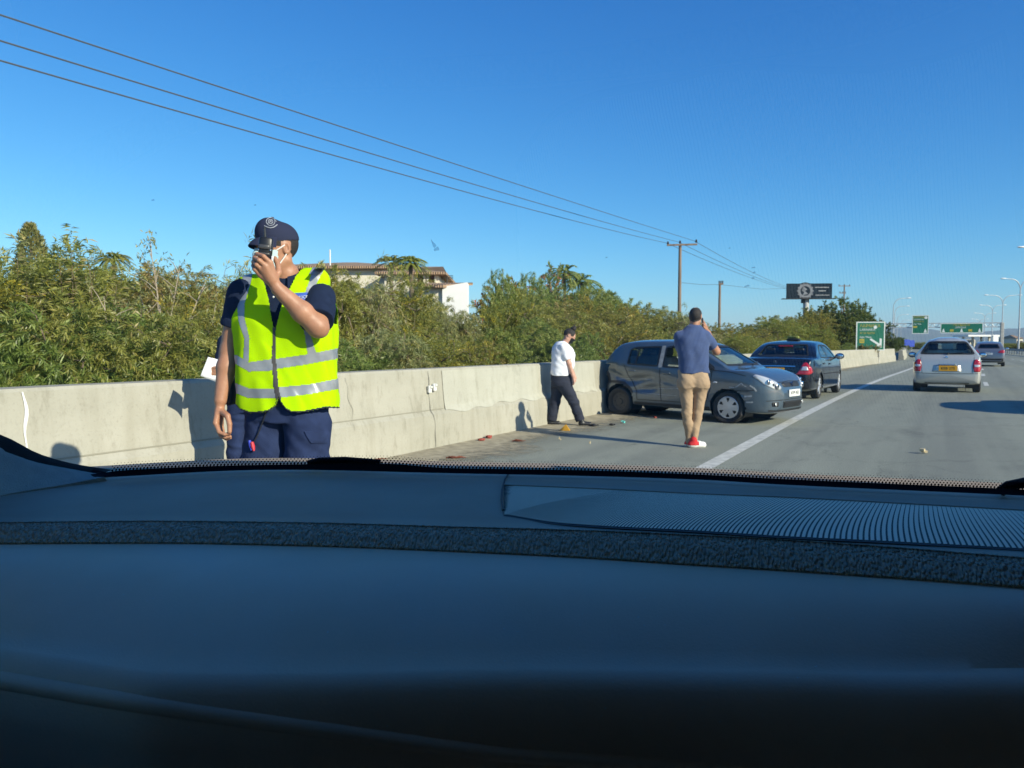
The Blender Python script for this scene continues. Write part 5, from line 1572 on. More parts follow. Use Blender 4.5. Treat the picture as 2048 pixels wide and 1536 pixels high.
g = MB(); p, n = mi.proj('B', 0, .795, .015); g.box(tuple(p), (.03, .46, .03), bev=.012); g.build("tailgate_handle", m_chrome, mi.root, True)
g = MB(); p, n = mi.proj('B', .02, .995, .01); g.ell(tuple(p), (.01, .045, .04), 14, 8); g.build("emblem", m_chrome, mi.root, True)
acc = MB()
mi.ribbon("", 'B', [(-.80, .555), (-.4, .545), (0, .545), (.4, .545), (.80, .555)], .012, m_seam, acc=acc)
mi.ribbon("", 'B', [(-.62, .56), (-.63, .74), (-.66, .95), (-.66, 1.06)], .010, m_seam, acc=acc)
mi.ribbon("", 'B', [(.62, .56), (.63, .74), (.66, .95), (.66, 1.06)], .010, m_seam, acc=acc)
for v in 'RL':
    mi.ribbon("", v, [(1.47, 1.02), (1.50, .35)], .012, m_seam, acc=acc); mi.ribbon("", v, [(2.66, 1.0), (2.6, .36)], .012, m_seam, acc=acc); mi.ribbon("", v, [(.75, 1.04), (.95, .65), (1.05, .36)], .012, m_seam, acc=acc)
acc.build("door_gap", m_seam, mi.root, True)
mi.ribbon("rear_valance", 'B', [(-.55, .275), (0, .27), (.55, .275)], .035, m_black, .006)
acc = MB(); a_, _ = mi.proj('B', -.02, 1.10, .025); b_, _ = mi.proj('B', -.40, 1.135, .025); acc.tube([a_, b_], .010, 6); acc.ell(tuple(a_), (.03, .03, .03), 8, 6); acc.build("rear_wiper", m_black, mi.root)
mi.mirror(2.46, 1.0, 1, m_black); mi.mirror(2.46, 1.0, -1, m_black)
for v in 'RL': mi.handle(1.62, .88, v, p_mi); mi.handle(.95, .90, v, p_mi)
mi.seats(1.75, .80, .37, .58, True, -1, 2.45, mat('beige seat cloth', (.34, .33, .27), .9, var=.15, vscale=8))
mi.finish()
for wx, wy in ((.62, .755), (.62, -.755), (3.05, .755), (3.05, -.755)): mi.wheel(wx, wy, .295, .295, 'cover')
a = gw(1892, 783.5); hd = R(90) - R(1.6)
fo = Matrix.Rotation(hd, 3, 'Z') @ Vector((.45, 0, 0))
park(mi, (a.x-fo.x, a.y-fo.y, 0), hd)

# ------------------------------------------------------------------ black saloon taxi
p_me = car_paint("black paint", (.010, .013, .020), .3, .22)
me_ = Car("black_taxi", 4.80,
    [(0, .60), (.02, .76), (.06, .90), (.14, .985), (.3, 1.01), (.55, 1.03), (.72, 1.06), (1.0, 1.22), (1.3, 1.365), (1.6, 1.43), (2.2, 1.455), (2.8, 1.40), (3.2, 1.22), (3.5, 1.04), (3.65, 1.0), (4.2, .94), (4.6, .80), (4.75, .64), (4.8, .48)],
    [(0, .34), (.05, .26), (.35, .21), (4.4, .19), (4.74, .24), (4.8, .38)],
    [(0, .74), (.04, .82), (.15, .865), (.4, .895), (1.2, .915), (3.6, .91), (4.3, .85), (4.65, .70), (4.8, .45)],
    [(0, 1.03), (.7, 1.0), (3.6, .955), (4.8, .93)],
    tumble=.40, wheels=[(.95, .31, .79), (3.8, .31, .79), (.95, .31, -.79), (3.8, .31, -.79)], wr=.32, arch=.355, paint=p_me, step=.03,
    parent_args=("black saloon taxi parked on the shoulder beyond the crashed hatchback", "car"))
me_.window('B', [(-.64, 1.075), (.64, 1.075), (.52, 1.385), (-.52, 1.385)], m_cdark, .03, "rear_window", rnd=.06)
for v in 'RL':
    me_.window(v, [(1.15, 1.03), (1.38, 1.27), (1.62, 1.36), (2.0, 1.38), (2.0, 1.0)], m_cdark)
    me_.window(v, [(2.08, 1.0), (2.08, 1.38), (2.6, 1.35), (3.0, 1.20), (3.3, .99)], m_cdark)
me_.window('F', [(-.66, 1.06), (.66, 1.06), (.54, 1.38), (-.54, 1.38)], m_cdark, .04, "windscreen")
for sg_ in (-1, 1):
    poly = [(sg_*.50, .63), (sg_*.80, .63), (sg_*.865, .68), (sg_*.845, .80), (sg_*.74, .93), (sg_*.66, .915), (sg_*.60, .77)]
    t = me_.patch("tail_light", 'B', poly, m_red, .012, 5)
    me_.patch("reversing_lens", 'B', [(sg_*.61, .735), (sg_*.79, .735), (sg_*.76, .83), (sg_*.65, .83)], m_clear, .018, 3, t)
me_.ribbon("boot_strip", 'B', [(-.48, .835), (0, .84), (.48, .835)], .022, m_chrome, .008)
plate_on(me_, 'B', 0.0, .74, .46, .11, m_plate_y, "TKAL 206", size=.075)
p, n = me_.proj('B', 0, .93, .012); g = MB(); g.lathe([(.035, -.006), (.045, -.006), (.045, .006), (.035, .006), (.035, -.006)], 20, tuple(p), 'x')
for k in range(3):
    t_ = R(90+120*k); g.tube([tuple(p), (p.x, p.y+.038*math.cos(t_), p.z+.038*math.sin(t_))], .005, 5)
g.build("emblem", m_chrome, me_.root)
g = MB(); p, n = me_.proj('T', 1.12, 0, .02); g.box(tuple(p), (.03, .36, .03), bev=.008); g.build("brake_light", m_red, me_.root)
acc = MB()
me_.ribbon("", 'B', [(-.82, .55), (0, .54), (.82, .55)], .012, m_seam, acc=acc)
for v in 'RL':
    me_.ribbon("", v, [(2.04, 1.0), (2.06, .34)], .012, m_seam, acc=acc); me_.ribbon("", v, [(3.28, .98), (3.2, .34)], .012, m_seam, acc=acc); me_.ribbon("", v, [(1.15, 1.02), (1.3, .6), (1.36, .34)], .012, m_seam, acc=acc)
acc.build("door_gap", m_seam, me_.root, True)
for v in 'RL': me_.ribbon("side_strip", v, [(1.3, .62), (3.5, .60)], .03, m_black, .008); me_.ribbon("window_trim", v, [(1.1, 1.01), (3.35, .975)], .016, m_chrome, .008); me_.handle(2.2, .86, v, p_me); me_.handle(1.42, .88, v, p_me)
me_.ribbon("bumper_strip", 'B', [(-.80, .47), (0, .46), (.80, .47)], .03, m_black, .01)
for sg_ in (-1, 1):
    g = MB(); p, n = me_.proj('B', sg_*.55, .285, .01); g.tube([(p.x-.02, p.y, p.z-.03), (p.x+.2, p.y, p.z-.03)], .03, 10); g.build("exhaust", m_chrome, me_.root, True)
me_.mirror(3.12, 1.0, -1, p_me); me_.mirror(3.12, 1.0, 1, p_me)
me_.seats(2.2, 1.25, .38, .50, True, -1, 3.05)
p, n = me_.proj('T', 2.0, 0, .0)
g = MB(); g.box((p.x, p.y, p.z+.025), (.15, .34, .05), bev=.015); ts = g.build("roof_sign", m_black, me_.root, True)
g = MB(); g.box((p.x, p.y, p.z+.082), (.11, .30, .075), bev=.03); g.build("sign_panel", mat("taxi sign yellow", (.20, .22, .03), .45), ts, True)
text_mesh("lettering", "TAXI", .07, m_ink, ts, (p.x-.0565, p.y, p.z+.082), (R(90), 0, R(-90)))
me_.finish()
for wx, wy in ((.95, .79), (.95, -.79), (3.8, .79), (3.8, -.79)): me_.wheel(wx, wy, .32, .32, 'alloy')
a = gw(1631, 797); hd = R(90) - R(4.5)
fo = Matrix.Rotation(hd, 3, 'Z') @ Vector((.95, -.79, 0))
park(me_, (a.x-fo.x, a.y-fo.y, 0), hd)

# ------------------------------------------------------------------ grey crossover further ahead
p_cx = car_paint("grey silver paint", (.20, .21, .24), .5, .3)
cx = Car("grey_crossover", 4.40,
    [(0, .62), (.02, .80), (.06, .98), (.14, 1.06), (.22, 1.14), (.5, 1.38), (.8, 1.50), (1.4, 1.56), (2.0, 1.56), (2.6, 1.46), (3.0, 1.22), (3.3, 1.06), (3.8, .98), (4.2, .84), (4.35, .68), (4.4, .5)],
    [(0, .36), (.05, .28), (.3, .24), (4.1, .22), (4.34, .28), (4.4, .4)],
    [(0, .72), (.04, .82), (.15, .87), (.5, .90), (3.6, .90), (4.05, .82), (4.3, .66), (4.4, .42)],
    [(0, 1.08), (.6, 1.06), (3.3, 1.0), (4.4, .96)],
    tumble=.40, wheels=[(.82, .33, .78), (3.45, .33, .78), (.82, .33, -.78), (3.45, .33, -.78)], wr=.34, arch=.39, paint=p_cx, step=.045, M=44,
    parent_args=("grey crossover with red tail lights far ahead, right of the silver hatchback", "car"))
cx.window('B', [(-.60, 1.13), (.60, 1.13), (.48, 1.42), (-.48, 1.42)], m_cdark, .04, "rear_window")
for v in 'RL': cx.window(v, [(.75, 1.09), (1.0, 1.40), (1.5, 1.45), (2.4, 1.42), (3.0, 1.06)], m_cdark)
for sg_ in (-1, 1): cx.patch("tail_light", 'B', [(sg_*.48, .86), (sg_*.80, .84), (sg_*.86, .92), (sg_*.82, 1.04), (sg_*.62, 1.02)], m_red, .014, 4)
plate_on(cx, 'B', 0, .80, .46, .12, m_plate_w, "LBC 91", size=.08)
cx.ribbon("rear_bumper", 'B', [(-.80, .42), (0, .40), (.80, .42)], .18, m_black, .012)
cx.mirror(2.85, 1.06, -1, p_cx); cx.mirror(2.85, 1.06, 1, p_cx)
cx.seats(2.1, 1.1, .38, .6, True, -1, 2.9)
cx.finish()
for wx, wy in ((.82, .78), (.82, -.78), (3.45, .78), (3.45, -.78)): cx.wheel(wx, wy, .34, .34, 'alloy', .21)
a = gw(1976, 733); hd = R(90) - R(5)
park(cx, (a.x, a.y, 0), hd)
# two cars in the lanes to the right, outside the picture: their shadows reach across the lane
for (x, y, s_, lab) in ((4.05, 17.3, 1.0, "grey crossover overtaking, outside the right edge, casting the wide road shadow"), (7.4, 30.5, 1.0, "grey crossover in the far lane, outside the right edge, casting the thin road shadow")):
    c = copy_tree(cx.root); c.location = road(x, y); c.rotation_euler = (0, 0, R(89)); c["label"] = lab
# ================================================================== people
class Field:
    """signed distance field on a grid, blended shapes -> one continuous surface"""
    def __init__(s, lo, hi, h):
        s.lo = np.array(lo, float); s.h = h
        s.n = np.ceil((np.array(hi)-s.lo)/h).astype(int)+1
        s.D = np.full(s.n, .5, np.float32)
        s.ax = [s.lo[i]+h*np.arange(s.n[i], dtype=np.float32) for i in range(3)]
    def win(s, lo, hi, pad):
        a = np.clip(np.floor((np.array(lo)-pad-s.lo)/s.h).astype(int), 0, s.n-1); b = np.clip(np.ceil((np.array(hi)+pad-s.lo)/s.h).astype(int)+1, 1, s.n)
        sl_ = tuple(slice(int(a[i]), int(b[i])) for i in range(3))
        X, Y, Z = np.meshgrid(*[s.ax[i][sl_[i]] for i in range(3)], indexing='ij', sparse=True)
        return sl_, X, Y, Z
    def blend(s, sl_, d, k, mode='add'):
        A = s.D[sl_]
        if mode == 'sub':
            d = -d
            if k > 0: h_ = np.clip(.5+.5*(A-d)/k*-1, 0, 1); s.D[sl_] = np.maximum(A, d)
            else: s.D[sl_] = np.maximum(A, d)
            return
        if k > 0:
            h_ = np.clip(.5+.5*(A-d)/k, 0, 1); s.D[sl_] = A+(d-A)*h_-k*h_*(1-h_)
        else: s.D[sl_] = np.minimum(A, d)
    def cone(s, a, b, ra, rb, k=.02, squash=None, mode='add', cut=False):
        a = np.array(a, float); b = np.array(b, float); r = max(ra, rb)
        sl_, X, Y, Z = s.win(np.minimum(a, b)-r, np.maximum(a, b)+r, .06)
        ab = b-a; L2 = ab@ab+1e-12
        px, py, pz = X-a[0], Y-a[1], Z-a[2]
        traw = (px*ab[0]+py*ab[1]+pz*ab[2])/L2; t = np.clip(traw, 0, 1)
        qx, qy, qz = px-ab[0]*t, py-ab[1]*t, pz-ab[2]*t
        if squash is not None:
            ax, f = squash; ax = np.array(ax, float)/np.linalg.norm(ax); c = (qx*ax[0]+qy*ax[1]+qz*ax[2])*(1/f-1)
            qx, qy, qz = qx+ax[0]*c, qy+ax[1]*c, qz+ax[2]*c
        d = np.sqrt(qx*qx+qy*qy+qz*qz)-(ra+(rb-ra)*t)
        if cut: d = np.maximum(d, (traw-1)*math.sqrt(L2))
        s.blend(sl_, d.astype(np.float32), k, mode)
    def ell(s, c, r, k=.02, rot=None, mode='add'):
        c = np.array(c, float); r = np.array(r, float); m = r.max()
        sl_, X, Y, Z = s.win(c-m, c+m, .06)
        p = [X-c[0], Y-c[1], Z-c[2]]
        if rot is not None:
            M_ = np.array(rot); p = [M_[0, i]*p[0]+M_[1, i]*p[1]+M_[2, i]*p[2] for i in range(3)]   # into the local frame (columns are axes)
        k0 = np.sqrt((p[0]/r[0])**2+(p[1]/r[1])**2+(p[2]/r[2])**2); k1 = np.sqrt((p[0]/r[0]**2)**2+(p[1]/r[1]**2)**2+(p[2]/r[2]**2)**2)+1e-9
        s.blend(sl_, (k0*(k0-1)/k1).astype(np.float32), k, mode)
    def column(s, rows, k=.02, p=2.5):
        """rows: (z, cx, cy, a, b) stack of rounded sections"""
        rows = sorted(rows); z = np.array([q[0] for q in rows]); R_ = np.array(rows)
        m = R_[:, 3:5].max()
        sl_, X, Y, Z = s.win((R_[:, 1].min()-m, R_[:, 2].min()-m, z[0]), (R_[:, 1].max()+m, R_[:, 2].max()+m, z[-1]), .06)
        Zf = np.asarray(Z).ravel()
        g = [smooth_interp(Zf, list(zip(z, R_[:, i]))).reshape(1, 1, -1).astype(np.float32) for i in (1, 2, 3, 4)]
        q = (np.abs((X-g[0])/g[2])**p+np.abs((Y-g[1])/g[3])**p)**(1/p)
        d = (q-1)*np.minimum(g[2], g[3]); d = np.maximum(d, np.maximum(z[0]-Z, Z-z[-1]))
        s.blend(sl_, d.astype(np.float32), k)
    def wrinkle(s, amp, scale, seed=0, dirn=None, where=None):
        rg = np.random.default_rng(seed)
        X, Y, Z = np.meshgrid(*s.ax, indexing='ij', sparse=True)
        acc = 0
        for o in range(4):
            f = scale*(1.6**o); v = rg.normal(size=3); v = v/np.linalg.norm(v)
            if dirn is not None: v = v*.45+np.array(dirn)*(1 if rg.random() < .5 else -1); v /= np.linalg.norm(v)
            w = rg.normal(size=3); ph = rg.uniform(0, 6.28, 2)
            acc = acc+np.sin((X*v[0]+Y*v[1]+Z*v[2])*f+ph[0]+1.6*np.sin((X*w[0]+Y*w[1]+Z*w[2])*f*.35+ph[1]))/(1.35**o)
        d = amp*acc*.5
        if where is not None: d = d*where(X, Y, Z)
        m = np.abs(s.D) < .05
        s.D = np.where(m, s.D+np.broadcast_to(d, s.D.shape).astype(np.float32), s.D)
    def mesh(s):
        D = s.D; S = D < 0; n = s.n
        cnt = np.zeros(tuple(n-1), np.int8)
        for dx in (0, 1):
            for dy in (0, 1):
                for dz in (0, 1): cnt += S[dx:n[0]-1+dx, dy:n[1]-1+dy, dz:n[2]-1+dz]
        act = (cnt > 0) & (cnt < 8); idx = np.argwhere(act)
        vid = -np.ones(act.shape, np.int32); vid[act] = np.arange(len(idx))
        acc = np.zeros((len(idx), 3)); c = np.zeros(len(idx))
        I, J, K = idx.T
        cs = [(0, 0, 0), (1, 0, 0), (0, 1, 0), (1, 1, 0), (0, 0, 1), (1, 0, 1), (0, 1, 1), (1, 1, 1)]
        val = [D[I+a, J+b, K+e].astype(float) for a, b, e in cs]
        for i in range(8):
            for j in range(i+1, 8):
                if sum(abs(cs[i][q]-cs[j][q]) for q in range(3)) != 1: continue
                x = (val[i] < 0) != (val[j] < 0)
                t = np.where(x, val[i]/(val[i]-val[j]+1e-12), 0)
                p = np.array(cs[i])[None]+t[:, None]*(np.array(cs[j])-np.array(cs[i]))[None]
                acc += p*x[:, None]; c += x
        V = s.lo+s.h*(idx+acc/c[:, None])
        Q = []
        for ax in range(3):
            u, v = [(1, 2), (2, 0), (0, 1)][ax]
            a = [slice(None)]*3; b = [slice(None)]*3; a[ax] = slice(0, -1); b[ax] = slice(1, None)
            ch = S[tuple(a)] != S[tuple(b)]; e = np.argwhere(ch)
            e = e[(e[:, u] > 0) & (e[:, v] > 0) & (e[:, u] < n[u]-1) & (e[:, v] < n[v]-1)]
            def cell(du, dv):
                q = e.copy(); q[:, u] += du; q[:, v] += dv; return vid[q[:, 0], q[:, 1], q[:, 2]]
            q = np.stack([cell(-1, -1), cell(0, -1), cell(0, 0), cell(-1, 0)], 1)
            inside = S[e[:, 0], e[:, 1], e[:, 2]]
            q[~inside] = q[~inside][:, ::-1]; Q.append(q)
        Fq = np.concatenate(Q); Fq = Fq[(Fq >= 0).all(1)]
        # vertex normals from the field
        vn = np.zeros_like(V); a, b, c_, d_ = (V[Fq[:, i]] for i in range(4)); fn = np.cross(c_-a, d_-b)
        for i in range(4): np.add.at(vn, Fq[:, i], fn)
        return V, Fq, norm(vn)

def relax(V, Fq, it=2, lam=.5):
    n = len(V)
    for _ in range(it):
        acc = np.zeros_like(V); cnt = np.zeros(n)
        for i in range(4):
            j = (i+1) % 4
            np.add.at(acc, Fq[:, i], V[Fq[:, j]]); np.add.at(cnt, Fq[:, i], 1)
            np.add.at(acc, Fq[:, j], V[Fq[:, i]]); np.add.at(cnt, Fq[:, j], 1)
        V = V+lam*(acc/np.maximum(cnt, 1)[:, None]-V)
    return V

def part_of(name, V, Fq, mask, m, parent, vn=None, push=0.0):
    f = Fq[mask]
    if len(f) == 0: return None
    u = np.unique(f); mp = -np.ones(len(V), int); mp[u] = np.arange(len(u))
    P = V[u]+(vn[u]*push if push else 0)
    me = bpy.data.meshes.new(name)
    me.vertices.add(len(P)); me.vertices.foreach_set("co", P.astype(np.float32).ravel())
    q = mp[f].astype(np.int32)
    me.loops.add(q.size); me.loops.foreach_set("vertex_index", q.ravel())
    me.polygons.add(len(q)); me.polygons.foreach_set("loop_start", np.arange(0, q.size, 4, dtype=np.int32))
    try: me.polygons.foreach_set("loop_total", np.full(len(q), 4, np.int32))
    except Exception: pass
    me.update(calc_edges=True); me.validate()
    o = link_mesh(name, me, m, parent, True)
    if vn is not None: me.normals_split_custom_set_from_vertices([tuple(n) for n in vn[u]])
    return o

def skin(name, col, k=.5):
    m = mat(name, col, .5, var=.14, vscale=22, bump=.12, bscale=90, col2=tuple(c*.8 for c in col))
    b = m.node_tree.nodes["Principled BSDF"]; b.inputs["Subsurface Weight"].default_value = .12; b.inputs["Subsurface Radius"].default_value = (.012, .005, .003)
    return m
m_skin = skin("tanned skin", (.44, .215, .125))
m_skin2 = skin("fair skin", (.58, .32, .23))
m_hair = mat("short dark hair", (.022, .017, .014), .75, bump=.6, bscale=160, var=.3, vscale=60)
m_navy = mat("navy cotton", (.012, .020, .048), .95, var=.15, vscale=30, bump=.2, bscale=220, spec=.15)
m_trou = mat("navy trousers", (.021, .033, .085), .95, var=.18, vscale=18, bump=.2, bscale=200, spec=.15)
m_capm = mat("navy cap cloth", (.026, .031, .062), .95, bump=.25, bscale=260, spec=.15)
m_vest = mat("fluorescent yellow", (.41, .68, .0), .85, var=.04, vscale=9, bump=.08, bscale=200, spec=.06)
def retro():
    m = mat("reflective tape", (.36, .38, .40), .38, metal=.25, var=.18, vscale=11, bump=.12, bscale=22, col2=(.25, .27, .30)); return m
m_tape = retro()
m_zip = mat("dark zip", (.055, .05, .05), .6)
m_hem = mat("black hem", (.012, .014, .018), .8)
m_mask = mat("pale surgical mask", (.50, .66, .66), .85)
m_strap = mat("mask strap", (.75, .73, .70), .8)
m_dev = mat("black device", (.010, .010, .011), .35)
m_badge = mat("blue badge", (.04, .10, .42), .6)
m_shoe = mat("black shoe", (.012, .012, .013), .45)

def hand(fl, wrist, palm, tips, rk, thumb, k=.006):
    """palm: list of 4 knuckle points; tips: list of 4 lists of joints; thumb: joints"""
    w = np.array(wrist, float)
    for q in palm: fl.cone(w, q, rk*1.55, rk*1.25, .012)
    c = np.mean(np.array(palm), 0); fl.cone(w*.5+c*.5, c, rk*1.9, rk*1.5, .012)
    for q, J in zip(palm, tips):
        pts = [np.array(q, float)]+[np.array(j, float) for j in J]; n = len(pts)-1
        for i in range(n): fl.cone(pts[i], pts[i+1], rk*(1.0-.13*i), rk*(.92-.13*i), .0035)
    pts = [np.array(t, float) for t in thumb]
    fl.cone(w*.6+c*.4, pts[0], rk*1.6, rk*1.35, .01)
    for i in range(len(pts)-1): fl.cone(pts[i], pts[i+1], rk*(1.25-.12*i), rk*(1.12-.12*i), .004)

def head(fl, c, fwd, up, sc=1.0, k=.02):
    """skull, face, ears at c; fwd and up are unit vectors"""
    f = np.array(fwd, float); f /= np.linalg.norm(f); u = np.array(up, float); u = u-f*(u@f); u /= np.linalg.norm(u); s_ = np.cross(f, u)
    M_ = np.stack([f, s_, u], 1); P = lambda a, b, e: np.array(c)+sc*(f*a+s_*b+u*e)
    fl.ell(P(-.012, 0, .03), np.array([.098, .076, .088])*sc, .01, M_)
    fl.ell(P(.022, 0, -.035), np.array([.072, .062, .085])*sc, .03, M_)
    fl.ell(P(.045, 0, -.085), np.array([.040, .040, .030])*sc, .03, M_)          # chin
    fl.cone(P(-.02, .045, -.055), P(.045, .022, -.092), .026*sc, .020*sc, .02); fl.cone(P(-.02, -.045, -.055), P(.045, -.022, -.092), .026*sc, .020*sc, .02)
    fl.cone(P(.084, 0, .018), P(.104, 0, -.022), .010*sc, .015*sc, .012)        # nose
    fl.ell(P(.094, .012, -.026), np.array([.012, .009, .009])*sc, .008, M_); fl.ell(P(.094, -.012, -.026), np.array([.012, .009, .009])*sc, .008, M_)
    fl.ell(P(.080, 0, .034), np.array([.016, .050, .010])*sc, .014, M_)           # brow
    for b in (.030, -.030): fl.ell(P(.092, b, .012), np.array([.014, .016, .010])*sc, .006, M_, 'sub')
    for b in (.030, -.030): fl.ell(P(.078, b, .012), np.array([.013, .014, .011])*sc, .003, M_)
    fl.ell(P(.088, 0, -.056), np.array([.010, .024, .006])*sc, .006, M_); fl.ell(P(.086, 0, -.067), np.array([.010, .020, .006])*sc, .006, M_)
    for b in (.074, -.074):
        e = [f*.9*1+s_*b*0, s_, u]
        fl.ell(P(-.012, b, .0), np.array([.021, .009, .032])*sc, .006, M_); fl.ell(P(-.010, b*1.09, .002), np.array([.010, .006, .018])*sc, .003, M_, 'sub')
    return P, M_

# ------------------------------------------------------------------ the officer in the yellow vest
OF = 3.75
def make_officer():
    base = cv(565, 690, OF); r0 = base[0]
    root = empty("person", c2w((r0, OF, 0)), R(YAW), "officer in a yellow high visibility vest and navy cap, one hand raised to the face", "person")
    def P(px, py, d=0.0):
        q = cv(px, py, OF+d); return np.array([q[0]-r0, d, q[2]])
    def topx(V):
        """local points -> photo columns/rows, used to lay out the tape and the openings of the vest"""
        f = V[:, 1]+OF; z = V[:, 2]-CAM_H; r = V[:, 0]+r0; w = f*cp-z*sp
        return 1024+F_PX*r/w, 768-F_PX*(f*sp+z*cp)/w
    # ---- body: one continuous surface
    fl = Field((-.42, -.42, -.01), (.36, .22, 2.02), .0048)
    ff = np.array([-.70, -.70, -.12]); uu = np.array([-.05, -.05, 1.0])
    hc = P(553, 499, -.01)
    HP, HM = head(fl, hc, ff, uu, 1.04)
    fl.cone(P(574, 548, .02), P(572, 600, .045), .060, .068, .03)
    # trunk and legs inside the clothes
    fl.column([(1.02, 0, .02, .17, .10), (1.2, 0, .02, .175, .105), (1.45, 0, .03, .19, .11), (1.60, 0, .04, .17, .09), (1.66, 0, .04, .09, .06)], .03)
    for sx_, x0 in ((-1, -.105), (1, .115)):
        fl.cone((x0, .02, 1.0), (x0*1.1, .02, .55), .075, .052, .03); fl.cone((x0*1.1, .02, .55), (x0*1.15, .04, .09), .050, .036, .02); fl.cone((x0*1.15, .05, .05), (x0*1.3, -.12, .035), .032, .026, .02)
    # raised arm on the right of the picture
    sh = P(641, 598, .0); el = P(634, 652, -.17); wr = P(556, 578, -.24)
    fl.cone(sh, el, .060, .050, .02)
    fl.cone(el, el*.62+wr*.38, .049, .049, .02, squash=((0, 1, 0), .95)); fl.cone(el*.62+wr*.38, wr, .049, .0315, .02)
    fl.ell(el+np.array([.012, .005, -.016]), (.042, .04, .04), .02)
    kn = [P(540, 525, -.285), P(531, 532, -.292), P(525, 541, -.285), P(520, 549, -.272)]
    tips = [[P(527, 512.5, -.305), P(514, 507.5, -.278), P(511, 508, -.25)], [P(518, 520.5, -.310), P(508.5, 515, -.28), P(507.5, 515, -.25)], [P(513, 529.5, -.303), P(506.5, 523, -.275), P(507, 522.5, -.25)], [P(509.5, 538.5, -.29), P(506, 531, -.265), P(508, 530, -.245)]]
    th = [P(557, 545, -.235), P(556, 530, -.215), P(550, 517, -.205)]
    hand(fl, wr, kn, tips, .0116, th)
    # hanging arm on the left
    sh2 = P(482, 592, .01); el2 = P(460, 700, .03); wr2 = P(441, 800, -.03)
    fl.cone(sh2, el2, .060, .048, .02); fl.cone(el2, el2*.65+wr2*.35, .046, .047, .02); fl.cone(el2*.65+wr2*.35, wr2, .047, .031, .02)
    kn = [P(431, 846, -.06), P(434, 848, -.04), P(438, 849, -.02), P(442, 848, .0)]
    tips = [[P(438, 864, -.085), P(449, 869, -.09), P(460, 867, -.085)], [P(441, 870, -.068), P(451, 875, -.075), P(461, 873, -.075)], [P(444, 873, -.045), P(453, 878, -.055), P(461, 876, -.06)], [P(447, 870, -.02), P(455, 875, -.03), P(461, 874, -.04)]]
    th = [P(455, 832, -.075), P(459, 848, -.088), P(459, 863, -.092)]
    hand(fl, wr2, kn, tips, .0112, th)
    V, Fq, vn = fl.mesh(); V = relax(V, Fq, 1, .35)
    cen = V[Fq].mean(1); n = vn[Fq].mean(1)
    loc = (cen-hc)@HM/1.04                       # head coordinates: forward, side, up
    inh = (np.abs(loc) < .16).all(1) & (cen[:, 2] > hc[2]-.14)
    hairm = inh & (loc[:, 0] < .052-.0*loc[:, 2]) & (loc[:, 2] > .012-.55*np.clip(-loc[:, 0], 0, .06)*1.5) & (np.abs(loc[:, 1]) < .081) & ~((np.abs(loc[:, 0]+.012) < .026) & (np.abs(loc[:, 2]) < .034) & (np.abs(loc[:, 1]) > .066))
    part_of("body", V, Fq, np.ones(len(Fq), bool), m_skin, root, vn)
    part_of("hair", V, Fq, hairm, m_hair, root, vn, .002)
    for b in (.030, -.030):
        g = MB(); g.ell(tuple(HP(.0865, b, .012)), (.011, .011, .011), 12, 8); g.build("eye", mat("eye", (.03, .02, .018), .15), root, True)
    # mask: the part of the face below the eyes, a few millimetres proud
    mk = inh & (loc[:, 0] > .022+.16*np.abs(loc[:, 1])) & (loc[:, 2] < .008-.22*np.abs(loc[:, 1])) & (loc[:, 2] > -.118) & (np.abs(loc[:, 1]) < .080)
    mk_o = part_of("face_mask", V, Fq, mk, m_mask, root, vn, .005)
    g = MB()
    for sd in (1, -1):
        for a, b in (((.036, .064*sd, -.008), (-.002, .078*sd, .014)), ((.030, .058*sd, -.075), (-.006, .076*sd, -.028))):
            p0, p1 = HP(*a), HP(*b); mid = (p0+p1)/2; o_ = mid-HP(0, 0, (a[2]+b[2])/2); o_ = o_/np.linalg.norm(o_)*.007
            g.tube([p0+o_*.8, mid+o_, p1+o_*.6], .0032, 6)
    g.build("mask_strap", m_strap, mk_o, True)
    # ---- cap
    fc = Field(hc-.2, hc+np.array([.2, .2, .2]), .0042)
    fc.ell(HP(-.018, 0, .046), np.array([.098, .080, .084])*1.04, .0, HM)
    fc.ell(HP(.026, 0, .078), np.array([.066, .070, .072])*1.04, .022, HM)
    Vc, Fc, nc = fc.mesh(); Vc = relax(Vc, Fc, 2); cc = Vc[Fc].mean(1); lc = (cc-hc)@HM/1.04
    part_of("cap_crown", Vc, Fc, (lc[:, 2] > .036+.12*np.clip(lc[:, 0], -.2, .2)*(-.2)) , m_capm, root, nc)
    g = MB(); Pn = []; Pb = []
    for i in range(25):
        a = -1.15+2.3*i/24
        row = []; rowb = []
        for j in range(7):
            t = j/6; r_ = .090+.050*t*math.cos(a*.62)
            q = HP((r_*math.cos(a)*1.0-.004)*.98, math.sin(a)*(.088+.008*t), .060-.010*t-.022*t*t-.026*(math.sin(a)**2)*(.35+.65*t)); row.append(tuple(q)); rowb.append(tuple(q-HM[:, 2]*.004))
        Pn.append(row); Pb.append(rowb)
    g.grid(Pn); g.grid([r_[::-1] for r_ in Pb])
    g.grid([[Pn[i][6], Pb[i][6]] for i in range(25)]); g.grid([[Pn[0][j], Pb[0][j]] for j in range(7)]); g.grid([[Pb[24][j], Pn[24][j]] for j in range(7)])
    g.build("cap_brim", m_capm, root, True)
    bv = BVHTree.FromPolygons([Vector(v) for v in Vc], [tuple(map(int, f)) for f in Fc])
    def on_cap(px, py, off=.003):
        q = cv(px, py, OF-.5); q = Vector((q[0]-r0, -.5, q[2])); o_ = Vector((-r0, -OF, CAM_H))
        h = bv.ray_cast(o_, (q-o_).normalized()); return (h[0]+h[1]*off) if h[0] else None
    em = mat("cap badge thread", (.34, .36, .40), .6); g = MB()
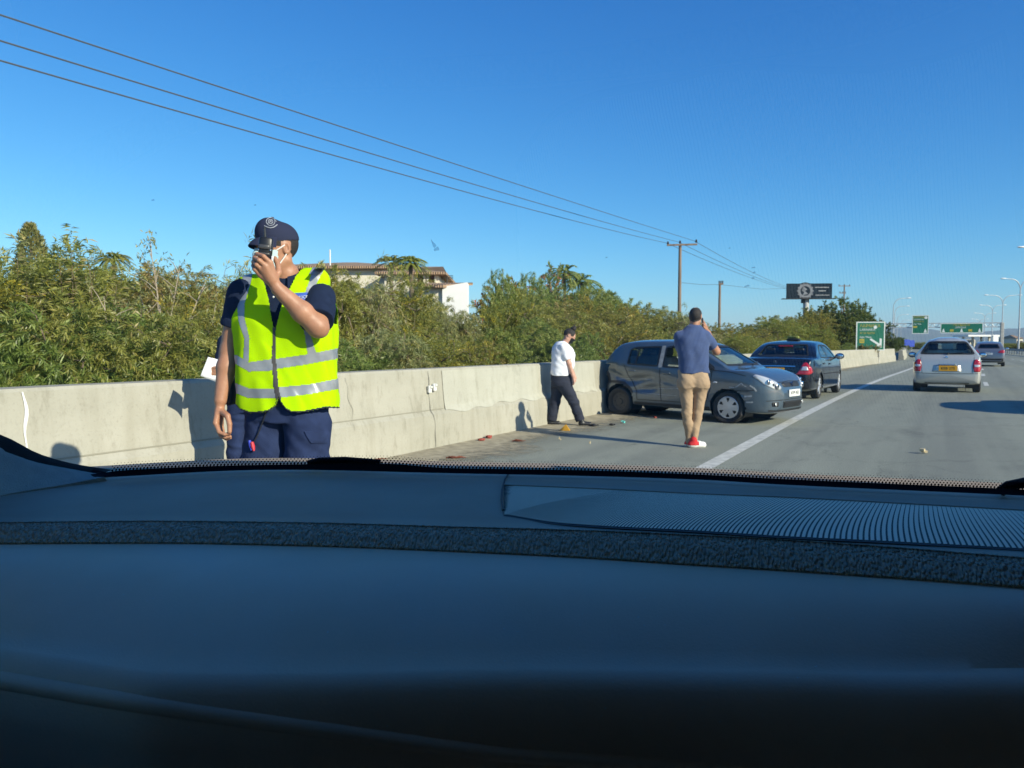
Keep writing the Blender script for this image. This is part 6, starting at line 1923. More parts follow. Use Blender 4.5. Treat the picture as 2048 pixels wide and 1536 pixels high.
    def stroke(pts, r_=.0016):
        L = [on_cap(*p) for p in pts]; L = [p for p in L if p is not None]
        if len(L) > 1: g.tube(L, r_, 5)
    ring_ = [(541+8.4*math.cos(t), 444+7.6*math.sin(t)) for t in np.linspace(0, 6.28, 18)]; stroke(ring_)
    stroke([(541+4.6*math.cos(t), 444+4.0*math.sin(t)) for t in np.linspace(0, 6.28, 12)])
    stroke([(529, 452), (535, 455), (541, 456), (547, 455), (554, 450)], .0022); stroke([(533, 446), (537, 449)]); stroke([(549, 440), (552, 444)]); stroke([(538, 440), (544, 446)]); stroke([(538, 446), (544, 440)]); stroke([(536, 437), (541, 434), (547, 436)], .002)
    g.build("cap_badge", em, root, True)
    g = MB(); g.ell(tuple(HP(.0, 0, .148)), (.008, .008, .005), 10, 6); g.build("cap_button", m_capm, root, True)
    # ---- navy polo shirt
    fs_ = Field((-.36, -.36, .98), (.36, .26, 1.76), .006)
    fs_.column([(1.05, .005, .02, .205, .118), (1.25, .0, .02, .208, .122), (1.45, .0, .025, .212, .122), (1.58, .0, .035, .195, .105), (1.66, .004, .04, .14, .085), (1.70, .012, .04, .085, .075)], .02)
    fs_.cone(P(497, 582, .03), P(632, 570, .03), .058, .062, .03)
    el_s = sh*.14+el*.86
    fs_.cone(sh+np.array([0, 0, .0]), el_s, .078, .082, .03, cut=True)
    fs_.cone(sh2+np.array([.01, 0, .005]), sh2*.42+el2*.58, .077, .070, .03, cut=True)
    fs_.wrinkle(.005, 26, 3)
    Vs, Fs, ns_ = fs_.mesh(); Vs = relax(Vs, Fs, 2)
    shirt = part_of("polo_shirt", Vs, Fs, np.ones(len(Fs), bool), m_navy, root, ns_)
    # collar: a folded band round the neck, open at the front
    g = MB(); Pc = []
    c0 = P(574, 556, .03)
    for i in range(33):
        a = R(18)+R(318)*i/32            # 0 = towards the camera
        d = np.array([math.sin(a+math.pi)*-1, -math.cos(a), 0]); fr = max(0, math.cos(a))
        top = c0+np.array([0, 0, .046-.050*fr])+d*.074; mid = c0+np.array([0, 0, .048-.050*fr])+d*.081; low = c0+np.array([0, 0, -.006-.085*fr])+d*(.102+.02*fr); inn = c0+np.array([0, 0, -.02-.05*fr])+d*.070
        Pc.append([tuple(inn), tuple(top), tuple(mid), tuple(low)])
    g.grid(Pc); g.build("collar", m_navy, shirt, True)
    g = MB(); q = P(547, 594, -.125); g.ell(tuple(q), (.005, .004, .005), 8, 6); g.build("button", m_strap, shirt, True)
    # ---- trousers
    ft = Field((-.30, -.26, .02), (.34, .28, 1.14), .007)
    ft.column([(.975, .01, .02, .20, .122), (1.04, .008, .02, .205, .125), (1.12, .005, .02, .20, .12)], .03)
    lk, rk_ = P(517, 1010, .01), P(628, 1010, -.03)
    ft.cone((-.098, .03, .96), (lk[0]+.016, .01, .55), .113, .096, .012); ft.cone((lk[0], 0, .55), (lk[0]-.01, .03, .05), .085, .078, .03, cut=True)
    ft.cone((.118, .0, .96), (rk_[0]-.024, -.03, .55), .117, .106, .012); ft.cone((rk_[0], -.02, .55), (rk_[0]+.02, .03, .05), .088, .080, .03, cut=True)
    ft.ell((rk_[0]+.045, .0, .70), (.07, .085, .11), .03); ft.ell((lk[0]-.05, .02, .70), (.06, .08, .11), .03)
    ft.wrinkle(.010, 11, 5, (.45, .1, .8)); ft.wrinkle(.004, 34, 6, (.5, .1, .8))
    Vt, Ft, nt_ = ft.mesh(); Vt = relax(Vt, Ft, 2)
    tr = part_of("trousers", Vt, Ft, np.ones(len(Ft), bool), m_trou, root, nt_)
    bt = BVHTree.FromPolygons([Vector(v) for v in Vt], [tuple(map(int, f)) for f in Ft])
    def on(bv_, px, py, off=.004):
        q = cv(px, py, OF-.5); q = Vector((q[0]-r0, -.5, q[2])); o_ = Vector((-r0, -OF, CAM_H))
        h = bv_.ray_cast(o_, (q-o_).normalized()); return (h[0]-(q-o_).normalized()*off) if h[0] else P(px, py, -.12)
    g = MB(); rows = [[tuple(on(bt, x, y, .006 if 0 < i < 5 else .001)) for x in np.linspace(x0, x1, 8)] for i, (y, x0, x1) in enumerate(((862, 608, 657), (864, 609, 657), (872, 613, 657), (880, 618, 656), (886, 622, 655), (888, 624, 655)))]
    g.grid(rows); g.build("pocket_flap", m_trou, tr, True)
    # lanyard with a red and blue tag
    g = MB(); g.tube([on(bt, 533, 822, .01), on(bt, 525, 845, .012), on(bt, 516, 868, .012), on(bt, 508, 884, .012)], .0032, 6); ly = g.build("lanyard", m_hem, root, True)
    g = MB(); a = on(bt, 504, 884, .016); b = on(bt, 508, 902, .016); g.tube([a, (a+b)/2, b], [.008, .010, .005], 8); g.build("tag", mat("red tag", (.55, .03, .05), .5), ly, True)
    g = MB(); a = on(bt, 499, 881, .014); b = on(bt, 503, 901, .014); g.tube([a, (a+b)/2, b], [.007, .008, .004], 8); g.build("tag", mat("blue tag", (.03, .05, .5), .5), ly, True)
    # belt with pouch seen at the left hip
    g = MB(); Pb = []
    for t in np.linspace(0, 2*math.pi, 49):
        ca, sa = math.cos(t), math.sin(t)
        x = .012+.212*np.sign(ca)*abs(ca)**.8; y = .02+.134*np.sign(sa)*abs(sa)**.8; Pb.append([(x, y, 1.06), (x*1.02, y*1.02, 1.065), (x*1.02, y*1.02, 1.105), (x, y, 1.11)])
    g.grid(Pb); bl = g.build("belt", m_hem, root, True)
    g = MB(); q = P(461, 782, .03); g.box((q[0], q[1], q[2]), (.045, .09, .14), bev=.015); g.build("pouch", m_hem, bl, True)
    # shoes
    for x in (lk[0]-.015, rk_[0]+.03):
        g = MB(); g.ell((x, -.06, .05), (.052, .15, .055), 16, 10); g.box((x, -.05, .014), (.10, .29, .028), bev=.012); g.build("shoe", m_shoe, root, True)
    # ---- vest
    fv = Field((-.34, -.32, .98), (.36, .28, 1.78), .0045)
    vw = lambda l, r_: ((P(l, 600)[0]+P(r_, 600)[0])/2, (P(r_, 600)[0]-P(l, 600)[0])/2)
    rows = []
    for z, l, r_, b in ((1.00, 466, 672, .150), (1.06, 466, 672, .150), (1.15, 466, 670, .147), (1.28, 470, 667, .142), (1.38, 474, 668, .142), (1.48, 471, 672, .142), (1.56, 473, 672, .135)):
        c, a = vw(l, r_); rows.append((z, c, .015 if z < 1.5 else .025, a, b))
    rows += [(1.64, P(563, 600)[0], .035, .205, .112), (1.69, P(566, 600)[0], .04, .165, .085), (1.715, P(568, 600)[0], .045, .11, .06)]
    fv.column(rows, .0, 2.6)
    fv.cone(P(495, 573, .035), P(636, 563, .03), .064, .072, .03)
    fv.wrinkle(.0085, 13, 9, (.9, 0, .4), None); fv.wrinkle(.0032, 33, 10)
    Vv, Fv, nv_ = fv.mesh(); Vv = relax(Vv, Fv, 2)
    cv_ = Vv[Fv].mean(1); nn = nv_[Fv].mean(1); X, Y = topx(cv_); front = nn[:, 1] < .12
    opening = front & in_poly(X, Y, [(518, 540), (529, 570), (537, 600), (543, 640), (547, 655), (552, 655), (556, 640), (562, 615), (574, 588), (588, 560), (606, 520), (560, 500)])
    neck = (cv_[:, 0]-c0[0])**2+(cv_[:, 1]-c0[1])**2 < .092**2
    top = neck & (cv_[:, 2] > 1.6)
    arm1 = (((cv_-(sh+np.array([.035, -.02, -.01])))@np.array([1., 0, 0]) > -.035) & (np.linalg.norm((cv_-sh-np.array([.03, 0, -.03]))*np.array([.4, 1, 1]), axis=1) < .096))
    arm2 = (np.linalg.norm((cv_-sh2-np.array([-.03, 0, 0]))*np.array([.5, 1, .9]), axis=1) < .082) & (cv_[:, 0] < sh2[0]+.005)
    # tails: rounded fronts below the zip
    zx = np.interp(Y, [650, 720, 780, 797, 830], [549, 548, 553, 557, 557])
    hemL = np.interp(X, [440, 464, 470, 480, 500, 525, 540, 550, 556, 560], [790, 795, 808, 819, 826, 825, 821, 812, 797, 790])
    hemR = np.interp(X, [555, 558, 564, 572, 583, 598, 620, 650, 671, 700], [790, 796, 808, 818, 824.5, 825, 822, 815.5, 816, 817])
    hem = np.where(X < zx, hemL, hemR)
    below = front & (Y > hem); below |= (~front) & (cv_[:, 2] < 1.065)
    keep = ~(opening | top | arm1 | arm2 | below) & (cv_[:, 2] > 1.01)
    edge = keep & front & (Y > hem-2.6)
    zipm = keep & front & (np.abs(X-zx) < np.interp(Y, [650, 700, 780, 800], [2.8, 3.6, 4.8, 5.0])) & (Y > 648) & (Y < 800) & ~edge
    polys = [[(455, 708), (475, 711), (497, 725), (544, 718), (551, 718), (551, 738), (544, 741), (498, 743), (470, 727), (455, 716)],
             [(551, 718), (615, 709), (659, 700), (690, 694), (690, 714), (665, 719), (610, 729), (551, 738)],
             [(450, 759), (465, 764), (498, 777), (549, 778), (553, 778), (553, 797), (498, 796), (467, 784), (450, 779)],
             [(553, 775), (619, 769), (672, 758), (690, 754), (690, 774), (673, 778), (619, 788), (553, 796)],
             [(484, 540), (505, 540), (502, 564), (489, 608), (489, 637), (499, 677), (497, 726), (487, 726), (489, 677), (477, 641), (475, 612), (486, 564)],
             [(634, 520), (655, 520), (643, 546), (632, 570), (622, 600), (618, 640), (622, 673), (634, 712), (617, 716), (610, 673), (604, 640), (606, 596), (620, 560), (624, 540)]]
    tape = np.zeros(len(Fv), bool)
    for q in polys: tape |= in_poly(X, Y, q)
    back_tape = (~front) & ((np.abs(cv_[:, 2]-1.265) < .026) | (np.abs(cv_[:, 2]-1.14) < .024) | ((np.abs(np.abs(cv_[:, 0])-.12) < .026) & (cv_[:, 2] > 1.28)))
    tape = keep & ((tape & front) | back_tape) & ~zipm & ~edge
    vest = part_of("high_visibility_vest", Vv, Fv, keep & ~tape & ~zipm & ~edge, m_vest, root, nv_)
    part_of("reflective_tape", Vv, Fv, tape, m_tape, vest, nv_, .0012)
    part_of("zip", Vv, Fv, zipm, m_zip, vest, nv_, .002)
    part_of("hem", Vv, Fv, edge, m_hem, vest, nv_, .001)
    # inner face of the vest so its thickness shows at the openings
    part_of("lining", Vv-nv_*.003, Fv[:, ::-1], keep, m_vest, vest, -nv_)
    bvv = BVHTree.FromPolygons([Vector(v) for v in Vv], [tuple(map(int, f)) for f in Fv])
    # shoulder flap with tape, badge
    g = MB(); g.grid([[tuple(on(bvv, x+(y-537)*-.5, y, .006)) for x in np.linspace(624, 649, 6)] for y in np.linspace(535, 548, 5)]); g.build("shoulder_tape", m_tape, vest, True)
    g = MB(); g.grid([[tuple(on(bvv, x, y+(x-588)*-.05, .005)) for x in np.linspace(587, 616, 8)] for y in np.linspace(586, 606, 6)]); bd = g.build("badge", m_badge, vest, True)
    a, b = Vector(on(bvv, 590, 595, .012)), Vector(on(bvv, 613, 594, .012)); dv = (b-a).normalized()
    nrm = Vector((0, -1, 0)); up_ = Vector((0, 0, 1)); xax = dv; yax = (up_-xax*up_.dot(xax)).normalized(); zax = xax.cross(yax)
    t = text_mesh("lettering", "POLICE", .020, mat("badge white", (.75, .78, .82), .6), bd, (a+b)/2, Matrix((xax, yax, zax)).transposed().to_euler())
    # radio / device held at the face: a thing of its own
    q0 = P(531, 500, -.235)
    dev = empty("handheld_device", c2w((q0[0]+r0, OF+q0[1], q0[2])), R(YAW), "black handheld device with a stub antenna held up to the officer's face", "device")
    Mx = Matrix.Rotation(R(6), 3, 'Y') @ Matrix.Rotation(R(14), 3, 'Z')
    g = MB(); g.box((0, 0, 0), (.062, .040, .118), bev=.010, M=Mx); g.build("case", m_dev, dev, True)
    g = MB(); g.box((.002, -.022, .012), (.050, .014, .022), bev=.005, M=Mx); g.box((.002, -.021, -.020), (.046, .012, .012), bev=.004, M=Mx); g.build("front_ridge", mat("device grey", (.05, .05, .052), .3), dev, True)
    g = MB(); g.tube([(0, .0, .055), (-.001, 0, .082), (-.002, 0, .104)], [.008, .006, .005], 8); g.build("antenna", m_dev, dev, True)
    g = MB(); g.ell((-.024, -.018, .0), (.006, .006, .006), 8, 6); g.ell((.028, -.016, -.004), (.005, .005, .005), 8, 6); g.build("button", m_chrome, dev, True)
    g = MB(); g.box((.034, -.01, -.045), (.010, .018, .034), bev=.003, M=Mx); g.build("label_plate", m_plate_w, dev, True)
    return root
officer = make_officer()

# ------------------------------------------------------------------ simpler figures share this builder
def figure(name_label, depth, ax, skinm, spec):
    base = cv(ax, 690, depth); r0 = base[0]
    root = empty("person", c2w((r0, depth, 0)), R(YAW), name_label, "person")
    def P(px, py, d=0.0):
        q = cv(px, py, depth+d); return np.array([q[0]-r0, d, q[2]])
    spec(root, P, skinm, r0)
    return root

# ---- second person, mostly hidden behind the officer
def second(root, P, sk, r0):
    fl = Field((-.50, -.45, -.01), (.45, .30, 1.80), .009)
    hc = np.array([.02, 0, 1.62]); HP, HM = head(fl, hc, (-.6, -.7, -.1), (0, 0, 1)); fl.cone((.02, .02, 1.52), (.01, .03, 1.42), .055, .06, .03)
    fl.column([(.9, 0, .02, .15, .1), (1.2, 0, .02, .16, .1), (1.42, 0, .02, .17, .09)], .03)
    for sx_ in (-1, 1): fl.cone((sx_*.09, .02, .9), (sx_*.12, 0, .5), .075, .05, .03); fl.cone((sx_*.12, 0, .5), (sx_*.13, .03, .08), .05, .035, .02)
    # arm on the picture's left carries the sheet of paper
    w0 = P(447, 742, -.10); s0 = np.array([-.19, .02, 1.38]); e0 = np.array([-.235, .0, 1.13])
    fl.cone(s0, e0, .05, .042, .02); fl.cone(e0, w0, .042, .028, .02)
    kn = [w0+np.array([-.055, -.02, .03]), w0+np.array([-.06, -.02, .012]), w0+np.array([-.06, -.02, -.008]), w0+np.array([-.055, -.02, -.026])]
    hand(fl, w0, kn, [[k+np.array([-.035, -.005, -.004]), k+np.array([-.05, .016, -.008])] for k in kn], .0095, [w0+np.array([-.03, -.035, .03]), w0+np.array([-.07, -.03, .03])])
    s1 = np.array([.19, .02, 1.38]); e1 = np.array([.23, .02, 1.10]); w1 = np.array([.20, -.05, .86]); fl.cone(s1, e1, .05, .042, .02); fl.cone(e1, w1, .042, .028, .02)
    kn = [w1+np.array([.02-.015*i, -.01, -.08]) for i in range(4)]; hand(fl, w1, kn, [[k+np.array([0, 0, -.035]), k+np.array([0, .012, -.06])] for k in kn], .0095, [w1+np.array([-.03, -.03, -.05]), w1+np.array([-.035, -.03, -.08])])
    V, Fq, vn = fl.mesh(); cen = V[Fq].mean(1); loc = (cen-hc)@HM
    part_of("body", V, Fq, np.ones(len(Fq), bool), sk, root, vn)
    part_of("hair", V, Fq, (np.abs(loc) < .2).all(1) & (loc[:, 0] < .06) & (loc[:, 2] > .02-.4*np.clip(-loc[:, 0], 0, .1)), m_hair, root, vn, .004)
    f = Field((-.36, -.25, .85), (.36, .3, 1.55), .009)
    f.column([(.88, 0, .02, .19, .12), (1.2, 0, .02, .195, .12), (1.38, 0, .02, .19, .11), (1.47, 0, .03, .08, .07)], .02)
    f.cone(s0, s0*.4+e0*.6, .07, .066, .03, cut=True); f.cone(s1, s1*.4+e1*.6, .07, .066, .03, cut=True); f.wrinkle(.004, 25, 2)
    V, Fq, vn = f.mesh(); part_of("polo_shirt", V, Fq, np.ones(len(Fq), bool), m_navy, root, vn)
    f = Field((-.32, -.25, .01), (.34, .3, 1.0), .009)
    lx = P(473, 900, 0)[0]
    f.column([(.80, 0, .02, .17, .115), (.96, 0, .02, .175, .115)], .03)
    f.cone((-.09, .02, .85), (lx, 0, .46), .098, .075, .03); f.cone((lx, 0, .46), (lx-.01, .02, .03), .075, .072, .03, cut=True)
    f.cone((.09, .02, .85), (.11, 0, .46), .098, .075, .03); f.cone((.11, 0, .46), (.12, .02, .03), .075, .072, .03, cut=True); f.wrinkle(.006, 20, 4, (.2, 0, 1))
    V, Fq, vn = f.mesh(); part_of("trousers", V, Fq, np.ones(len(Fq), bool), m_trou, root, vn)
    for x in (lx-.01, .12):
        g = MB(); g.ell((x, -.05, .045), (.045, .13, .045), 14, 8); g.build("shoe", m_shoe, root, True)
SF2 = 6.25
second_p = figure("person in dark uniform almost hidden behind the officer, holding the white paper", SF2, 497, m_skin, second)
# the sheet of paper
g = MB(); k = SF2
c0_ = cv(497, 690, SF2)[0]
pc = [cv(416, 714, SF2-.14), cv(446, 722, SF2-.12), cv(441, 770, SF2-.13), cv(401, 752, SF2-.18)]
pt = []
for i in range(7):
    row = []
    for j in range(7):
        s_, t_ = i/6, j/6; q = (np.array(pc[0])*(1-s_)+np.array(pc[1])*s_)*(1-t_)+(np.array(pc[3])*(1-s_)+np.array(pc[2])*s_)*t_
        q[1] += .018*math.sin(s_*3.1)*(.5+t_); row.append(c2w(q))
    pt.append(row)
o_ = pt[3][3].copy()
g.grid([[tuple(p-o_) for p in r_] for r_ in pt])
pap = g.build("paper_sheet", mat("white paper", (.80, .80, .82), .8), None, True); pap.location = o_
sd = pap.modifiers.new("thickness", 'SOLIDIFY'); sd.thickness = .0015
tag(pap, "white sheet of paper held beside the officer's hanging arm", "paper")

# ---- man in the blue polo seen from behind, phone at his right ear
m_blue = mat("blue polo cloth", (.036, .064, .165), .85, var=.10, vscale=14, bump=.2, bscale=200, sheen=.2)
m_khaki = mat("khaki trousers", (.36, .25, .155), .9, var=.08, vscale=10, bump=.2, bscale=160)
m_redshoe = mat("red canvas", (.52, .015, .02), .8)
m_sole = mat("white rubber", (.75, .74, .70), .7)
MF = cz(1385, 894, 0)[1]
def man(root, P, sk, r0):
    fl = Field((-.42, -.30, -.01), (.46, .50, 1.92), .0075)
    hc = P(1391, 634, .02); HP, HM = head(fl, hc, (.35, .92, -.08), (0, 0, 1), 1.05)
    fl.cone(P(1390, 648, .0), P(1387, 672, .0), .060, .066, .03)
    fl.column([(.90, 0, 0, .16, .1), (1.2, 0, 0, .17, .1), (1.38, 0, 0, .16, .09), (1.47, 0, 0, .07, .06)], .03)
    # right arm: elbow out, hand at the ear
    s1 = P(1412, 672, 0); e1 = P(1433, 703, .12); w1 = P(1416, 664, .24)
    fl.cone(s1, e1, .058, .050, .02); fl.cone(e1, w1, .050, .033, .02)
    hk = [P(1411, 650, .20), P(1409, 647, .18), P(1408, 650, .15), P(1408, 655, .13)]
    hand(fl, w1, hk, [[k+np.array([-.02, -.01, .035]), k+np.array([-.035, -.02, .055])] for k in hk], .0115, [w1+np.array([-.03, -.01, .05]), w1+np.array([-.04, -.01, .085])])
    # left arm folded in front
    s0 = P(1358, 673, 0); e0 = P(1362, 708, .13); w0 = P(1380, 704, .30)
    fl.cone(s0, e0, .058, .048, .02); fl.cone(e0, w0, .046, .032, .02)
    hk = [w0+np.array([.06, .03, .03-.02*i]) for i in range(4)]; hand(fl, w0, hk, [[k+np.array([.03, .0, 0]), k+np.array([.045, -.02, 0])] for k in hk], .0105, [w0+np.array([.03, .0, .04]), w0+np.array([.06, -.0, .05])])
    for a, b, c_ in ((P(1371, 757, 0), P(1376, 820, -.02), P(1379, 886, .02)), (P(1400, 757, 0), P(1396, 820, .02), P(1387, 886, -.02))): fl.cone(a, b, .055, .040, .03); fl.cone(b, c_, .040, .030, .02)
    V, Fq, vn = fl.mesh(); V = relax(V, Fq, 1, .3); cen = V[Fq].mean(1); loc = (cen-hc)@HM/1.05
    part_of("body", V, Fq, np.ones(len(Fq), bool), sk, root, vn)
    inh = (np.abs(loc) < .17).all(1)
    ear = (np.abs(loc[:, 1]) > .070) & (np.abs(loc[:, 0]+.012) < .03) & (np.abs(loc[:, 2]) < .036)
    crown = ((loc[:, 0]+.035)**2+(loc[:, 1])**2 < .028**2) & (loc[:, 2] > .05)
    part_of("hair", V, Fq, inh & (loc[:, 0] < .055) & (loc[:, 2] > .004-.95*np.clip(-loc[:, 0]+.01, 0, .080)) & ~ear & ~crown, m_hair, root, vn, .003)
    f = Field((-.36, -.22, .90), (.40, .30, 1.76), .008)
    T = []
    for py, l, r_, b in ((746, 1357, 1418, .130), (735, 1357, 1417, .130), (715, 1356, 1417, .132), (695, 1354, 1418, .135), (678, 1354, 1419, .125)):
        a, c_ = P(l, py), P(r_, py); T.append((a[2], (a[0]+c_[0])/2, 0.0, (c_[0]-a[0])/2, b))
    a = P(1388, 664); T += [(a[2], a[0], 0, .165, .10), (P(1388, 653)[2], a[0], 0, .085, .080)]
    f.column(T, .02, 2.6)
    f.cone(P(1366, 672, 0), P(1408, 671, 0), .062, .062, .03)
    f.cone(s1, s1*.32+e1*.68, .076, .074, .03, cut=True); f.cone(s0, s0*.3+e0*.7, .074, .066, .03, cut=True)
    f.cone(P(1372, 669, 0), P(1386, 657, 0), .060, .070, .03); f.cone(P(1405, 668, 0), P(1392, 657, 0), .060, .070, .03); f.wrinkle(.008, 11, 4, (.75, 0, -.5)); f.wrinkle(.0025, 30, 6, (.6, 0, -.6))
    V, Fq, vn = f.mesh(); V = relax(V, Fq, 2); sh_ = part_of("polo_shirt", V, Fq, np.ones(len(Fq), bool), m_blue, root, vn)
    g = MB(); Pc = []; c0 = P(1389, 659, .0)
    for i in range(31):
        a = R(300)*i/30-R(150); d = np.array([math.sin(a), -math.cos(a), 0]); Pc.append([tuple(c0+d*.068+np.array([0, 0, -.02])), tuple(c0+d*.068+np.array([0, 0, .045])), tuple(c0+d*.074+np.array([0, 0, .046])), tuple(c0+d*.094+np.array([0, 0, -.012]))])
    g.grid(Pc); g.build("collar", m_blue, sh_, True)
    f = Field((-.34, -.22, .02), (.36, .26, 1.14), .008)
    T = []
    for py, l, r_, b in ((738, 1357, 1416, .125), (755, 1357, 1416.5, .128), (772, 1357.5, 1415.5, .125)):
        a, c_ = P(l, py), P(r_, py); T.append((a[2], (a[0]+c_[0])/2, 0.01, (c_[0]-a[0])/2, b))
    f.column(T, .02, 2.4)
    f.ell(P(1372, 764, -.045), (.105, .095, .13), .05); f.ell(P(1402, 764, -.045), (.105, .095, .13), .05)
    for a, b, c_ in ((P(1372, 770, 0), P(1374, 825, -.01), P(1379, 880, .02)), (P(1402, 770, 0), P(1396, 825, .02), P(1386.5, 880, -.02))):
        f.cone(a, b, .096, .068, .03); f.cone(b, c_, .068, .050, .02); f.cone(c_, c_+np.array([0, 0, -.05]), .052, .056, .01, cut=True)
    f.wrinkle(.006, 14, 8, (.3, 0, 1)); f.wrinkle(.003, 34, 9, (.5, 0, .8)); 
    V, Fq, vn = f.mesh(); V = relax(V, Fq, 2); part_of("trousers", V, Fq, np.ones(len(Fq), bool), m_khaki, root, vn)
    for i, (px, d, dx) in enumerate(((1380, .03, .055), (1387, -.06, .075))):
        c0 = P(px, 890, d); z0 = 0
        f = Field((c0[0]-.14, c0[1]-.12, -.01), (c0[0]+.26, c0[1]+.12, .16), .006)
        f.cone((c0[0]-.03, c0[1], .045), (c0[0]+.13, c0[1]+.02, .035), .046, .040, .02); f.cone((c0[0], c0[1], .05), (c0[0], c0[1], .10), .045, .046, .02)
        f.D = np.maximum(f.D, np.broadcast_to((.002-f.ax[2])[None, None, :], f.D.shape))
        V, Fq, vn = f.mesh(); cz_ = V[Fq].mean(1)
        sole = (cz_[:, 2] < .036) | (cz_[:, 0] > c0[0]+.065)
        so_ = part_of("shoe", V, Fq, ~sole, m_redshoe, root, vn); part_of("sole", V, Fq, sole, m_sole, so_, vn, .003)
man_p = figure("person in a blue polo shirt and khaki trousers seen from behind, phone at the ear", MF, 1385, m_skin, man)
q = cv(1405, 642, MF+.14)
ph = empty("phone", c2w(q), R(YAW), "dark phone held to the ear of the person in the blue polo", "phone")
g = MB(); g.box((0, 0, -.02), (.012, .065, .115), bev=.006, M=Matrix.Rotation(R(-18), 3, 'X')); g.build("phone_case", m_dev, ph, True)

# ---- woman in white walking beside the wall
m_wht = mat("white T-shirt", (.78, .79, .84), .9, bump=.1, bscale=150)
m_dkn = mat("dark navy trousers", (.016, .019, .034), .9, var=.15, vscale=15)
WF = cz(1135, 851, 0)[1]
def woman(root, P, sk, r0):
    fl = Field((-.46, -.28, -.01), (.50, .28, 1.72), .0085)
    hc = P(1139, 672, 0); HP, HM = head(fl, hc, (.86, -.05, -.50), (.45, 0, .86), .98)
    fl.cone(P(1134, 678, 0), P(1126, 690, 0), .052, .060, .03)
    fl.column([(.88, -.03, 0, .12, .13), (1.2, -.06, 0, .13, .14), (1.38, -.10, 0, .1, .14)], .03)
    s1 = P(1127, 696, -.15); e1 = P(1138, 727, -.17); w1 = P(1147, 755, -.16)
    fl.cone(s1, e1, .050, .043, .02); fl.cone(e1, w1, .042, .028, .02)
    kn = [w1+np.array([.012-.012*i*.4, -.022+.014*i, -.07]) for i in range(4)]
    hand(fl, w1, kn, [[k+np.array([.0, 0, -.03]), k+np.array([-.014, 0, -.052])] for k in kn], .0098, [w1+np.array([.028, -.01, -.04]), w1+np.array([.03, -.005, -.07])])
    s0 = P(1127, 696, .15); e0 = P(1136, 727, .19); w0 = P(1148, 750, .14); fl.cone(s0, e0, .05, .042, .02); fl.cone(e0, w0, .042, .028, .02)
    kn = [w0+np.array([.02, -.022+.014*i, -.06]) for i in range(4)]; hand(fl, w0, kn, [[k+np.array([.01, 0, -.03]), k+np.array([.0, 0, -.05])] for k in kn], .0098, [w0+np.array([.03, .0, -.03]), w0+np.array([.04, .0, -.06])])
    for a, b, c_ in ((P(1119, 765, .07), P(1110, 802, .08), P(1101, 842, .08)), (P(1128, 765, -.07), P(1147, 804, -.08), P(1162, 843, -.08))): fl.cone(a, b, .07, .05, .03); fl.cone(b, c_, .05, .034, .02)
    V, Fq, vn = fl.mesh(); V = relax(V, Fq, 1, .3); cen = V[Fq].mean(1); loc = (cen-hc)@HM/.98
    part_of("body", V, Fq, np.ones(len(Fq), bool), sk, root, vn)
    inh = (np.abs(loc) < .17).all(1)
    ear = (np.abs(loc[:, 1]) > .066) & (np.abs(loc[:, 0]+.012) < .028) & (np.abs(loc[:, 2]) < .034)
    hr = part_of("hair", V, Fq, inh & (loc[:, 0] < .058) & (loc[:, 2] > .02-.6*np.clip(-loc[:, 0], 0, .1)) & ~ear, m_hair, root, vn, .009)
    fb = Field(np.array(P(1147, 657))-.12, np.array(P(1147, 657))+.12, .006); c_ = P(1147.5, 657, 0)
    fb.ell(c_, (.045, .045, .040), .01); fb.ell(c_+np.array([.022, .0, .022]), (.025, .03, .022), .01); fb.ell(c_+np.array([-.025, 0, .005]), (.025, .03, .02), .01); fb.wrinkle(.004, 60, 2); V2, F2, n2 = fb.mesh(); part_of("hair_bun", V2, F2, np.ones(len(F2), bool), m_hair, hr, n2)
    part_of("face_mask", V, Fq, inh & (loc[:, 0] > .045) & (loc[:, 2] < -.008) & (loc[:, 2] > -.118), m_dev, root, vn, .008)
    g = MB(); pts = [P(1121, 684, -.075), P(1129, 690, -.085), P(1134, 694, -.06), P(1135, 693, 0)]; g.tube(pts, .009, 6); g.tube([P(1121, 684, -.075), P(1119, 681, 0), P(1121, 684, .075)], .011, 6); g.build("neck_strap", m_dev, root, True)
    f = Field((-.36, -.30, .84), (.36, .30, 1.56), .008)
    T = []
    for py, l, r_, b in ((751, 1101.5, 1140, .185), (742, 1101, 1144, .19), (728, 1102, 1149.5, .195), (712, 1103, 1150.5, .195), (700, 1104, 1147, .19), (690, 1107, 1139, .17)):
        a, c_ = P(l, py), P(r_, py); T.append((a[2], (a[0]+c_[0])/2, 0.0, (c_[0]-a[0])/2, b))
    a = P(1122, 683); T.append((a[2], a[0], 0, .075, .075))
    f.column(T, .02, 2.3)
    f.cone(s1, s1*.25+e1*.75, .075, .074, .03, cut=True); f.cone(s0, s0*.25+e0*.75, .075, .074, .03, cut=True); f.wrinkle(.006, 22, 5, (.5, 0, .6))
    V, Fq, vn = f.mesh(); V = relax(V, Fq, 2); part_of("t_shirt", V, Fq, np.ones(len(Fq), bool), m_wht, root, vn)
    f = Field((-.44, -.28, .02), (.44, .28, 1.06), .008)
    T = []
    for py, l, r_, b in ((747, 1102, 1146, .165), (758, 1102, 1147, .18), (772, 1104, 1145, .18)):
        a, c_ = P(l, py), P(r_, py); T.append((a[2], (a[0]+c_[0])/2, 0.0, (c_[0]-a[0])/2, b))
    f.column(T, .03, 2.3)
    for a, b, c_ in ((P(1116, 772, .07), P(1111, 802, .08), P(1103, 841, .08)), (P(1130, 772, -.07), P(1147, 804, -.08), P(1161, 841, -.08))): f.cone(a, b, .118, .088, .03); f.cone(b, c_, .086, .080, .02, cut=True)
    f.wrinkle(.008, 18, 7, (.4, 0, .8))
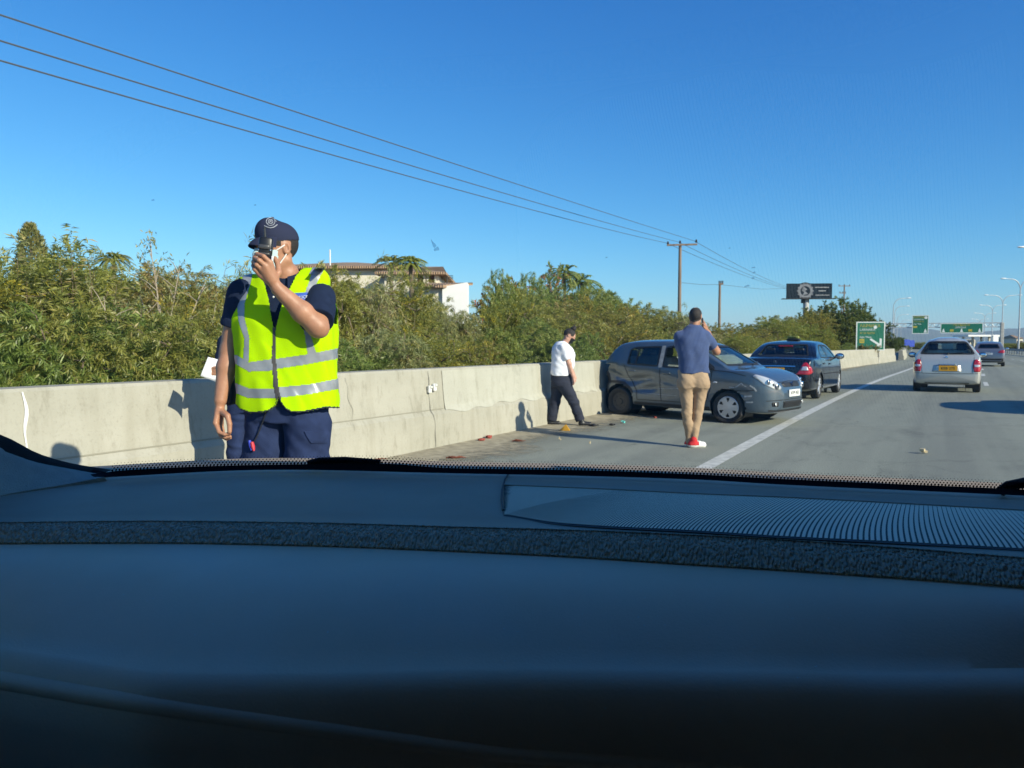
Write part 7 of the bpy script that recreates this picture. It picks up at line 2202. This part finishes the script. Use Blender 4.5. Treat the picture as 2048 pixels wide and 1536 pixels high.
    V, Fq, vn = f.mesh(); V = relax(V, Fq, 2); part_of("trousers", V, Fq, np.ones(len(Fq), bool), m_dkn, root, vn)
    for px, d, tilt in ((1105, .08, 0), (1168, -.08, 0)):
        c0 = P(px, 848, d); f = Field((c0[0]-.16, c0[1]-.09, -.01), (c0[0]+.22, c0[1]+.09, .14), .007)
        f.cone((c0[0]-.05, c0[1], .045), (c0[0]+.10, c0[1], .034), .044, .036, .02); f.cone((c0[0]-.04, c0[1], .05), (c0[0]-.04, c0[1], .09), .042, .044, .02)
        f.D = np.maximum(f.D, np.broadcast_to((.002-f.ax[2])[None, None, :], f.D.shape)); V, Fq, vn = f.mesh(); part_of("shoe", V, Fq, np.ones(len(Fq), bool), m_shoe, root, vn)
woman_p = figure("person in a white T-shirt and dark trousers with a hair bun walking beside the wall", WF, 1135, m_skin2, woman)
# ================================================================== debris on the shoulder
def debris(name, px, py, shape, m, label, cat, size, seed=0, group=None):
    p = gw(px, py); rr = random.Random(seed+int(px)); g = MB()
    if shape == 'shard':
        for k in range(3):
            a = rr.uniform(0, 6.28); q = [(size*rr.uniform(.5, 1)*math.cos(a+t), size*rr.uniform(.5, 1)*math.sin(a+t)) for t in (0, 1.3, 2.6, 4.1, 5.2)]
            c = (rr.uniform(-.5, .5)*size, rr.uniform(-.5, .5)*size); z = .012+.01*k
            g.prism([(x*.6+c[0], y*.6+c[1]) for x, y in q], z, z+.014+.02*rr.random(), 'z')
    elif shape == 'cone':
        g.add([(-size, -size*.6, .01), (size, -size*.5, .01), (size*.7, size*.7, .01), (-size*.6, size*.7, .01), (.1*size, 0, size*1.3)], [(0, 1, 4), (1, 2, 4), (2, 3, 4), (3, 0, 4), (3, 2, 1, 0)])
    elif shape == 'twig':
        for k in range(7):
            a = rr.uniform(-.5, .5); L = size*rr.uniform(.5, 1); c = Vector((rr.uniform(-.4, .4)*size, rr.uniform(-.2, .2)*size, .015))
            g.tube([c, c+Vector((L*.5*math.cos(a), L*.5*math.sin(a), .03*rr.random())), c+Vector((L*math.cos(a), L*math.sin(a), .01))], [.007, .006, .003], 5)
    else:
        g.ell((0, 0, size*.4), (size, size*.7, size*.45), 10, 7, Matrix.Rotation(rr.uniform(0, 3), 3, 'Z')); g.tube([(0, 0, size*.4), (size*1.4, size*.3, size*.5)], .01, 5)
    o = g.build(name, m, None); o.location = p
    return tag(o, label, cat, group)
m_orange = mat("orange plastic", (.52, .27, .02), .4)
m_cyan = mat("cyan glass", (.15, .60, .55), .2)
m_redp = mat("red plastic bits", (.30, .05, .035), .6)
m_redtw = mat("reddish twigs", (.22, .06, .03), .8)
m_card = mat("crushed card", (.55, .45, .27), .8)
debris("broken_reflector", 1131, 862, 'cone', m_orange, "orange plastic fragment on the shoulder in front of the walking woman", "debris", .085)
debris("broken_glass", 1246, 847, 'shard', m_cyan, "cyan glass fragment on the ground left of the crashed car's rear wheel", "debris", .05)
debris("plastic_fragment", 1187, 853, 'lump', m_black, "dark plastic lump just right of the walking woman's front shoe", "debris", .06)
debris("plastic_fragment", 1223, 851, 'lump', m_black, "small dark plastic bit between the woman and the cyan glass", "debris", .045)
debris("red_fragment", 963, 883, 'shard', m_redp, "red plastic pieces at the foot of the repainted wall panel", "debris", .10)
debris("red_fragment", 978, 878, 'shard', m_redp, "smaller red pieces just right of the red plastic pieces by the wall", "debris", .07)
debris("red_fragment", 925, 883, 'lump', m_redp, "dark red lump by the wall foot, left of the red plastic pieces", "debris", .05)
debris("red_fragment", 1310, 838, 'shard', m_redp, "red fragment under the crashed car's doors", "debris", .04)
debris("red_fragment", 1447, 846, 'shard', m_redp, "red fragment beside the crashed car's front wheel", "debris", .04)
debris("twig_pile", 900, 918, 'twig', m_redtw, "reddish twigs on the shoulder just above the windscreen edge", "twigs", .22)
debris("twig_pile", 1030, 884, 'twig', m_redtw, "dark and red twigs on the shoulder left of the shadow line", "twigs", .18, 3)
debris("twig_pile", 745, 921, 'twig', m_redtw, "red scraps by the wall foot right of the officer's leg", "twigs", .14, 5)
debris("crushed_carton", 1845, 907, 'shard', m_card, "pale crushed carton lying on the lane below the silver hatchback", "litter", .07)
for i, (px, py) in enumerate(((1120, 882), (1180, 889))):
    debris("paper_scrap", px, py, 'shard', m_card, ("pale paper scrap on the shoulder below the orange fragment", "pale scrap on the shoulder right of the other paper scraps", "pale scrap on the shoulder near the twigs", "pale scrap on the shoulder lowest in the photo")[i], "litter", .018)

# ================================================================== our own car: dashboard, windscreen, roof
ci = empty("car_interior", (0, 0, 0), R(YAW), "dark dashboard and windscreen of the car the view is taken from", "car interior")
def dash_mat(name, col, rough, bump=.15, bscale=500, stretch=None, spec=.5):
    return mat(name, col, rough, bump=bump, bscale=bscale, var=.06, vscale=6, stretch=stretch, spec=spec)
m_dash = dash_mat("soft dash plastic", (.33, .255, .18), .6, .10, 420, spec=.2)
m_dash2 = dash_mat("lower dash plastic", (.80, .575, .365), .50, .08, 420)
m_grain = mat("grained leatherette", (.52, .42, .27), .5, bump=.3, bscale=500, var=.25, vscale=200, stretch=(1, 1, .55))
m_grille = mat("grille slat plastic", (.82, .66, .46), .55)
nt = m_grain.node_tree; vo_ = nt.nodes.new("ShaderNodeTexVoronoi"); vo_.feature = 'SMOOTH_F1'; vo_.inputs["Scale"].default_value = 310; vo_.inputs["Smoothness"].default_value = .6
mp_ = nt.nodes.new("ShaderNodeMapping"); mp_.inputs["Scale"].default_value = (1.25, .8, .62); tc_ = nt.nodes.new("ShaderNodeTexCoord")
nt.links.new(tc_.outputs["Object"], mp_.inputs[0]); nt.links.new(mp_.outputs[0], vo_.inputs["Vector"])
bp_g = nt.nodes.new("ShaderNodeBump"); bp_g.invert = True; bp_g.inputs["Strength"].default_value = 1.0; bp_g.inputs["Distance"].default_value = .007
nt.links.new(vo_.outputs["Distance"], bp_g.inputs["Height"]); nt.links.new(bp_g.outputs[0], nt.nodes["Principled BSDF"].inputs["Normal"])
m_slot = mat("slot shade and seam", (.035, .035, .035), .7)
m_frit = mat("windscreen black band", (.004, .004, .005), .6, spec=.08)
m_pillar = mat("pillar cloth", (.34, .35, .31), .95, bump=.4, bscale=500, var=.1, vscale=40)
m_roofl = mat("roof lining", (.26, .26, .26), .95, bump=.3, bscale=300)
def add_dust(m, col, scale, th):
    nt = m.node_tree; b = nt.nodes["Principled BSDF"]; tc = nt.nodes.new("ShaderNodeTexCoord")
    n = nt.nodes.new("ShaderNodeTexNoise"); n.inputs["Scale"].default_value = scale; n.inputs["Detail"].default_value = 1.5; nt.links.new(tc.outputs["Object"], n.inputs["Vector"])
    n2 = nt.nodes.new("ShaderNodeTexNoise"); n2.inputs["Scale"].default_value = 7; n2.inputs["Detail"].default_value = 5; nt.links.new(tc.outputs["Object"], n2.inputs["Vector"])
    r = nt.nodes.new("ShaderNodeMapRange"); r.inputs[1].default_value = th; r.inputs[2].default_value = th+.035; nt.links.new(n.outputs["Fac"], r.inputs[0])
    r2 = nt.nodes.new("ShaderNodeMapRange"); r2.inputs[1].default_value = .40; r2.inputs[2].default_value = .70; r2.inputs[3].default_value = .0; r2.inputs[4].default_value = .22; nt.links.new(n2.outputs["Fac"], r2.inputs[0])
    ad = nt.nodes.new("ShaderNodeMath"); ad.operation = 'MAXIMUM'; nt.links.new(r.outputs[0], ad.inputs[0]); nt.links.new(r2.outputs[0], ad.inputs[1])
    mx = nt.nodes.new("ShaderNodeMix"); mx.data_type = 'RGBA'; src = b.inputs["Base Color"].links[0].from_socket
    nt.links.new(ad.outputs[0], mx.inputs[0]); nt.links.new(src, mx.inputs[6]); mx.inputs[7].default_value = (*col, 1); nt.links.new(mx.outputs[2], b.inputs["Base Color"])
add_dust(m_dash2, (.75, .68, .58), 330, .735); add_dust(m_dash, (.42, .37, .30), 330, .75)
H0 = .205                                   # dash top lies this far below the eye
def D(px, py, h): return cz(px, py, CAM_H-h)
C_glass = [(-520, 1010), (-200, 980), (0, 967), (215, 953), (560, 938), (900, 945), (1150, 950), (1400, 958), (1550, 967), (2048, 990), (2400, 1010), (2900, 1050)]
C_front = [(-520, 1062), (-200, 1048), (0, 1043), (300, 1040), (600, 1043), (900, 1051), (1150, 1058), (1400, 1068), (1550, 1076), (2048, 1113), (2400, 1145), (2900, 1200)]
C_band = [(-520, 1100), (-200, 1089), (0, 1085), (300, 1084), (600, 1089), (900, 1100), (1150, 1112), (1400, 1128), (1550, 1137), (2048, 1172), (2400, 1205), (2900, 1265)]
C_crease = [(-520, 1210), (-200, 1262), (0, 1283), (150, 1305), (350, 1332), (600, 1334), (1024, 1326), (1500, 1331), (1850, 1338), (2048, 1336), (2400, 1334), (2900, 1330)]
PX = np.concatenate([np.linspace(-520, 0, 14)[:-1], np.linspace(0, 2048, 90), np.linspace(2048, 2900, 16)[1:]])
cyi = lambda C, x: float(smooth_interp(x, C))
# upper pad: from the glass to its front edge, softly rounded at the front
P_ = []
for x in PX:
    a = D(x, cyi(C_glass, x)-22, H0+.004); b = D(x, cyi(C_front, x), H0+.004)
    dvec = a-b; L = np.linalg.norm(dvec); u = dvec/L
    row = []
    for t in np.linspace(1, 0, 14):
        q = b+dvec*t; d = np.linalg.norm(q-b); z = q[2]
        row.append((q[0], q[1], z-(.0015*(1-d/.03)**2 if d < .03 else 0)))
    row.append((b[0]-u[0]*.0015, b[1]-u[1]*.0015, b[2]-.0009))
    P_.append(row)
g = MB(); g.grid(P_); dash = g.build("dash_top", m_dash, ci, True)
# grained band under its edge
P_ = []
for x in PX:
    b = D(x, cyi(C_front, x)+.8, H0+.0048); f = b[1]
    c = cv(x, cyi(C_band, x), f-.026); m1 = b*.55+c*.45; m1[1] -= .004; m1[2] += .002
    P_.append([(b[0], b[1]+.010, b[2]-.004), tuple(b), tuple(m1), tuple(c), (c[0], c[1]+.01, c[2]-.012)])
g = MB(); g.grid(P_); g.build("edge_band", m_grain, ci, True)
# lower pad: slopes to the viewer, turns down at the crease
P_ = []
for x in PX:
    b0 = D(x, cyi(C_front, x)+.8, H0+.0048); c = cv(x, cyi(C_band, x), b0[1]-.018)
    hb = CAM_H-c[2]
    e = D(x, cyi(C_crease, x), hb+.050)
    if e[1] > c[1]-.06: e = c+np.array([0, -.08, -.05])
    row = [(c[0], c[1]+.02, c[2]+.002)]
    for t in np.linspace(0, 1, 12):
        q = c+(e-c)*t; row.append((q[0], q[1], q[2]+.014*math.sin(t*math.pi)))
    for t in np.linspace(.15, 1, 10):
        a = t*1.75; q = e+np.array([0, -.030*math.sin(a), -.034*(1-math.cos(a))-.02*max(0, t-.5)*2]); row.append(tuple(q))
    q = row[-1]; row.append((q[0]*1.0, q[1]+.03, q[2]-.12)); row.append((q[0]*1.0, q[1]+.06, q[2]-.45))
    P_.append(row)
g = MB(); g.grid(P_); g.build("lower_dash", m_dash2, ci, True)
# ridge shaped to give the soft light streak low on the dash
L_ = [(-200, 1326), (0, 1358), (300, 1408), (700, 1462), (1000, 1500), (1300, 1522), (1700, 1560)]
dbvh_v = [Vector(p) for r_ in P_ for p in r_]; m_ = len(P_[0])
dbvh = BVHTree.FromPolygons(dbvh_v, [(i*m_+j, i*m_+j+1, (i+1)*m_+j+1, (i+1)*m_+j) for i in range(len(P_)-1) for j in range(m_-1)])
def on_dash(px, py, off=.003):
    u, fw, up = ray(px, py); d = Vector((u, fw, up)).normalized(); h = dbvh.ray_cast(Vector((0, 0, CAM_H)), d)
    return h[0]-d*off if h[0] else None
pts = [on_dash(x, cyi(L_, x), -.0065) for x in np.linspace(-150, 1650, 60)]; pts = [p for p in pts if p]
if len(pts) > 2:
    g = MB(); g.tube(pts, .009, 14); g.build("streak_ridge", m_dash2, ci, True)

# defroster / speaker panel on the right half of the top
GL_T = [(1003, 966), (1200, 974), (1400, 984), (1550, 990), (1800, 1003), (2048, 1017), (2300, 1034)]
GL_B = [(1012, 1031), (1120, 1048), (1400, 1064), (1550, 1074), (1793, 1086), (2048, 1100), (2300, 1118)]
hg = H0+.0005
# frame lip along the upper side
g = MB(); P_ = []
for x in np.linspace(1005, 2420, 60):
    y = cyi(GL_T+[(2500, 1050)], x); a = D(x, y-3.5, hg+.001); b = D(x, y+2.5, hg+.001); c = D(x, y-6, hg+.008)
    P_.append([(a[0], a[1]+.004, a[2]-.012), tuple(a), tuple(b), (b[0], b[1]-.001, b[2]-.008)])
g.grid(P_); g.build("panel_lip", m_dash, ci, True)
# curved seam at its left end
S_ = [(1019, 944), (1010, 958), (1004, 980), (1003, 1000), (1006, 1020)]
pts = []
for t in np.linspace(0, 1, 24):
    i = t*(len(S_)-1); k = min(int(i), len(S_)-2); f = i-k; pts.append(D(S_[k][0]*(1-f)+S_[k+1][0]*f, S_[k][1]*(1-f)+S_[k+1][1]*f, H0+.0015))
g = MB(); g.tube(pts, .0013, 6); g.build("panel_seam", m_slot, ci, True)
# flat dark sheet under the slats, slot shade put into its colour
g = MB(); P_ = []
for x in np.linspace(1008, 2420, 80):
    yt, yb = cyi(GL_T+[(2500, 1050)], x)+1, cyi(GL_B+[(2500, 1136)], x)+1
    P_.append([tuple(D(x, yt+(yb-yt)*k/4, H0+.0037)) for k in range(5)])
g.grid(P_); g.build("slot_shade_sheet", m_slot, ci, True)
# slats: arcs running from the top line to the bottom line
g = MB(); x = 700.0; ns = 0
while x < 2400 and ns < 260:
    sp_ = float(np.interp(x, [1000, 1150, 1400, 1550, 1800, 2048, 2400], [5.2, 6.0, 8.6, 11.0, 12.2, 12.8, 13.5]))
    w = sp_*.62; off = (1815-x)*.30; rowsL = []
    for k in range(26):
        t = k/25
        xc = x+off*(1-t)**1.35-6*math.sin(t*math.pi)
        yt = cyi(GL_T+[(2500, 1050)], min(max(x+off, 1004), 2480))+2; yb = cyi(GL_B+[(2500, 1136)], x)
        rowsL.append((xc, yt+(yb-yt)*t))
    keepr = [q for q in rowsL if q[0] > 1007+.000*q[1] and q[1] < cyi(GL_B+[(2500, 1136)], q[0])-.5]
    if len(keepr) > 2:
        Pg = []
        for xc, yc in keepr:
            Pg.append([tuple(D(xc-w*.5, yc, H0+.0042)), tuple(D(xc-w*.5, yc, H0+.0029)), tuple(D(xc+w*.5, yc, H0+.0029)), tuple(D(xc+w*.5, yc, H0+.0042))])
        g.grid(Pg)
    x += sp_; ns += 1
g.build("grille_slats", m_grille, ci, True)
# windscreen: base line on the dash, header above and behind
wz_hdr = 1.66
def ws(px, t):
    """t=0 at the base of the glass, 1 at the header"""
    b = D(px, cyi(C_glass, px), H0); 
    hx = float(np.interp(px, [-520, 1024, 2900], [-.50, .06, .84])); hdr = np.array([hx, .55, wz_hdr])
    q = b*(1-t)+hdr*t; q[1] += .05*math.sin(t*math.pi); q[2] += .05*math.sin(t*math.pi); return q
m_ws = glass_mat("windscreen glass", (.95, .97, .96), .75)
g = MB(); PXW = np.linspace(-500, 2880, 40); g.grid([[tuple(ws(x, t)) for t in np.linspace(0, 1, 12)] for x in PXW]); wsg = g.build("windscreen", m_ws, ci, True)
wbv = BVHTree.FromPolygons([Vector(v) for v in g.v], g.f)
def on_ws(px, py, off=.002):
    u, fw, up = ray(px, py); d = Vector((u, fw, up)).normalized(); h = wbv.ray_cast(Vector((0, 0, CAM_H)), d)
    return (h[0]-d*off) if h[0] else None
# black band at the foot of the glass
F_TOP = [(-520, 960), (0, 962), (205, 946), (240, 941), (560, 929), (760, 927), (900, 936), (1150, 940), (1400, 949), (1550, 957), (2048, 979), (2400, 998), (2900, 1040)]
g = MB(); P_ = []
for x in np.linspace(-450, 2800, 120):
    a = on_ws(x, cyi(F_TOP, x)); b = D(x, cyi(C_glass, x)+1.5, H0-.002)
    if a: P_.append([tuple(a), tuple((a+Vector(b))/2), tuple(b)])
g.grid(P_); g.build("black_band", m_frit, wsg)
# rows of dots fading out above it
def dot_rows(y_of, rows, x0, x1, pitch, size):
    g = MB()
    for r_ in range(rows):
        s_ = size*(1-.22*r_); x = x0+(pitch*.5 if r_ % 2 else 0)
        while x < x1:
            y = y_of(x)-2.0-r_*pitch*.62; sl = (y_of(x+2)-y_of(x-2))/4
            q = [on_ws(x+dx*s_, y+dy*s_+dx*s_*sl) for dx, dy in ((-.62, .1), (.0, -.62), (.62, -.1), (0, .62))]
            if all(p is not None for p in q): g.add([tuple(p) for p in q], [(0, 1, 2, 3)])
            x += pitch
    return g
g = dot_rows(lambda x: cyi(F_TOP, x), 4, 225, 2048+300, 7.0, 4.4); g.build("dot_fringe", m_frit, wsg)
# bug splats and specks on the glass
m_spl = glass_mat("smear", (.66, .70, .75), .3)
for px, py, w, h, a in ((868, 490, 4, 9, 35), (873, 498, 7, 6, 10), (864, 483, 1.5, 8, 25), (306, 400, 4, 3, 0), (1213, 515, 3, 2, 10), (1507, 535, 5, 2.5, 0), (1508, 545, 4, 2.5, 20), (1506, 556, 4, 3, 0), (1494, 572, 7, 3, 10), (1459, 496, 2.5, 2, 0), (510, 410, 3, 2, 0), (905, 620, 5, 6, 0)):
    q = []
    for k in range(8):
        t = 2*math.pi*k/8; x_, y_ = w*math.cos(t)*(.8+.3*math.sin(k*2.3)), h*math.sin(t)*(.8+.3*math.cos(k*1.7)); ca, sa = math.cos(R(-a)), math.sin(R(-a)); q.append(on_ws(px+x_*ca-y_*sa, py+x_*sa+y_*ca, .0015))
    if all(p is not None for p in q): g = MB(); g.add([tuple(p) for p in q], [tuple(range(8))]); g.build("smear", m_spl, wsg)
# pillar at the left
PT = [(-620, 700), (-330, 800), (-120, 866), (0, 905), (60, 926), (130, 940), (208, 953)]
PB = [(-620, 1130), (-330, 1060), (-120, 1012), (0, 990), (60, 980), (130, 969), (208, 954)]
PE = [(-620, 640), (-330, 760), (-120, 838), (0, 880), (60, 911), (130, 931), (212, 944)]
def dep(x): return float(np.interp(x, [-620, 0, 208], [.62, 1.06, 1.16]))
g = MB(); P_ = []
for i in range(41):
    t = i/40; x = -620+828*t; a = cv(x, cyi(PT, x), dep(x)); b = cv(x, cyi(PB, x), dep(x)-.02-.05*(1-t)); m1 = a*.5+b*.5; m1[1] -= .02*(1-t)
    P_.append([(a[0], a[1]+.03, a[2]), tuple(a), tuple(a*.7+m1*.3), tuple(m1), tuple(m1*.4+b*.6), tuple(b), (b[0], b[1]+.02, b[2]-.02)])
g.grid(P_); pil = g.build("pillar_trim", m_pillar, ci, True)
g = MB(); P_ = []
for i in range(41):
    t = i/40; x = -620+832*t; a = cv(x, cyi(PE, x), dep(x)+.01); b = cv(x, cyi(PT, x)+2, dep(x)+.004); P_.append([(a[0], a[1]+.02, a[2]), tuple(a), tuple(b)])
g.grid(P_); g.build("pillar_edge", m_frit, pil, True)
# wiper resting at the foot of the glass, outside
for pts_, r_ in (([(618, 927), (640, 922), (690, 920.5), (760, 926)], .006), ([(2000, 984), (2016, 972), (2050, 965), (2110, 960)], .007)):
    L = [on_ws(x, y, -.012) for x, y in pts_]
    if all(L): g = MB(); g.tube(L, r_, 8); g.build("wiper_arm", m_frit, ci, True)
# shell: roof, doors, and solid panels added over the windows to block light
g = MB()
g.grid([[tuple(np.array([x, y, z])) for y, z in ((.57, 1.652), (.42, 1.672), (.0, 1.70), (-.6, 1.71), (-1.4, 1.66), (-1.9, 1.50))] for x in (-.66, -.6, -.3, .1, .5, .80, .93)]); g.build("roof_lining", m_roofl, ci, True)
def pane(pts, name, m): g = MB(); g.grid(pts); return g.build(name, m, ci, True)
rr_ = D(2880, cyi(C_glass, 2880), H0)
m_door = mat("door trim", (.06, .06, .062), .8, bump=.2, bscale=200)
pane([[(rr_[0]+.02, rr_[1]+.05, .4), (1.02, .2, .4), (1.02, -.8, .4), (1.0, -1.9, .4)], [(rr_[0]+.02, rr_[1]+.05, 1.16), (1.0, .2, 1.2), (1.0, -.8, 1.2), (.98, -1.9, 1.2)]], "driver_door", m_door)
pane([[(rr_[0]+.015, rr_[1]+.06, 1.15), (.995, .2, 1.19), (.99, -.6, 1.19), (.988, -1.4, 1.19), (.985, -1.9, 1.19)], [(.90, .58, 1.66), (.90, .2, 1.715), (.90, -.6, 1.75), (.90, -1.4, 1.70), (.88, -1.9, 1.56)]], "side_light_block", m_roofl)  # unseen panel added over the driver's side windows to block the sun
pane([[(-.72, 1.0, .4), (-.80, .2, .4), (-.80, -.8, .4), (-.78, -1.9, .4)], [(-.66, .95, 1.10), (-.76, .2, 1.08), (-.76, -.8, 1.12), (-.74, -1.9, 1.14)]], "passenger_door", m_door)
pane([[(-.755, .35, 1.07), (-.76, -.8, 1.11), (-.74, -1.9, 1.13)], [(-.61, .35, 1.69), (-.64, -.8, 1.72), (-.66, -1.9, 1.52)]], "side_light_block", m_roofl)  # unseen panel added on the passenger side to cut warm light
pane([[(-.78, -1.9, .4), (.98, -1.9, .4)], [(-.66, -1.9, 1.55), (.92, -1.9, 1.55)]], "rear_light_block", m_door)  # made solid over the rear window as well, to cut light
pane([[(-.78, -1.9, .42), (.98, -1.9, .42)], [(-.78, .6, .42), (.98, .6, .42)]], "cabin_floor", m_roofl)

# ================================================================== the air: far things fade to blue
hz = MB(); hz.box((0, 0, 0), (15000, 15000, 1))
hz.v = [(x, y, -1.5 if z < 0 else 190.0) for x, y, z in hz.v]
m_hz = bpy.data.materials.new("haze"); m_hz.use_nodes = True; nt = m_hz.node_tree
nt.nodes.remove(nt.nodes["Principled BSDF"])
pv = nt.nodes.new("ShaderNodeVolumePrincipled"); pv.inputs["Color"].default_value = (.66, .84, 1.0, 1); pv.inputs["Density"].default_value = .85e-4; pv.inputs["Anisotropy"].default_value = .0
nt.links.new(pv.outputs[0], nt.nodes["Material Output"].inputs["Volume"])
tag(hz.build("haze", m_hz), kind="stuff")
